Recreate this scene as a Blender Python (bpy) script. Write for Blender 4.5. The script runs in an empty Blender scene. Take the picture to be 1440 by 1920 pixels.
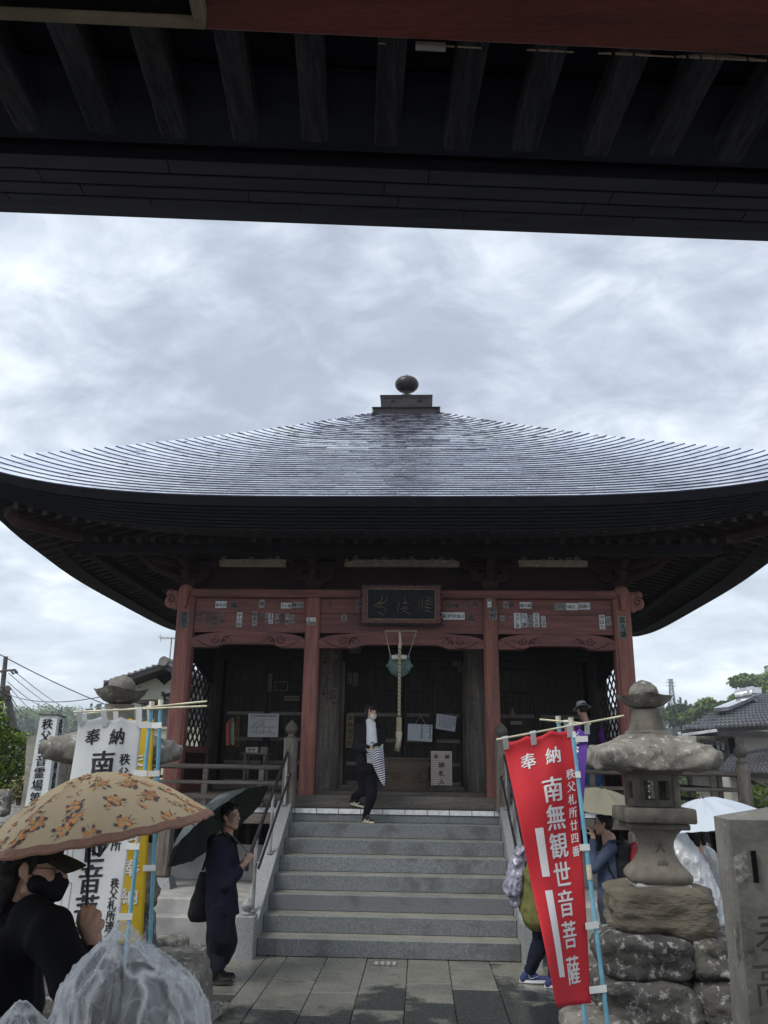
import bpy, bmesh, math, random
import numpy as np
from mathutils import Vector, Matrix, noise
random.seed(7)
sc = bpy.context.scene
COL = sc.collection
PI = math.pi

# ------------------------------------------------------------------ camera
CX, CD, CH = .327, 9.102, 1.8265
YAW, PITCH, ROLL, FPX = .0471, .2995, .0145, 1542.7
_cy, _sy, _cp, _sp = math.cos(YAW), math.sin(YAW), math.cos(PITCH), math.sin(PITCH)
FWD = Vector((-_sy*_cp, _cy*_cp, _sp)); _R = Vector((_cy, _sy, 0)); _U = _R.cross(FWD)
RT = math.cos(ROLL)*_R + math.sin(ROLL)*_U
UP = -math.sin(ROLL)*_R + math.cos(ROLL)*_U
CAMP = Vector((CX, -CD, CH))
cam = bpy.data.cameras.new('camera'); camo = bpy.data.objects.new('camera', cam); COL.objects.link(camo)
cam.sensor_fit = 'VERTICAL'; cam.sensor_height = 24; cam.lens = FPX/1920*24; cam.clip_end = 6000; cam.clip_start = .05
camo.matrix_world = Matrix(((RT.x, UP.x, -FWD.x, CAMP.x), (RT.y, UP.y, -FWD.y, CAMP.y), (RT.z, UP.z, -FWD.z, CAMP.z), (0, 0, 0, 1)))
sc.camera = camo

def P(x, y, Y=None, Z=None, X=None):
    """where in the place the sight line through photo pixel x, y meets a plane (measuring aid)"""
    d = (x-720)/FPX*RT - (y-960)/FPX*UP + FWD
    k = (Y-CAMP.y)/d.y if Y is not None else ((Z-CAMP.z)/d.z if Z is not None else (X-CAMP.x)/d.x)
    return CAMP + k*d

# ------------------------------------------------------------------ world, sun, exposure
SUN_EL, SUN_AZ = 52, 230      # sun high behind the camera's left, veiled by cloud
w = bpy.data.worlds.new('World'); sc.world = w; w.use_nodes = True
nt = w.node_tree; nt.nodes.clear(); N = nt.nodes.new; L = nt.links.new
sky = N('ShaderNodeTexSky'); sky.sky_type = 'NISHITA'; sky.sun_disc = False
sky.sun_elevation = math.radians(SUN_EL); sky.sun_rotation = math.radians(SUN_AZ); sky.air_density = 1.3; sky.dust_density = 2.0
bg1 = N('ShaderNodeBackground'); bg1.inputs[1].default_value = .10; L(sky.outputs[0], bg1.inputs[0])
tc = N('ShaderNodeTexCoord')
sep = N('ShaderNodeSeparateXYZ'); L(tc.outputs['Generated'], sep.inputs[0])
zz = N('ShaderNodeMath'); zz.operation = 'MAXIMUM'; zz.inputs[1].default_value = 0.0; L(sep.outputs[2], zz.inputs[0])
za = N('ShaderNodeMath'); za.operation = 'ADD'; za.inputs[1].default_value = .22; L(zz.outputs[0], za.inputs[0])
dx = N('ShaderNodeMath'); dx.operation = 'DIVIDE'; L(sep.outputs[0], dx.inputs[0]); L(za.outputs[0], dx.inputs[1])
dy = N('ShaderNodeMath'); dy.operation = 'DIVIDE'; L(sep.outputs[1], dy.inputs[0]); L(za.outputs[0], dy.inputs[1])
cmb = N('ShaderNodeCombineXYZ'); L(dx.outputs[0], cmb.inputs[0]); L(dy.outputs[0], cmb.inputs[1])
def wnoise(scale, detail, rough, dist, off, rot=0, sx=1, sy=1):
    mp = N('ShaderNodeMapping'); mp.inputs['Location'].default_value = off; mp.inputs['Rotation'].default_value = (0, 0, rot); mp.inputs['Scale'].default_value = (sx, sy, 1)
    L(cmb.outputs[0], mp.inputs[0]); n = N('ShaderNodeTexNoise'); n.inputs['Scale'].default_value = scale
    n.inputs['Detail'].default_value = detail; n.inputs['Roughness'].default_value = rough; n.inputs['Distortion'].default_value = dist
    L(mp.outputs[0], n.inputs['Vector']); return n.outputs[0]
n1 = wnoise(1.15, 9, .60, .35, (3.1, 1.7, 0), .5, 1, 1.25)
n2 = wnoise(5.2, 8, .6, .4, (7.3, 2.2, 4), .5, 1, 1.1)
mixn = N('ShaderNodeMath'); mixn.operation = 'MULTIPLY_ADD'; mixn.inputs[1].default_value = .36; L(n2, mixn.inputs[0])
sc1 = N('ShaderNodeMath'); sc1.operation = 'MULTIPLY'; sc1.inputs[1].default_value = .64; L(n1, sc1.inputs[0]); L(sc1.outputs[0], mixn.inputs[2])
cr = N('ShaderNodeValToRGB'); L(mixn.outputs[0], cr.inputs[0])
cr.color_ramp.interpolation = 'B_SPLINE'
el = cr.color_ramp.elements; el[0].position = .39; el[0].color = (.25, .285, .345, 1); el[1].position = .635; el[1].color = (.80, .86, .93, 1)
e = el.new(.475); e.color = (.385, .425, .49, 1); e = el.new(.555); e.color = (.55, .595, .655, 1)
# paler, slightly bluer towards the horizon
hz = N('ShaderNodeMapRange'); hz.inputs[1].default_value = 0; hz.inputs[2].default_value = .34; hz.inputs[3].default_value = .45; hz.inputs[4].default_value = 0
L(zz.outputs[0], hz.inputs[0])
mxh = N('ShaderNodeMix'); mxh.data_type = 'RGBA'; L(hz.outputs[0], mxh.inputs[0]); L(cr.outputs[0], mxh.inputs[6]); mxh.inputs[7].default_value = (.60, .70, .78, 1)
bg2 = N('ShaderNodeBackground'); bg2.inputs[1].default_value = 1.0; L(mxh.outputs[2], bg2.inputs[0])
ms = N('ShaderNodeMixShader'); ms.inputs[0].default_value = .9; L(bg1.outputs[0], ms.inputs[1]); L(bg2.outputs[0], ms.inputs[2])
wo = N('ShaderNodeOutputWorld'); L(ms.outputs[0], wo.inputs[0])
sun = bpy.data.lights.new('sun', 'SUN'); sun.energy = 1.5; sun.angle = math.radians(28); sun.color = (1, .96, .9)
suno = bpy.data.objects.new('sun', sun); COL.objects.link(suno)
_az = math.radians(SUN_AZ)
_sd = Vector((math.sin(_az)*math.cos(math.radians(SUN_EL)), math.cos(_az)*math.cos(math.radians(SUN_EL)), math.sin(math.radians(SUN_EL))))
suno.rotation_euler = _sd.to_track_quat('Z', 'Y').to_euler()
vs = sc.view_settings; sc.display_settings.display_device = 'sRGB'
vs.view_transform = 'Standard'; vs.look = 'None'; vs.gamma = 1; vs.exposure = .88; vs.use_curve_mapping = False
sc.cycles.max_bounces = 6; sc.cycles.transparent_max_bounces = 10; sc.cycles.use_denoising = True
sc.cycles.sample_clamp_indirect = 4

# ------------------------------------------------------------------ materials
MATS = {}
def mat(name, col, rough=.7, col2=None, scale=5., var=.6, bump=.25, bscale=30., stretch=(1, 1, 1), metal=0., coat=0., spec=.5, spots=None, detail=6, bdist=.01, edge=.5, alpha=None, sheen=0, grain=0):
    """procedural surface: two tones blended by noise, fine relief, optional lichen-like spots (colour, scale, threshold)"""
    if name in MATS: return MATS[name]
    m = bpy.data.materials.new(name); m.use_nodes = True; nt = m.node_tree; nd = nt.nodes; ln = nt.links
    b = nd['Principled BSDF']; tc = nd.new('ShaderNodeTexCoord'); oi = nd.new('ShaderNodeObjectInfo')
    ml = nd.new('ShaderNodeVectorMath'); ml.operation = 'MULTIPLY_ADD'; ml.inputs[1].default_value = (17, 13, 11)
    ln.new(oi.outputs['Random'], ml.inputs[0]); ln.new(tc.outputs['Object'], ml.inputs[2])
    mp = nd.new('ShaderNodeMapping'); mp.inputs['Scale'].default_value = stretch; ln.new(ml.outputs[0], mp.inputs[0])
    n = nd.new('ShaderNodeTexNoise'); n.inputs['Scale'].default_value = scale; n.inputs['Detail'].default_value = detail; n.inputs['Roughness'].default_value = .6
    ln.new(mp.outputs[0], n.inputs['Vector'])
    c2 = col2 or tuple(c*(1-var*.6) for c in col)
    r = nd.new('ShaderNodeMapRange'); r.inputs[1].default_value = .5-.2*edge; r.inputs[2].default_value = .5+.2*edge; r.clamp = True; ln.new(n.outputs[0], r.inputs[0])
    mx = nd.new('ShaderNodeMix'); mx.data_type = 'RGBA'; mx.inputs[6].default_value = (*c2, 1); mx.inputs[7].default_value = (*col, 1); ln.new(r.outputs[0], mx.inputs[0])
    # small per-object lightness change
    hv = nd.new('ShaderNodeHueSaturation'); mr = nd.new('ShaderNodeMapRange'); mr.inputs[3].default_value = .88; mr.inputs[4].default_value = 1.12
    ln.new(oi.outputs['Random'], mr.inputs[0]); ln.new(mr.outputs[0], hv.inputs['Value']); ln.new(mx.outputs[2], hv.inputs['Color'])
    out = hv.outputs[0]
    n3 = nd.new('ShaderNodeTexNoise'); n3.inputs['Scale'].default_value = bscale; n3.inputs['Detail'].default_value = 5; ln.new(mp.outputs[0], n3.inputs['Vector'])
    if grain:
        g = nd.new('ShaderNodeMix'); g.data_type = 'RGBA'; g.blend_type = 'MULTIPLY'; g.inputs[0].default_value = grain
        gr = nd.new('ShaderNodeMapRange'); gr.inputs[1].default_value = .35; gr.inputs[2].default_value = .65; gr.inputs[3].default_value = .3; gr.inputs[4].default_value = 1.5
        ln.new(n3.outputs[0], gr.inputs[0]); ln.new(out, g.inputs[6]); ln.new(gr.outputs[0], g.inputs[7]); out = g.outputs[2]
    for k, (scol, ssc, th) in enumerate(spots or []):
        v = nd.new('ShaderNodeTexNoise'); v.inputs['Scale'].default_value = ssc; v.inputs['Detail'].default_value = 10; v.inputs['Roughness'].default_value = .72; v.inputs['Distortion'].default_value = .1
        mp2 = nd.new('ShaderNodeMapping'); mp2.inputs['Location'].default_value = (k*7.3+2, k*3.1, k*5.7); ln.new(ml.outputs[0], mp2.inputs[0]); ln.new(mp2.outputs[0], v.inputs['Vector'])
        rr = nd.new('ShaderNodeMapRange'); rr.inputs[1].default_value = th; rr.inputs[2].default_value = th+.085; rr.inputs[4].default_value = .85; ln.new(v.outputs[0], rr.inputs[0])
        m2 = nd.new('ShaderNodeMix'); m2.data_type = 'RGBA'; m2.inputs[7].default_value = (*scol, 1); ln.new(rr.outputs[0], m2.inputs[0]); ln.new(out, m2.inputs[6]); out = m2.outputs[2]
    ln.new(out, b.inputs['Base Color'])
    rm = nd.new('ShaderNodeMapRange'); rm.inputs[3].default_value = max(.02, rough-.1); rm.inputs[4].default_value = min(1, rough+.1); ln.new(n3.outputs[0], rm.inputs[0]); ln.new(rm.outputs[0], b.inputs['Roughness'])
    if bump:
        bp = nd.new('ShaderNodeBump'); bp.inputs['Strength'].default_value = bump; bp.inputs['Distance'].default_value = bdist; ln.new(n3.outputs[0], bp.inputs['Height']); ln.new(bp.outputs[0], b.inputs['Normal'])
    b.inputs['Metallic'].default_value = metal; b.inputs['Coat Weight'].default_value = coat; b.inputs['Coat Roughness'].default_value = .12; b.inputs['Specular IOR Level'].default_value = spec if max(col) > .07 or spec != .5 else .22
    if sheen: b.inputs['Sheen Weight'].default_value = sheen
    MATS[name] = m; return m

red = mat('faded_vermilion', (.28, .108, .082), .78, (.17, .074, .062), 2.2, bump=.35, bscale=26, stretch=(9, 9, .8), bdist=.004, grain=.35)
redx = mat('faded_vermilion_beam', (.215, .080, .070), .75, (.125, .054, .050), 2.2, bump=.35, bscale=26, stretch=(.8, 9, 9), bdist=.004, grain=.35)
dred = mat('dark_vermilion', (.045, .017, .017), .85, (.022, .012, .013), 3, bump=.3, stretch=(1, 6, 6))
gatered = mat('gate_red_paint', (.19, .046, .034), .6, (.12, .034, .027), 1.6, bump=.4, bscale=20, stretch=(1.2, 8, 8), bdist=.004, grain=.3)
carve = mat('carving_groove', (.045, .02, .02), .9)
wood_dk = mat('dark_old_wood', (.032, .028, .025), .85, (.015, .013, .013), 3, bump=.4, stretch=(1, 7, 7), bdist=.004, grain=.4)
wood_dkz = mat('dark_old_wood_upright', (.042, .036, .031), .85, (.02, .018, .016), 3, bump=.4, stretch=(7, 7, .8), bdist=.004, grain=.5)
wood_gz = mat('weathered_grey_wood', (.20, .17, .14), .8, (.07, .058, .05), 2.2, bump=.5, bscale=22, stretch=(9, 9, .7), bdist=.006, grain=.6, edge=.9)
wood_gx = mat('weathered_grey_board', (.165, .14, .118), .75, (.075, .064, .055), 2.4, bump=.5, bscale=22, stretch=(.8, 9, 9), bdist=.005, grain=.5, edge=.9)
wood_br = mat('brown_plank', (.13, .09, .058), .7, (.08, .058, .04), 2.4, bump=.4, stretch=(.8, 9, 9), bdist=.004, grain=.4)
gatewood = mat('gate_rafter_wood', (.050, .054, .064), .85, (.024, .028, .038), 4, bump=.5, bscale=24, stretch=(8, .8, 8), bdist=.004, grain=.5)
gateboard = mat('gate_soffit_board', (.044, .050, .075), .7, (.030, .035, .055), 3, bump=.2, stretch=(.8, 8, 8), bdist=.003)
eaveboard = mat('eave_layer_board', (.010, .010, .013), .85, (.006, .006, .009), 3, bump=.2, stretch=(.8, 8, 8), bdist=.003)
plate_edge = mat('shaded_plate_edge', (.016, .016, .034), .6, bump=0)  # same copper; the shade between courses is put into the edge colour
copper = mat('wet_copper_plate', (.86, .91, 1.0), .24, (.74, .79, .92), 1.6, bump=.06, bscale=7, bdist=.004, metal=.94, spec=.6, edge=.6)
def mottle(m):
    """dark, broken marks, denser towards the top"""
    nt = m.node_tree; nd = nt.nodes; ln = nt.links; b = nd['Principled BSDF']; src = b.inputs['Base Color'].links[0].from_socket; gm = nd.new('ShaderNodeNewGeometry')
    mp = nd.new('ShaderNodeMapping'); mp.inputs['Scale'].default_value = (2.2, 2.2, 7); ln.new(gm.outputs['Position'], mp.inputs[0]); n = nd.new('ShaderNodeTexNoise'); n.inputs['Scale'].default_value = 2.2; n.inputs['Detail'].default_value = 7; n.inputs['Roughness'].default_value = .68; ln.new(mp.outputs[0], n.inputs['Vector'])
    sp_ = nd.new('ShaderNodeSeparateXYZ'); ln.new(gm.outputs['Position'], sp_.inputs[0]); zr = nd.new('ShaderNodeMapRange'); zr.inputs[1].default_value = 5.6; zr.inputs[2].default_value = 7.9; zr.inputs[3].default_value = 0; zr.inputs[4].default_value = .15; ln.new(sp_.outputs[2], zr.inputs[0])
    ad = nd.new('ShaderNodeMath'); ad.operation = 'ADD'; ln.new(n.outputs[0], ad.inputs[0]); ln.new(zr.outputs[0], ad.inputs[1]); r = nd.new('ShaderNodeMapRange'); r.inputs[1].default_value = .625; r.inputs[2].default_value = .68; ln.new(ad.outputs[0], r.inputs[0])
    mx = nd.new('ShaderNodeMix'); mx.data_type = 'RGBA'; ln.new(r.outputs[0], mx.inputs[0]); ln.new(src, mx.inputs[6]); mx.inputs[7].default_value = (.05, .035, .075, 1); ln.new(mx.outputs[2], b.inputs['Base Color'])
mottle(copper)
copperdk = mat('dark_copper', (.035, .026, .027), .35, (.02, .016, .018), 5, bump=.1, coat=.2)
granite = mat('granite', (.20, .215, .225), .5, (.085, .093, .10), 95, bump=.25, bscale=90, bdist=.002, detail=8, edge=.55, coat=.15, spots=[((.085, .09, .085), 1.7, .53)])
granite_lt = mat('light_granite', (.33, .345, .35), .55, (.17, .18, .185), 80, bump=.25, bscale=90, bdist=.002, detail=8, edge=.6)
concrete = mat('concrete', (.36, .355, .335), .8, (.25, .245, .235), 3, bump=.3, bscale=60, bdist=.003)
stone_old = mat('old_lichened_stone', (.22, .205, .175), .85, (.085, .075, .064), 7, bump=.8, bscale=26, bdist=.012, edge=1,
                spots=[((.045, .042, .038), 5, .54), ((.40, .40, .37), 17, .55), ((.30, .30, .28), 5, .62), ((.20, .12, .07), 6, .64)])
stone_lant = mat('lantern_stone', (.20, .175, .14), .9, (.075, .068, .058), 5, bump=.6, bscale=34, bdist=.008, edge=1,
                 spots=[((.06, .055, .05), 4, .60), ((.36, .35, .32), 8, .66)])
stone_rock = mat('lichened_rock', (.115, .105, .09), .85, (.035, .033, .03), 4, bump=1, bscale=15, bdist=.02, edge=1,
                 spots=[((.03, .028, .026), 6, .52), ((.42, .42, .39), 15, .545), ((.30, .30, .28), 4.5, .60), ((.10, .08, .05), 3, .62)])
stone_brn = mat('brown_base_rock', (.165, .14, .10), .9, (.07, .06, .045), 5, bump=1, bscale=13, bdist=.02, stretch=(1, 1, 3), edge=.9,
                spots=[((.33, .32, .28), 5, .66)])
stone_grey = mat('grey_inscribed_stone', (.28, .265, .225), .85, (.14, .135, .115), 5, bump=.7, bscale=30, bdist=.008, edge=.9,
                 spots=[((.035, .034, .032), 4, .60), ((.50, .49, .44), 9, .60)])
white_paint = mat('white_paint', (.78, .79, .79), .6, (.62, .63, .63), 14, bump=.2, spots=[((.10, .10, .10), 16, .69)])
iron = mat('dark_rail', (.03, .03, .035), .35, coat=.3)
steel = mat('brushed_steel', (.45, .44, .42), .35, metal=.8)
paper = mat('paper', (.62, .64, .66), .8, var=.12, bump=0)
paper_old = mat('old_paper', (.36, .36, .35), .85, (.18, .17, .165), 25, bump=.1, edge=1)
paper_fade = mat('faded_paper', (.20, .15, .14), .9, (.10, .06, .055), 30, bump=.1, edge=1)
ink = mat('ink', (.02, .02, .025), .7, bump=0)
ink_soft = mat('faded_ink', (.045, .042, .045), .8, bump=0)
gold = mat('dull_gold', (.30, .27, .20), .5, metal=.3, bump=0)
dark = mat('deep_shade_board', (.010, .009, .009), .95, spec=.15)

# ------------------------------------------------------------------ mesh helpers
OFF = {}
class MB:
    """collects shapes that become ONE mesh object"""
    def __init__(s): s.v = []; s.f = []; s.mi = []; s.m = 0
    def add(s, vs, fs, xf=None):
        o = len(s.v); s.v += [tuple(xf @ Vector(p)) if xf else tuple(p) for p in vs]
        s.f += [tuple(i+o for i in f) for f in fs]; s.mi += [s.m]*len(fs); return s
    def box(s, x0, x1, y0, y1, z0, z1, xf=None, b=0.):
        if b > 0:
            b = min(b, (x1-x0)*.45, (y1-y0)*.45, (z1-z0)*.45); bm = bmesh.new()
            bmesh.ops.create_cube(bm, size=1)
            for v in bm.verts: v.co = Vector(((x0+x1)/2+v.co.x*(x1-x0), (y0+y1)/2+v.co.y*(y1-y0), (z0+z1)/2+v.co.z*(z1-z0)))
            bmesh.ops.bevel(bm, geom=bm.edges[:], offset=b, segments=1, affect='EDGES'); bm.verts.index_update()
            s.add([v.co.copy() for v in bm.verts], [[v.index for v in f.verts] for f in bm.faces], xf); bm.free(); return s
        return s.add([(x, y, z) for z in (z0, z1) for y in (y0, y1) for x in (x0, x1)],
                     [(0, 2, 3, 1), (4, 5, 7, 6), (0, 1, 5, 4), (2, 6, 7, 3), (0, 4, 6, 2), (1, 3, 7, 5)], xf)
    def hexa(s, bot, top):
        """box from four bottom and four top corners, both going round the same way"""
        return s.add(list(bot)+list(top), [(3, 2, 1, 0), (4, 5, 6, 7)]+[(i, (i+1) % 4, 4+(i+1) % 4, 4+i) for i in range(4)])
    def prism(s, poly, h0, h1, axis='z', xf=None):
        n = len(poly)
        def q(p, h): return (p[0], p[1], h) if axis == 'z' else ((p[0], h, p[1]) if axis == 'y' else (h, p[0], p[1]))
        return s.add([q(p, h0) for p in poly]+[q(p, h1) for p in poly], [tuple(range(n))[::-1], tuple(range(n, 2*n))]+[(i, (i+1) % n, n+(i+1) % n, n+i) for i in range(n)], xf)
    def tube(s, pts, r, n=8, cap=True, flat=None):
        pts = [Vector(p) for p in pts]; rs = r if isinstance(r, (list, tuple)) else [r]*len(pts); vs = []; fs = []; u = None
        for i, p in enumerate(pts):
            t = (pts[min(i+1, len(pts)-1)]-pts[max(i-1, 0)])
            t = t.normalized() if t.length > 1e-9 else Vector((0, 0, 1))
            if u is None: u = t.cross(Vector((0, 0, 1)) if abs(t.z) < .9 else Vector((1, 0, 0))).normalized()
            else: u = (u-t*u.dot(t)); u = u.normalized() if u.length > 1e-6 else t.orthogonal().normalized()
            v2 = t.cross(u)
            for k in range(n):
                a = 2*PI*k/n; vs.append(p+(u*math.cos(a)+v2*math.sin(a)*(flat or 1))*rs[i])
        for i in range(len(pts)-1):
            for k in range(n): fs.append((i*n+k, i*n+(k+1) % n, (i+1)*n+(k+1) % n, (i+1)*n+k))
        if cap: fs += [tuple(range(n))[::-1], tuple(range((len(pts)-1)*n, len(pts)*n))]
        return s.add(vs, fs)
    def lathe(s, prof, c=(0, 0, 0), n=20, xf=None, lobes=None):
        """prof: (radius, height) from bottom up"""
        vs = []; fs = []
        for (r, z) in prof:
            for k in range(n):
                a = 2*PI*k/n+PI/n; q = lobes(a, r, z) if lobes else (r, z); vs.append((c[0]+q[0]*math.cos(a), c[1]+q[0]*math.sin(a), c[2]+q[1]))
        for i in range(len(prof)-1):
            for k in range(n): fs.append((i*n+k, i*n+(k+1) % n, (i+1)*n+(k+1) % n, (i+1)*n+k))
        fs += [tuple(range(n))[::-1], tuple(range((len(prof)-1)*n, len(prof)*n))]
        return s.add(vs, fs, xf)
    def ell(s, c, r, n=12, m=8, xf=None):
        vs = [(c[0], c[1], c[2]-r[2])]; fs = []
        for i in range(1, m):
            t = -PI/2+PI*i/m
            for k in range(n):
                a = 2*PI*k/n; vs.append((c[0]+r[0]*math.cos(t)*math.cos(a), c[1]+r[1]*math.cos(t)*math.sin(a), c[2]+r[2]*math.sin(t)))
        vs.append((c[0], c[1], c[2]+r[2])); e = len(vs)-1
        for k in range(n): fs.append((0, 1+(k+1) % n, 1+k)); fs.append((e, e-n+k, e-n+(k+1) % n))
        for i in range(m-2):
            for k in range(n): a = 1+i*n; fs.append((a+k, a+(k+1) % n, a+n+(k+1) % n, a+n+k))
        return s.add(vs, fs, xf)
    def cap(s, a, b, ra, rb, n=12):
        a = Vector(a); b = Vector(b); s.tube([a, b], [ra, rb], n); s.ell(a, (ra,)*3, n, 8); s.ell(b, (rb,)*3, n, 8); return s
    def grid(s, fn, nu, nv, closed=False):
        vs = [fn(i/nu, j/nv) for j in range(nv+1) for i in range(nu+1)]
        return s.add(vs, [(j*(nu+1)+i, j*(nu+1)+i+1, (j+1)*(nu+1)+i+1, (j+1)*(nu+1)+i) for j in range(nv) for i in range(nu)])
    def sheet(s, fn, nu, nv, th):
        """grid with thickness th along its own normals"""
        vs = [Vector(fn(i/nu, j/nv)) for j in range(nv+1) for i in range(nu+1)]; W = nu+1; nr = []
        for j in range(nv+1):
            for i in range(W):
                a = vs[j*W+min(i+1, nu)]-vs[j*W+max(i-1, 0)]; b = vs[min(j+1, nv)*W+i]-vs[max(j-1, 0)*W+i]; c = a.cross(b); nr.append(c.normalized() if c.length > 0 else Vector((0, 0, 1)))
        v2 = [p-n*th for p, n in zip(vs, nr)]; o = len(vs)
        fs = [(j*W+i, j*W+i+1, (j+1)*W+i+1, (j+1)*W+i) for j in range(nv) for i in range(nu)]
        fs += [(o+f[3], o+f[2], o+f[1], o+f[0]) for f in fs]
        for i in range(nu): fs += [(i+1, i, o+i, o+i+1), (nv*W+i, nv*W+i+1, o+nv*W+i+1, o+nv*W+i)]
        for j in range(nv): fs += [(j*W, (j+1)*W, o+(j+1)*W, o+j*W), ((j+1)*W+nu, j*W+nu, o+j*W+nu, o+(j+1)*W+nu)]
        return s.add(vs+v2, fs)
    def build(s, name, m, parent=None, smooth=False, off=None, keep=False):
        me = bpy.data.meshes.new(name); o = bpy.data.objects.new(name, me)
        org = Vector(off) if off is not None else (OFF[parent.name] if parent else Vector((0, 0, 0)))
        me.from_pydata([tuple(Vector(p)-org) for p in s.v], [], s.f)
        for mm in (m if isinstance(m, (list, tuple)) else [m]): me.materials.append(mm)
        if max(s.mi, default=0) > 0: me.polygons.foreach_set('material_index', s.mi)
        if not keep:
            bm = bmesh.new(); bm.from_mesh(me); bmesh.ops.recalc_face_normals(bm, faces=bm.faces); bm.to_mesh(me); bm.free()
        if smooth:
            me.polygons.foreach_set('use_smooth', [True]*len(me.polygons))
            if smooth != 'all': me.set_sharp_from_angle(angle=math.radians(smooth if smooth is not True else 42))
        COL.objects.link(o)
        if parent:
            o.parent = parent
            if off is not None: o.location = org-OFF[parent.name]
        elif off is not None: o.location = org
        OFF[o.name] = org; return o
def tag(o, label=None, cat=None, group=None, kind=None):
    if label: o['label'] = label
    if cat: o['category'] = cat
    if group: o['group'] = group
    if kind: o['kind'] = kind
    return o
def thing(name, label, cat, loc, group=None):
    o = bpy.data.objects.new(name, None); COL.objects.link(o); o.location = loc; o.empty_display_size = .1
    OFF[o.name] = Vector(loc); return tag(o, label, cat, group)
def dup(o, parent, loc=None, rot=None, name=None):
    c = o.copy(); COL.objects.link(c); c.parent = parent
    if loc is not None: c.location = Vector(loc)-(OFF[parent.name] if parent else Vector((0, 0, 0)))
    if rot is not None: c.rotation_euler = rot
    OFF[c.name] = OFF[o.name]; return c
def box(name, m, parent, *a, b=.0, **k):
    q = MB(); q.box(*a, b=b); return q.build(name, m, parent, **k)
def nz(p, s=1., seed=0): return noise.noise(Vector((p[0]*s+seed*3.7, p[1]*s+seed*1.3, p[2]*s-seed*2.1)))
def blob(mb, name, m, parent, vox=.01, smooth=2, fn=None, off=None):
    """fuse the shapes of mb into one continuous skin"""
    me = bpy.data.meshes.new('tmp'); o = bpy.data.objects.new('tmp', me); me.from_pydata([tuple(p) for p in mb.v], [], mb.f); COL.objects.link(o)
    r = o.modifiers.new('r', 'REMESH'); r.mode = 'VOXEL'; r.voxel_size = vox
    if smooth: q = o.modifiers.new('s', 'SMOOTH'); q.iterations = smooth; q.factor = .6
    dg = bpy.context.evaluated_depsgraph_get(); m2 = bpy.data.meshes.new_from_object(o.evaluated_get(dg))
    bpy.data.objects.remove(o); bpy.data.meshes.remove(me)
    org = Vector(off) if off is not None else (OFF[parent.name] if parent else Vector((0, 0, 0)))
    vn = [v.normal.copy() for v in m2.vertices]
    for v, n in zip(m2.vertices, vn):
        c = v.co.copy()
        if fn: c = fn(c, n)
        v.co = c-org
    m2.materials.clear(); m2.materials.append(m); m2.polygons.foreach_set('use_smooth', [True]*len(m2.polygons)); m2.name = name
    m2.polygons.foreach_set('material_index', [0]*len(m2.polygons))
    ob = bpy.data.objects.new(name, m2); COL.objects.link(ob); ob.parent = parent; OFF[ob.name] = org
    if parent and off is not None: ob.location = org-OFF[parent.name]
    elif off is not None: ob.location = org
    return ob
def wrinkle(amp=.006, s=9., st=(1, 1, .5), seed=0):
    def f(c, n):
        q = Vector((c.x*st[0], c.y*st[1], c.z*st[2]))*s
        a = 1-abs(noise.noise(q+Vector((seed, 0, 0))))*2; b = noise.noise(q*2.3+Vector((0, seed, 3)))
        return c+n*(amp*(a-.6)+amp*.45*b)
    return f

# lettering: glyph outlines become flat meshes, mapped through any surface function
GC = {}
def glyph(ch, bold):
    k = (ch, round(bold, 3))
    if k not in GC:
        cu = bpy.data.curves.new('g', 'FONT'); cu.body = ch; cu.offset = bold; cu.resolution_u = 2; cu.align_x = 'LEFT'
        o = bpy.data.objects.new('g', cu); COL.objects.link(o)
        me = bpy.data.meshes.new_from_object(o.evaluated_get(bpy.context.evaluated_depsgraph_get()))
        vs = [(v.co.x, v.co.y) for v in me.vertices]; fs = [tuple(p.vertices) for p in me.polygons]
        bpy.data.objects.remove(o); bpy.data.curves.remove(cu); bpy.data.meshes.remove(me)
        GC[k] = (vs, fs)
    return GC[k]
def put_glyph(mb, ch, cx, cy, size, fn, bold=.02, sub=0, brush=0., sxy=(1, 1), _sh=False):
    """one character centred at cx, cy (2-D), fn maps 2-D to the place"""
    vs, fs = glyph(ch, 0)
    if not vs: return
    if bold and not _sh:     # heavier strokes: shifted layers, each a hair in front of the last
        for j, (ox, oy) in enumerate(((-.026, -.010), (.026, .010), (0, 0))[:3 if brush else 2]):
            g_ = (lambda j_: (lambda a, b: Vector(fn(a, b))+Vector((0, -.0005*j_, 0))))(j)
            put_glyph(mb, ch, cx+ox*size, cy+oy*size, size, g_, 0, sub, brush, sxy, True)
        return
    xs = [v[0] for v in vs]; ys = [v[1] for v in vs]; mx = .5*(max(xs)+min(xs)); my = .5*(max(ys)+min(ys)) if ord(ch) > 127 else .36
    s = size/.95
    q = []
    for (a, b) in vs:
        a -= mx; b -= my
        if brush:
            a2 = a+brush*.035*noise.noise(Vector((a*6, b*6, ord(ch) % 97))); b2 = b+brush*(.05*noise.noise(Vector((a*5, b*5, 9+ord(ch) % 89)))+.10*a)
            a, b = a2, b2
        q.append((cx+a*s*sxy[0], cy+b*s*sxy[1]))
    if sub:
        bm = bmesh.new(); bv = [bm.verts.new((a, b, 0)) for a, b in q]
        for f in fs:
            try: bm.faces.new([bv[i] for i in f])
            except ValueError: pass
        bmesh.ops.triangulate(bm, faces=bm.faces)
        for _ in range(sub):
            le = [e for e in bm.edges if e.calc_length() > size*.16]
            if le: bmesh.ops.subdivide_edges(bm, edges=le, cuts=1); bmesh.ops.triangulate(bm, faces=bm.faces)
        bm.verts.index_update(); q = [(v.co.x, v.co.y) for v in bm.verts]; fs = [[v.index for v in f.verts] for f in bm.faces]; bm.free()
    mb.add([fn(a, b) for a, b in q], fs)
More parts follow.
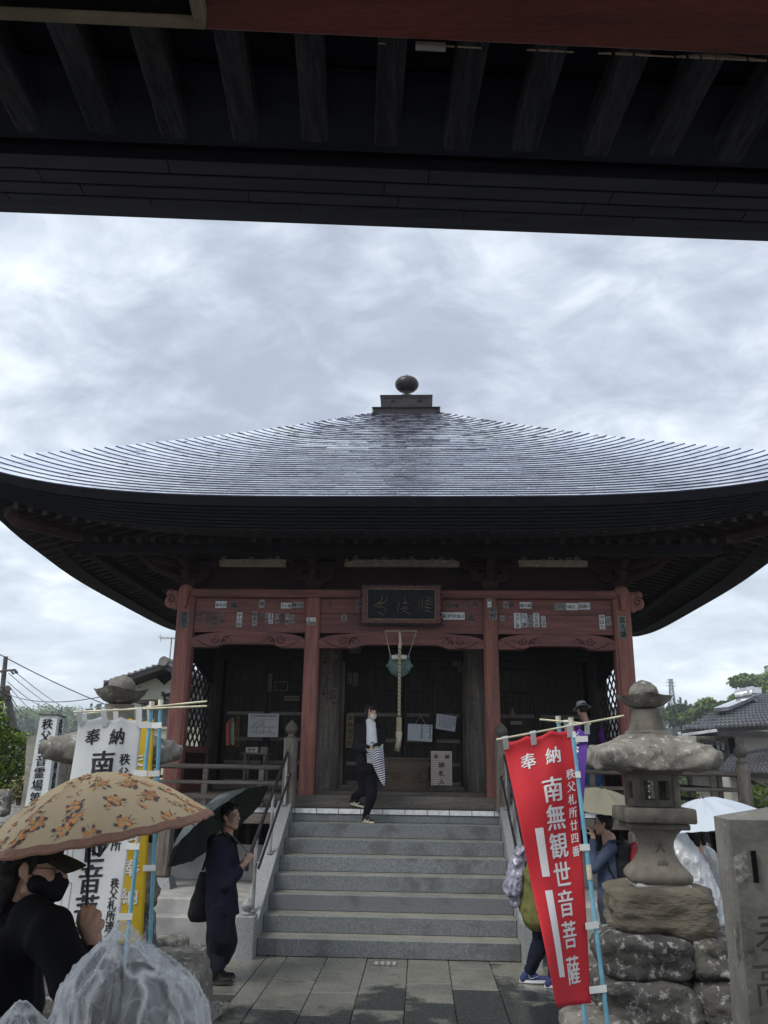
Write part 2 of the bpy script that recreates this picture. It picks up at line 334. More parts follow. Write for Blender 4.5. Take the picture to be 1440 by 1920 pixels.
def vtext(mb, s, cx, top, size, pitch, fn, **k):
    for i, ch in enumerate(s):
        if ch != ' ': put_glyph(mb, ch, cx, top-pitch*(i+.5), size, fn, **k)
def htext(mb, s, cx, cy, size, pitch, fn, **k):
    for i, ch in enumerate(s):
        if ch != ' ': put_glyph(mb, ch, cx+(i-(len(s)-1)/2)*pitch, cy, size, fn, **k)
def plane_fn(o, u, v, lift=0):
    o = Vector(o); u = Vector(u); v = Vector(v); n = u.cross(v).normalized()*lift
    return lambda a, b: o+u*a+v*b+n
def rock(name, label, c, r, m, seed=0, group=None, flat=.0, cat='rock', parent=None, n=4):
    bm = bmesh.new(); bmesh.ops.create_icosphere(bm, subdivisions=n, radius=1)
    q = MB(); vs = []
    for v in bm.verts:
        p = v.co.copy(); d = p.copy()
        # squarer than a ball
        k = (abs(p.x)**5+abs(p.y)**5+abs(p.z)**5)**(-1/5); p *= k
        h = .15*nz(d, 1.2, seed)+.09*nz(d, 2.7, seed+5)+.11*(.3-abs(nz(d, 2.4, seed+7)))+.07*(.3-abs(nz(d, 5.5, seed+3)))+.045*nz(d, 9, seed+9)+.028*nz(d, 19, seed+2)
        p *= (1+h); vs.append((c[0]+p.x*r[0], c[1]+p.y*r[1], c[2]+p.z*r[2]))
    bm.verts.index_update(); q.add(vs, [[v.index for v in f.verts] for f in bm.faces]); bm.free()
    o = q.build(name, m, parent, smooth=60, off=c)
    if not parent: tag(o, label, cat, group)
    return o
# ================================================================== SETTING: ground, path, terrace, hills
XC, YC = .05, 5.45
soil = mat('wet_grit', (.16, .15, .13), .85, (.085, .08, .07), 3, bump=.8, bscale=70, bdist=.01, edge=1, grain=.7)
meadow = mat('grass_field', (.10, .13, .05), .9, (.06, .08, .035), .5, bump=.3, bscale=30, bdist=.03)
g = MB()
def ground_z(x, y):
    r = math.hypot(x, y-4); return -.07+.012*nz((x, y, 0), .8)-(max(0, r-22)*.03 if r < 60 else 38*.03)
nx = [-440, -320, -200, -100, -50, -30, -18, -10]+[-7+.5*i for i in range(29)]+[10, 18, 30, 50, 100, 200, 320, 440]
ny = [-40, -20, -14]+[-11+.5*i for i in range(46)]+[14, 20, 30, 50, 100, 200, 400, 540]
vs = [(x, y, ground_z(x, y)) for y in ny for x in nx]
g.add(vs, [(j*len(nx)+i, j*len(nx)+i+1, (j+1)*len(nx)+i+1, (j+1)*len(nx)+i) for j in range(len(ny)-1) for i in range(len(nx)-1)])
tag(g.build('ground', soil, smooth=True), kind='structure')

# stone path: slabs as parts
slab_m = mat('paving_slab', (.215, .21, .175), .28, (.125, .125, .105), 3.2, bump=.3, bscale=50, bdist=.0015, edge=.9, coat=.18, spec=.5, spots=[((.17, .12, .07), 2.1, .70)])
def wet_stain(m, colw=(.024, .027, .025)):
    """dark wet areas with a shape of their own: rain has wetted the slabs away from the steps"""
    nt = m.node_tree; nd = nt.nodes; ln = nt.links; b = nd['Principled BSDF']; src = b.inputs['Base Color'].links[0].from_socket
    gm = nd.new('ShaderNodeNewGeometry'); sp_ = nd.new('ShaderNodeSeparateXYZ'); ln.new(gm.outputs['Position'], sp_.inputs[0]); n = nd.new('ShaderNodeTexNoise'); n.inputs['Scale'].default_value = 1.5; n.inputs['Detail'].default_value = 5; n.inputs['Roughness'].default_value = .6; ln.new(gm.outputs['Position'], n.inputs['Vector'])
    m1 = nd.new('ShaderNodeMath'); m1.operation = 'MULTIPLY_ADD'; m1.inputs[1].default_value = -.55; m1.inputs[2].default_value = -.70; ln.new(sp_.outputs[1], m1.inputs[0])
    ab = nd.new('ShaderNodeMath'); ab.operation = 'ABSOLUTE'; sx_ = nd.new('ShaderNodeMath'); sx_.operation = 'ADD'; sx_.inputs[1].default_value = -.1; ln.new(sp_.outputs[0], sx_.inputs[0]); ln.new(sx_.outputs[0], ab.inputs[0])
    m2 = nd.new('ShaderNodeMath'); m2.operation = 'MULTIPLY_ADD'; m2.inputs[1].default_value = -.42; ln.new(ab.outputs[0], m2.inputs[0]); ln.new(m1.outputs[0], m2.inputs[2])
    m3 = nd.new('ShaderNodeMath'); m3.operation = 'MULTIPLY_ADD'; m3.inputs[1].default_value = 2.6; ln.new(n.outputs[0], m3.inputs[0]); ln.new(m2.outputs[0], m3.inputs[2])
    oi = nd.new('ShaderNodeObjectInfo'); m4 = nd.new('ShaderNodeMath'); m4.operation = 'MULTIPLY_ADD'; m4.inputs[1].default_value = 1.0; ln.new(oi.outputs['Random'], m4.inputs[0]); ln.new(m3.outputs[0], m4.inputs[2])
    r = nd.new('ShaderNodeMapRange'); r.inputs[1].default_value = 1.50; r.inputs[2].default_value = 1.72; ln.new(m4.outputs[0], r.inputs[0])
    mx = nd.new('ShaderNodeMix'); mx.data_type = 'RGBA'; ln.new(r.outputs[0], mx.inputs[0]); ln.new(src, mx.inputs[6]); mx.inputs[7].default_value = (*colw, 1); ln.new(mx.outputs[2], b.inputs['Base Color'])
wet_stain(slab_m)
path = MB().box(-1.38, 1.52, -9.6, -1.42, -.12, -.058).box(-2.3, 2.4, -1.45, -.0, -.12, -.058).build('path', mat('mortar_bed', (.06, .058, .05), .9))
tag(path, kind='structure')
def slab2(x0, x1, y0, y1, wet):
    q = MB(); h = .003; q.box(x0+h, x1-h, y0+h, y1-h, -.055, random.uniform(-.002, .002), b=.004)
    return q.build('paving_slab', slab_m, path, off=((x0+x1)/2, (y0+y1)/2, 0))
po, sp = -1.003, .4006
wetmap = {0: .75, 1: .8, 2: .3, 3: .25, 4: .55, 5: .85, 6: .9}
for k in range(-1, 6):
    x0, x1 = po+k*sp, po+(k+1)*sp
    if k == -1: x0 = po-.2
    if k == 5: x1 = po+6*sp+.10
    y = 0.; first = [.62, .22, .55, .48, .9, .30, .95][k+1]; i = 0
    stops = {0: [-.23, -1.0, -1.85], 1: [-.60, -1.32, -2.0], 2: [-.25-.72, -1.8], 3: [-.92, -1.55], 4: [-.32, -1.1], 5: [-1.42]}.get(k, [-.9, -1.66])
    ys = [0]+stops
    while ys[-1] > -9.6: ys.append(max(-9.6, ys[-1]-random.uniform(.72, .86)))
    for a, b in zip(ys[1:], ys[:-1]):
        wet = 0
        if a < -1.0 and 1 <= k <= 3: wet = 1
        if a < -1.25 and (k in (1, 2, 3) and a < -1.3): wet = 2
        if a < -1.9: wet = 2
        if k in (4, 5) and a < -1.2: wet = 1
        slab2(x0, x1, a, b, wet)
for side, xs in ((-1, [(-1.81, -1.404+.2), (-2.25, -1.81)]), (1, [(1.501, 1.90), (1.90, 2.35)])):
    for (x0, x1) in xs:
        for (a, b) in ((-1.46, -.74), (-.74, 0)):
            slab2(x0 if side > 0 else x0, x1, a, b, 0)
# drain grate in the path
gr = thing('drain_grate', 'small square metal drain grate set in the paving at the foot of the steps', 'drain grate', (-.03, -.22, 0))
q = MB(); q.box(-.155, .095, -.30, -.15, .001, .006); q.build('frame', steel, gr)
for i in range(6):
    q = MB(); yy = -.29+i*.024; q.tube([(-.145+.23*t/8, yy+(.006 if t % 2 else -.002), .0075) for t in range(9)], .0032, 5); q.build('bar', mat('grate_bar', (.22, .22, .2), .5, metal=.4), gr)

# gravel beside the path: nobody could count it
def gravel(name, x0, x1, y0, y1, n):
    q = MB(); rnd = random.Random(3+int(x0*10))
    for _ in range(n):
        c = (rnd.uniform(x0, x1), rnd.uniform(y0, y1), -.062+rnd.uniform(0, .008)); r = rnd.uniform(.006, .016)
        pts = [(c[0]+r*math.cos(a)*rnd.uniform(.7, 1.1), c[1]+r*math.sin(a)*rnd.uniform(.7, 1.1), c[2]+rnd.uniform(-.002, .004)) for a in (0, 1.4, 2.6, 3.9, 5.1)]
        t = (c[0]+rnd.uniform(-.3, .3)*r, c[1], c[2]+r*.7); q.add(pts+[t], [(i, (i+1) % 5, 5) for i in range(5)])
    tag(q.build(name, mat('gravel_chip', (.30, .29, .27), .8, (.10, .095, .09), 60, edge=1, bump=0)), kind='stuff')
gravel('gravel', -1.95, -1.2, -2.6, -1.45, 5200); gravel('gravel', 1.5, 1.95, -2.3, -1.45, 3500); gravel('gravel', -2.6, -1.5, -.1, .95, 3500)

# concrete terrace round the hall
q = MB(); q.box(-5.2, -1.55, 1.02, 9.6, -.1, .36, b=.01); q.box(1.65, 5.3, 1.02, 9.6, -.1, .36, b=.01); q.box(-1.55, 1.65, 2.1, 9.6, -.1, .36)
q.box(-5.4, -1.56, .82, 1.015, -.1, .20, b=.01); q.box(1.66, 5.5, .82, 1.015, -.1, .20, b=.01)
q.box(-4.0, 4.1, 2.62, 8.6, .362, .80)
tag(q.build('terrace', concrete), kind='structure')

# hills with woods
def hill(name, fn, x0, x1, y0, y1, nx_, ny_, m):
    q = MB(); q.grid(lambda u, v: (x0+(x1-x0)*u, y0+(y1-y0)*v, fn(x0+(x1-x0)*u, y0+(y1-y0)*v)), nx_, ny_); return tag(q.build(name, m, smooth=True), kind='structure')
def ridge_left(x, y):   # ridge top at about y = 320
    t = max(0, 1-abs(y-330)/170.); return -3+t*t*(3-2*t)*(21+5*nz((x, 0, 0), .012, 3)+2*nz((x, y, 0), .03, 1)-max(0, (-x-150))*.10-max(0, x+20)*.05)
def ridge_right(x, y):
    t = max(0, 1-abs(y-300)/160.); return -3+t*t*(3-2*t)*(17+3*nz((x, 0, 0), .02, 8))
def knoll_right(x, y):
    r = math.hypot((x-88)/46, (y-170)/60); t = max(0, 1-r); return -3+(t*t*(3-2*t))*24
hm = mat('hill_floor', (.035, .055, .022), .95, bump=0)
hill('hills', ridge_left, -420, 60, 150, 520, 60, 30, hm); hill('hills', ridge_right, 20, 420, 130, 480, 50, 30, hm); hill('hills', knoll_right, 30, 160, 100, 240, 30, 30, hm)
def leafmat(name, c, c2, tr=.15):
    m = mat(name, c, .75, c2, .35, bump=0, edge=1, spec=.25); return m
lf_con = leafmat('conifer_leaf', (.055, .090, .050), (.035, .060, .038)); lf_br = leafmat('broad_leaf', (.12, .18, .06), (.07, .12, .04)); lf_lt = leafmat('light_leaf', (.20, .27, .08), (.12, .18, .05))
def crown(q, c, r, h, n, rnd, kind='b', leaf=1.):
    """many leaf-sized faces through the crown's volume"""
    for i in range(n):
        if kind == 'b':
            while True:
                d = Vector((rnd.uniform(-1, 1), rnd.uniform(-1, 1), rnd.uniform(-.8, 1)))
                if .35 < d.length < 1: break
            k = 1+.28*nz(d, 2.2, c[0]); p = Vector((c[0]+d.x*r*k, c[1]+d.y*r*k, c[2]+h*.5+d.z*h*.5*k))
        else:
            t = rnd.random()**.75; a = rnd.uniform(0, 2*PI); rr = r*(1-t)*(1+.25*math.sin(a*5+t*20))*rnd.uniform(.55, 1); p = Vector((c[0]+rr*math.cos(a), c[1]+rr*math.sin(a), c[2]+h*t))
        s = leaf*rnd.uniform(.6, 1.3); n_ = Vector((rnd.gauss(0, 1), rnd.gauss(0, 1), rnd.gauss(.9, .8))).normalized(); u = n_.orthogonal().normalized()*s; v = n_.cross(u)*rnd.uniform(.5, .9)
        q.add([p-u, p-v*.7, p+u, p+v*.8], [(0, 1, 2, 3)])
def wood_mass(name, fn, n, x0, x1, y0, y1, mix, m, seed, rs=(3.2, 5.2), leaves=90, keep=lambda x, y, z: z > -1):
    rnd = random.Random(seed); q = MB(); k = 0
    while k < n:
        x = rnd.uniform(x0, x1); y = rnd.uniform(y0, y1); z = fn(x, y)
        k += 1
        if not keep(x, y, z): continue
        con = nz((x, y, 0), .02, seed) > mix; q.m = 0 if con else (2 if rnd.random() < .3 else 1)
        if con: crown(q, (x, y, z), rnd.uniform(1.8, 2.6), rnd.uniform(7, 11), leaves, rnd, 'c', .6)
        else: crown(q, (x, y, z-1), rnd.uniform(*rs), rnd.uniform(5, 8), leaves, rnd, 'b', .55)
    return tag(q.build(name, m, keep=True), kind='stuff')
wood_mass('forest', ridge_left, 1500, -290, -30, 190, 345, .10, [lf_con, lf_br, lf_lt], 5)
wood_mass('forest', ridge_right, 700, 45, 260, 190, 315, -.55, [lf_con, lf_br, lf_lt], 9)
wood_mass('forest', knoll_right, 520, 48, 135, 110, 185, .55, [lf_con, lf_br, lf_lt], 12, (3, 5), 260)

# ================================================================== THE STEPS
R8, TR = .1623, .30
tread_m = mat('wet_tread', (.30, .295, .24), .3, (.20, .20, .17), 4, bump=.15, bscale=90, bdist=.001, coat=.3, edge=.8)
ZF = 8*R8
st = thing('stone_steps', 'grey granite steps with sloping side stones leading up to the temple hall', 'steps', (0, 0, 0))
for i in range(8):
    q = MB(); zt = R8*(i+1); q.box(-1.316, 1.316, i*TR, min(i*TR+TR+.04, 2.12), zt-R8+(.0 if i == 0 else .001), zt if i < 7 else zt-.066, b=.006)
    o = q.build('step', [granite, tread_m], st, off=(.01*i, i*TR, zt-R8))
    for pl in o.data.polygons:
        if pl.normal.z > .9: pl.material_index = 1
for s in (-1, 1):
    q = MB(); x0, x1 = (1.319, 1.50) if s > 0 else (-1.50, -1.319)
    prof = [(-.02, -.06), (2.13, -.06), (2.13, 1.40), (2.02, 1.40), (.0, .315), (-.02, .30)]
    q.prism(prof, x0, x1, 'x'); q.build('side_stone', granite_lt, st)
    n_ = MB(); n_.box(x0-.004, x1+.004, -.20, -.022, -.06, .385, b=.008); nw = n_.build('newel', granite_lt, st)
    k = MB(); k.lathe([(.062, .387), (.066, .40), (.045, .41), (.036, .418), (.052, .435), (.066, .46), (.066, .482), (.05, .505), (.025, .522), (.008, .54)], ((x0+x1)/2, -.11, 0), 16); k.build('finial', granite_lt, nw, smooth=True)
# metal hand rails
for s, lab in ((-1, 'left-hand metal stair handrail with two dark bars beside the man with the green umbrella'), (1, 'right-hand metal stair handrail with two dark bars behind the red banner')):
    x = s*1.40; t = thing('handrail', lab, 'handrail', (x, 1, .7), 'handrails of the stone steps')
    q = MB(); q.tube([(x, 2.0, 2.0), (x, -.30, .90)], .021, 8); q.tube([(x, -.30, .90), (x, -.33, .86), (x, -.31, .82)], .021, 8); q.build('grip', iron, t, smooth=True)
    q = MB(); q.tube([(x+.05*-s, 1.95, 1.72), (x+.05*-s, .05, .80)], .015, 8); q.build('lower_bar', iron, t, smooth=True)
    for yy in (1.9, 1.0, .12):
        zg = .315+yy*.537; q = MB(); q.tube([(x, yy, zg), (x, yy, .90+(yy+.3)*.478)], .019, 10); q.tube([(x, yy, .90+(yy+.3)*.478-.25), (x+.05*-s, yy, .90+(yy+.3)*.478-.26)], .008, 6)
        p = q.build('post', steel, t, smooth=True); k = MB(); k.lathe([(.04, 0), (.04, .008), (.022, .014)], (x, yy, zg), 14); k.build('flange', steel, p)

# ================================================================== THE HALL
hall = thing('temple_hall', 'old red-pillared temple hall with a wide upswept dark metal pyramid roof', 'temple hall', (XC, YC, 0))
E_, ZE, ZP, KK, UU, NN, MM_ = 5.376, 4.846, 8.465, .111, .48, 4.0, 1.11
def rz(wd, d):
    s = d/E_; return ZP-(ZP-ZE)*((1+KK)*s-KK*s*s)+UU*min(1, abs(wd)/max(d, 1e-6))**NN*s**MM_
SIDES = [(lambda w_, d: (XC+w_, YC-d)), (lambda w_, d: (XC-d, YC-w_)), (lambda w_, d: (XC-w_, YC+d)), (lambda w_, d: (XC+d, YC+w_))]
# roof courses
NCO = 46; D_IN = .50
ds = [E_-(E_-D_IN)*i/NCO for i in range(NCO+1)]
def plate(q, S, a, b, d0, d1, nseg, jit=0., tilt=0.):
    """one metal plate between lateral fractions a..b of the edge (fractions of the course's half length)"""
    row = []
    for (d, up) in ((d0, .024), (d0, .0), (d1, .001)): pass
    up0 = .017+jit+rnd.gauss(0, .0007 if d0 > 3 else .0022)
    T = []; B = []; I = []
    for i in range(nseg+1):
        t = a+(b-a)*i/nseg; w0 = t*d0; w1 = t*d1
        x, y = S(w0, d0); T.append((x, y, rz(w0, d0)+up0+tilt*(i/nseg-.5))); B.append((x, y, rz(w0, d0)-.007))
        x, y = S(w1, d1); I.append((x, y, rz(w1, d1)+.004))
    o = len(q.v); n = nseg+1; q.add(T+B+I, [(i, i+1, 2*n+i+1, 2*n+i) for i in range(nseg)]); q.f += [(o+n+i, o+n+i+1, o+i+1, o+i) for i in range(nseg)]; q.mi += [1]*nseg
rnd = random.Random(2)
count = 0; rest = MB()
for c in range(NCO):
    d0, d1 = ds[c], ds[c+1]-.012; nP = max(2, int(2*d0/.62)); sh = rnd.uniform(-.5, .5)
    ed = [-1]+sorted(min(.999, max(-.999, -1+(i+.5+sh*.5+rnd.uniform(-.05, .05))*2/nP)) for i in range(nP))+[1]
    ed = [e_ for j, e_ in enumerate(ed) if j == 0 or e_-ed[j-1] > .02]
    for a, b in zip(ed[:-1], ed[1:]):
        g_ = .0022/d0; q = MB() if count < 296 else rest
        plate(q, SIDES[0], a+g_, b-g_, d0, d1, 3, rnd.uniform(-.0008, .001), rnd.gauss(0, .0012 if c < 18 else .0024))
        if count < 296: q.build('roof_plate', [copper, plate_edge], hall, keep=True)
        count += 1
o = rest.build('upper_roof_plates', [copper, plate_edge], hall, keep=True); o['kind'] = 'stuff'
for si in (1, 2, 3):
    q = MB()
    for c in range(NCO):
        d0, d1 = ds[c], ds[c+1]-.012
        nP = max(2, int(2*d0/1.2))
        for j in range(nP):
            plate(q, SIDES[si], -1+2*j/nP+.0008, -1+2*(j+1)/nP-.0008, d0, d1, 4, rnd.uniform(-.0008, .001), rnd.gauss(0, .002))
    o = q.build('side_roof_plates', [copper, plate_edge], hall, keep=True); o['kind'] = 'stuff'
q = MB()
for S in SIDES:
    q.grid(lambda u, v: (*S((2*u-1)*(.3+(E_-.36)*v), .3+(E_-.36)*v), rz((2*u-1)*(.3+(E_-.36)*v), .3+(E_-.36)*v)-.02), 30, 12)
q.build('roof_deck', wood_dk, hall)
# eave edge: thick lip and stepped layers, four sides
q = MB()
LAY = [(0, .0, -.115)]+[(.045+.042*i, -.115-.031*i, -.115-.031*(i+1)) for i in range(7)]
def eave_ring(inset, za, zb, depth, name, m):
    for S in SIDES:
        q = MB(); n = 36; vs = []
        for i in range(n+1):
            t = 2*i/n-1
            dz = rz(t*E_, E_)
            for (dd, z_) in ((E_-inset, za), (E_-inset, zb), (E_-inset-depth, zb), (E_-inset-depth, za)):
                x, y = S(t*dd, dd); vs.append((x, y, dz+z_))
        fs = [(4*i+k, 4*i+(k+1) % 4, 4*(i+1)+(k+1) % 4, 4*(i+1)+k) for i in range(n) for k in range(4)]
        q.add(vs, fs); q.build(name, m, hall)
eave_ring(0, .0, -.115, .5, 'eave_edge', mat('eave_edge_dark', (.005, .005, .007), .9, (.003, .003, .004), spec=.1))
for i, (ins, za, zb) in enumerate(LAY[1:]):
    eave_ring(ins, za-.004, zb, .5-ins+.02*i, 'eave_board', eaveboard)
# soffit and rafters
SZ = lambda d, w_: 4.50+(E_-.35-d)*.24+UU*min(1, abs(w_)/max(d, .1))**NN*max(0, (d/E_))**3
q = MB()
for S in SIDES: q.grid(lambda u, v: (*S((2*u-1)*(2.9+(E_-.40-2.9)*v), 2.9+(E_-.40-2.9)*v), SZ(2.9+(E_-.40-2.9)*v, (2*u-1)*(2.9+(E_-.40-2.9)*v))+.10), 30, 10)
q.build('soffit', mat('soffit_board', (.022, .017, .016), .85, (.012, .010, .010), 4, stretch=(6, 1, 6)), hall)
for si, S in enumerate(SIDES):
    if si == 2: continue
    for k in range(-26, 27):
        w_ = k*.19; d1 = E_-.36; d0 = max(3.0, abs(w_)+.02)
        if d0 > d1-.1: continue
        q = MB(); h = .034; cs = []
        for (d, zz_) in ((d1, 0), (d0, 0)):
            z = SZ(d, w_)+zz_; cs.append([(*S(w_-h, d), z), (*S(w_+h, d), z), (*S(w_+h, d), z+.09), (*S(w_-h, d), z+.09)])
        q.hexa(cs[0], cs[1]); q.build('rafter', mat('rafter_wood', (.040, .022, .020), .8, (.022, .016, .015), 5), hall)
        if si == 0:   # pale painted rafter ends
            q = MB(); q.box(XC+w_-.03, XC+w_+.03, YC-d1-.006, YC-d1-.001, SZ(d1, w_)+.004, SZ(d1, w_)+.084); q.build('rafter_end', mat('rafter_end_paint', (.05, .045, .042), .8), hall)
# second tier of short rafters and the beam they lie on
for si, S in enumerate(SIDES[:2]+SIDES[3:]):
    q = MB()
    q.hexa([(*S(-4.3, 4.22), 4.46), (*S(4.3, 4.22), 4.46), (*S(4.3, 4.22), 4.58), (*S(-4.3, 4.22), 4.58)], [(*S(-4.2, 4.08), 4.46), (*S(4.2, 4.08), 4.46), (*S(4.2, 4.08), 4.58), (*S(-4.2, 4.08), 4.58)])
    q.build('eave_purlin', dark, hall)
    if si == 0:
        for k in range(-22, 23):
            q = MB(); x, y = S(k*.19, 4.30); q.box(x-.032, x+.032, y-.0, y+.12, 4.59, 4.655); q.build('rafter_end', mat('rafter_end_paint2', (.05, .04, .036), .8), hall)
# hip rafters under the four corners with scroll ends
for sx in (-1, 1):
    for sy in (-1, 1):
        q = MB(); c0 = Vector((XC+sx*3.05, YC+sy*3.05, 4.78)); c1 = Vector((XC+sx*4.82, YC+sy*4.82, 4.72)); c2 = Vector((XC+sx*4.9, YC+sy*4.9, 4.80))
        q.tube([c0, (c0+c1)/2-Vector((0, 0, .08)), c1, c2], [.11, .10, .09, .07], 6); q.build('hip_rafter', dred, hall)
# finial
q = MB(); zb = rz(0, .62)-.03
def sq(q, h0, z0, h1, z1): q.hexa([(XC-h0, YC-h0, z0), (XC+h0, YC-h0, z0), (XC+h0, YC+h0, z0), (XC-h0, YC+h0, z0)], [(XC-h1, YC-h1, z1), (XC+h1, YC-h1, z1), (XC+h1, YC+h1, z1), (XC-h1, YC+h1, z1)])
fz0 = P(758, 778, Y=YC-.55).z; fz1 = P(758, 766, Y=YC-.55).z; fz2 = P(758, 742, Y=YC-.45).z
hw = (P(821, 770, Y=YC-.55).x-P(695, 770, Y=YC-.55).x)/2; hw2 = (P(807, 750, Y=YC-.45).x-P(709, 750, Y=YC-.45).x)/2
sq(q, hw-.04, fz0-.25, hw-.03, fz1-.015); sq(q, hw+.0, fz1-.014, hw+.01, fz1); q.build('finial_base', copperdk, hall)
q = MB(); sq(q, hw2-.02, fz1+.001, hw2-.01, fz2-.03); sq(q, hw2, fz2-.029, hw2+.005, fz2); fb = q.build('finial_box', copperdk, hall)
for s in (-.5, .5):
    q = MB(); yy = YC-hw2+.008; q.box(XC+s*hw2-.17, XC+s*hw2+.17, yy, yy+.02, fz2-.075, fz2-.062)
    for (dx_, dz_) in ((-.03, -.13), (.03, -.13), (0, -.11)): q.tube([(XC+s*hw2+dx_, yy, fz2+dz_), (XC+s*hw2+dx_, yy+.02, fz2+dz_)], .019, 10)
    q.build('pierced_motif', dark, fb)
br = .5*(P(782, 721, Y=YC).x-P(737, 721, Y=YC).x); bz = P(759, 721, Y=YC).z
q = MB(); q.lathe([(.28, fz2), (.275, fz2+.06), (.24, fz2+.13), (.16, fz2+.18), (.08, fz2+.20)], (XC, YC, 0), 28); q.build('finial_dome', copperdk, hall, smooth=True)
q = MB(); q.lathe([(br*math.cos(t)*(1 if t < .6 else 1), bz+br*.70*math.sin(t)) for t in [(-.95+i*.2)*1. for i in range(13)]]+[(.012, bz+br*.74), (.008, bz+br*.95)], (XC, YC, 0), 28); q.build('finial_jewel', copperdk, hall, smooth=True)

# columns
yc = 2.42
def chamfer_col(x, y, w_, z0, z1, m, name='column', ch=.03):
    h = w_/2; c = h-ch; q = MB(); q.prism([(x-c, y-h), (x+c, y-h), (x+h, y-c), (x+h, y+c), (x+c, y+h), (x-c, y+h), (x-h, y+c), (x-h, y-c)], z0, z1); return q.build(name, m, hall, off=(x, y, z0))
for s in (-1, 1):
    chamfer_col(XC+s*1.245, yc, .20, ZF+.15, 4.09, red); chamfer_col(XC+s*3.06, yc, .24, ZF+.15, 4.22, red, ch=.04)
# floor sill boards
q = MB(); q.box(XC-1.42, XC+1.42, 2.27, 2.62, ZF+.001, ZF+.155, b=.006); q.build('sill_board', wood_gx, hall)
q = MB(); q.box(XC-1.14, XC+1.14, 2.62, 3.2, ZF+.001, ZF+.20, b=.006); q.build('sill_board', wood_gx, hall)
for s in (-1, 1):
    a, b = sorted((XC+s*1.43, XC+s*3.2)); q = MB(); q.box(a, b, 2.28, 2.62, ZF+.001, ZF+.15, b=.006); q.build('sill_board', wood_gx, hall)
# floor of the porch and veranda boards
for i in range(10): box('floor_board', wood_gx, hall, XC-3.15, XC+3.15, 2.63+i*.16, 2.63+i*.16+.156, ZF+.10, ZF+.152, b=.003)
box('veranda_floor', wood_gx, hall, XC-4.40, XC+4.40, 2.31, 9.0, ZF-.08, ZF-.012)
# white-nosed edge tiles
x = -4.42; i = 0
while x < 4.46:
    q = MB(); wdt = .284
    if abs(x+wdt/2) > 0: q.m = 0; q.box(x+.003, x+wdt-.003, 2.085, 2.30, ZF-.064, ZF, b=.004); q.m = 1; q.box(x+.004, x+wdt-.004, 2.0815, 2.0845, ZF-.062, ZF-.004)
    q.build('edge_tile', [mat('edge_tile_top', (.12, .115, .10), .6, (.07, .068, .06), 6), white_paint], hall, off=(x, 2.2, ZF)); x += wdt; i += 1
# timber under the floor edge
for s, (a, b) in ((-1, (-4.40, -1.50)), (1, (1.50, 4.5))):
    box('floor_beam', wood_gx, hall, a, b, 2.13, 2.27, ZF-.20, ZF-.067, b=.006)
    n = 0; xx = a+.15
    while xx < b-.1: box('underfloor_slat', wood_dk, hall, xx, xx+.06, 2.55, 2.58, .82, ZF-.2); xx += .16
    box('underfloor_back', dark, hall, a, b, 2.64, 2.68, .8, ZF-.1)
for x in (-2.86, 2.96, -4.2, 4.3):
    q = MB(); q.box(x-.085, x+.085, 1.72, 1.89, .485, ZF-.2, b=.02); pz = q.build('veranda_post', wood_gz, hall, off=(x, 1.8, .48))
    q = MB(); h0, h1 = .15, .115; q.hexa([(x-h0, 1.8-h0, .361), (x+h0, 1.8-h0, .361), (x+h0, 1.8+h0, .361), (x-h0, 1.8+h0, .361)], [(x-h1, 1.8-h1, .484), (x+h1, 1.8-h1, .484), (x+h1, 1.8+h1, .484), (x-h1, 1.8+h1, .484)]); q.build('stone_base', granite_lt, pz)
    box('bracket_beam', wood_gx, hall, x-.06, x+.06, 1.72, 2.6, ZF-.198, ZF-.10)
for s in (-1, 1): box('veranda_edge_beam', wood_gx, hall, *( (-4.42, -1.52) if s < 0 else (1.52, 4.5)), 1.90, 2.08, ZF-.19, ZF-.075, b=.008)

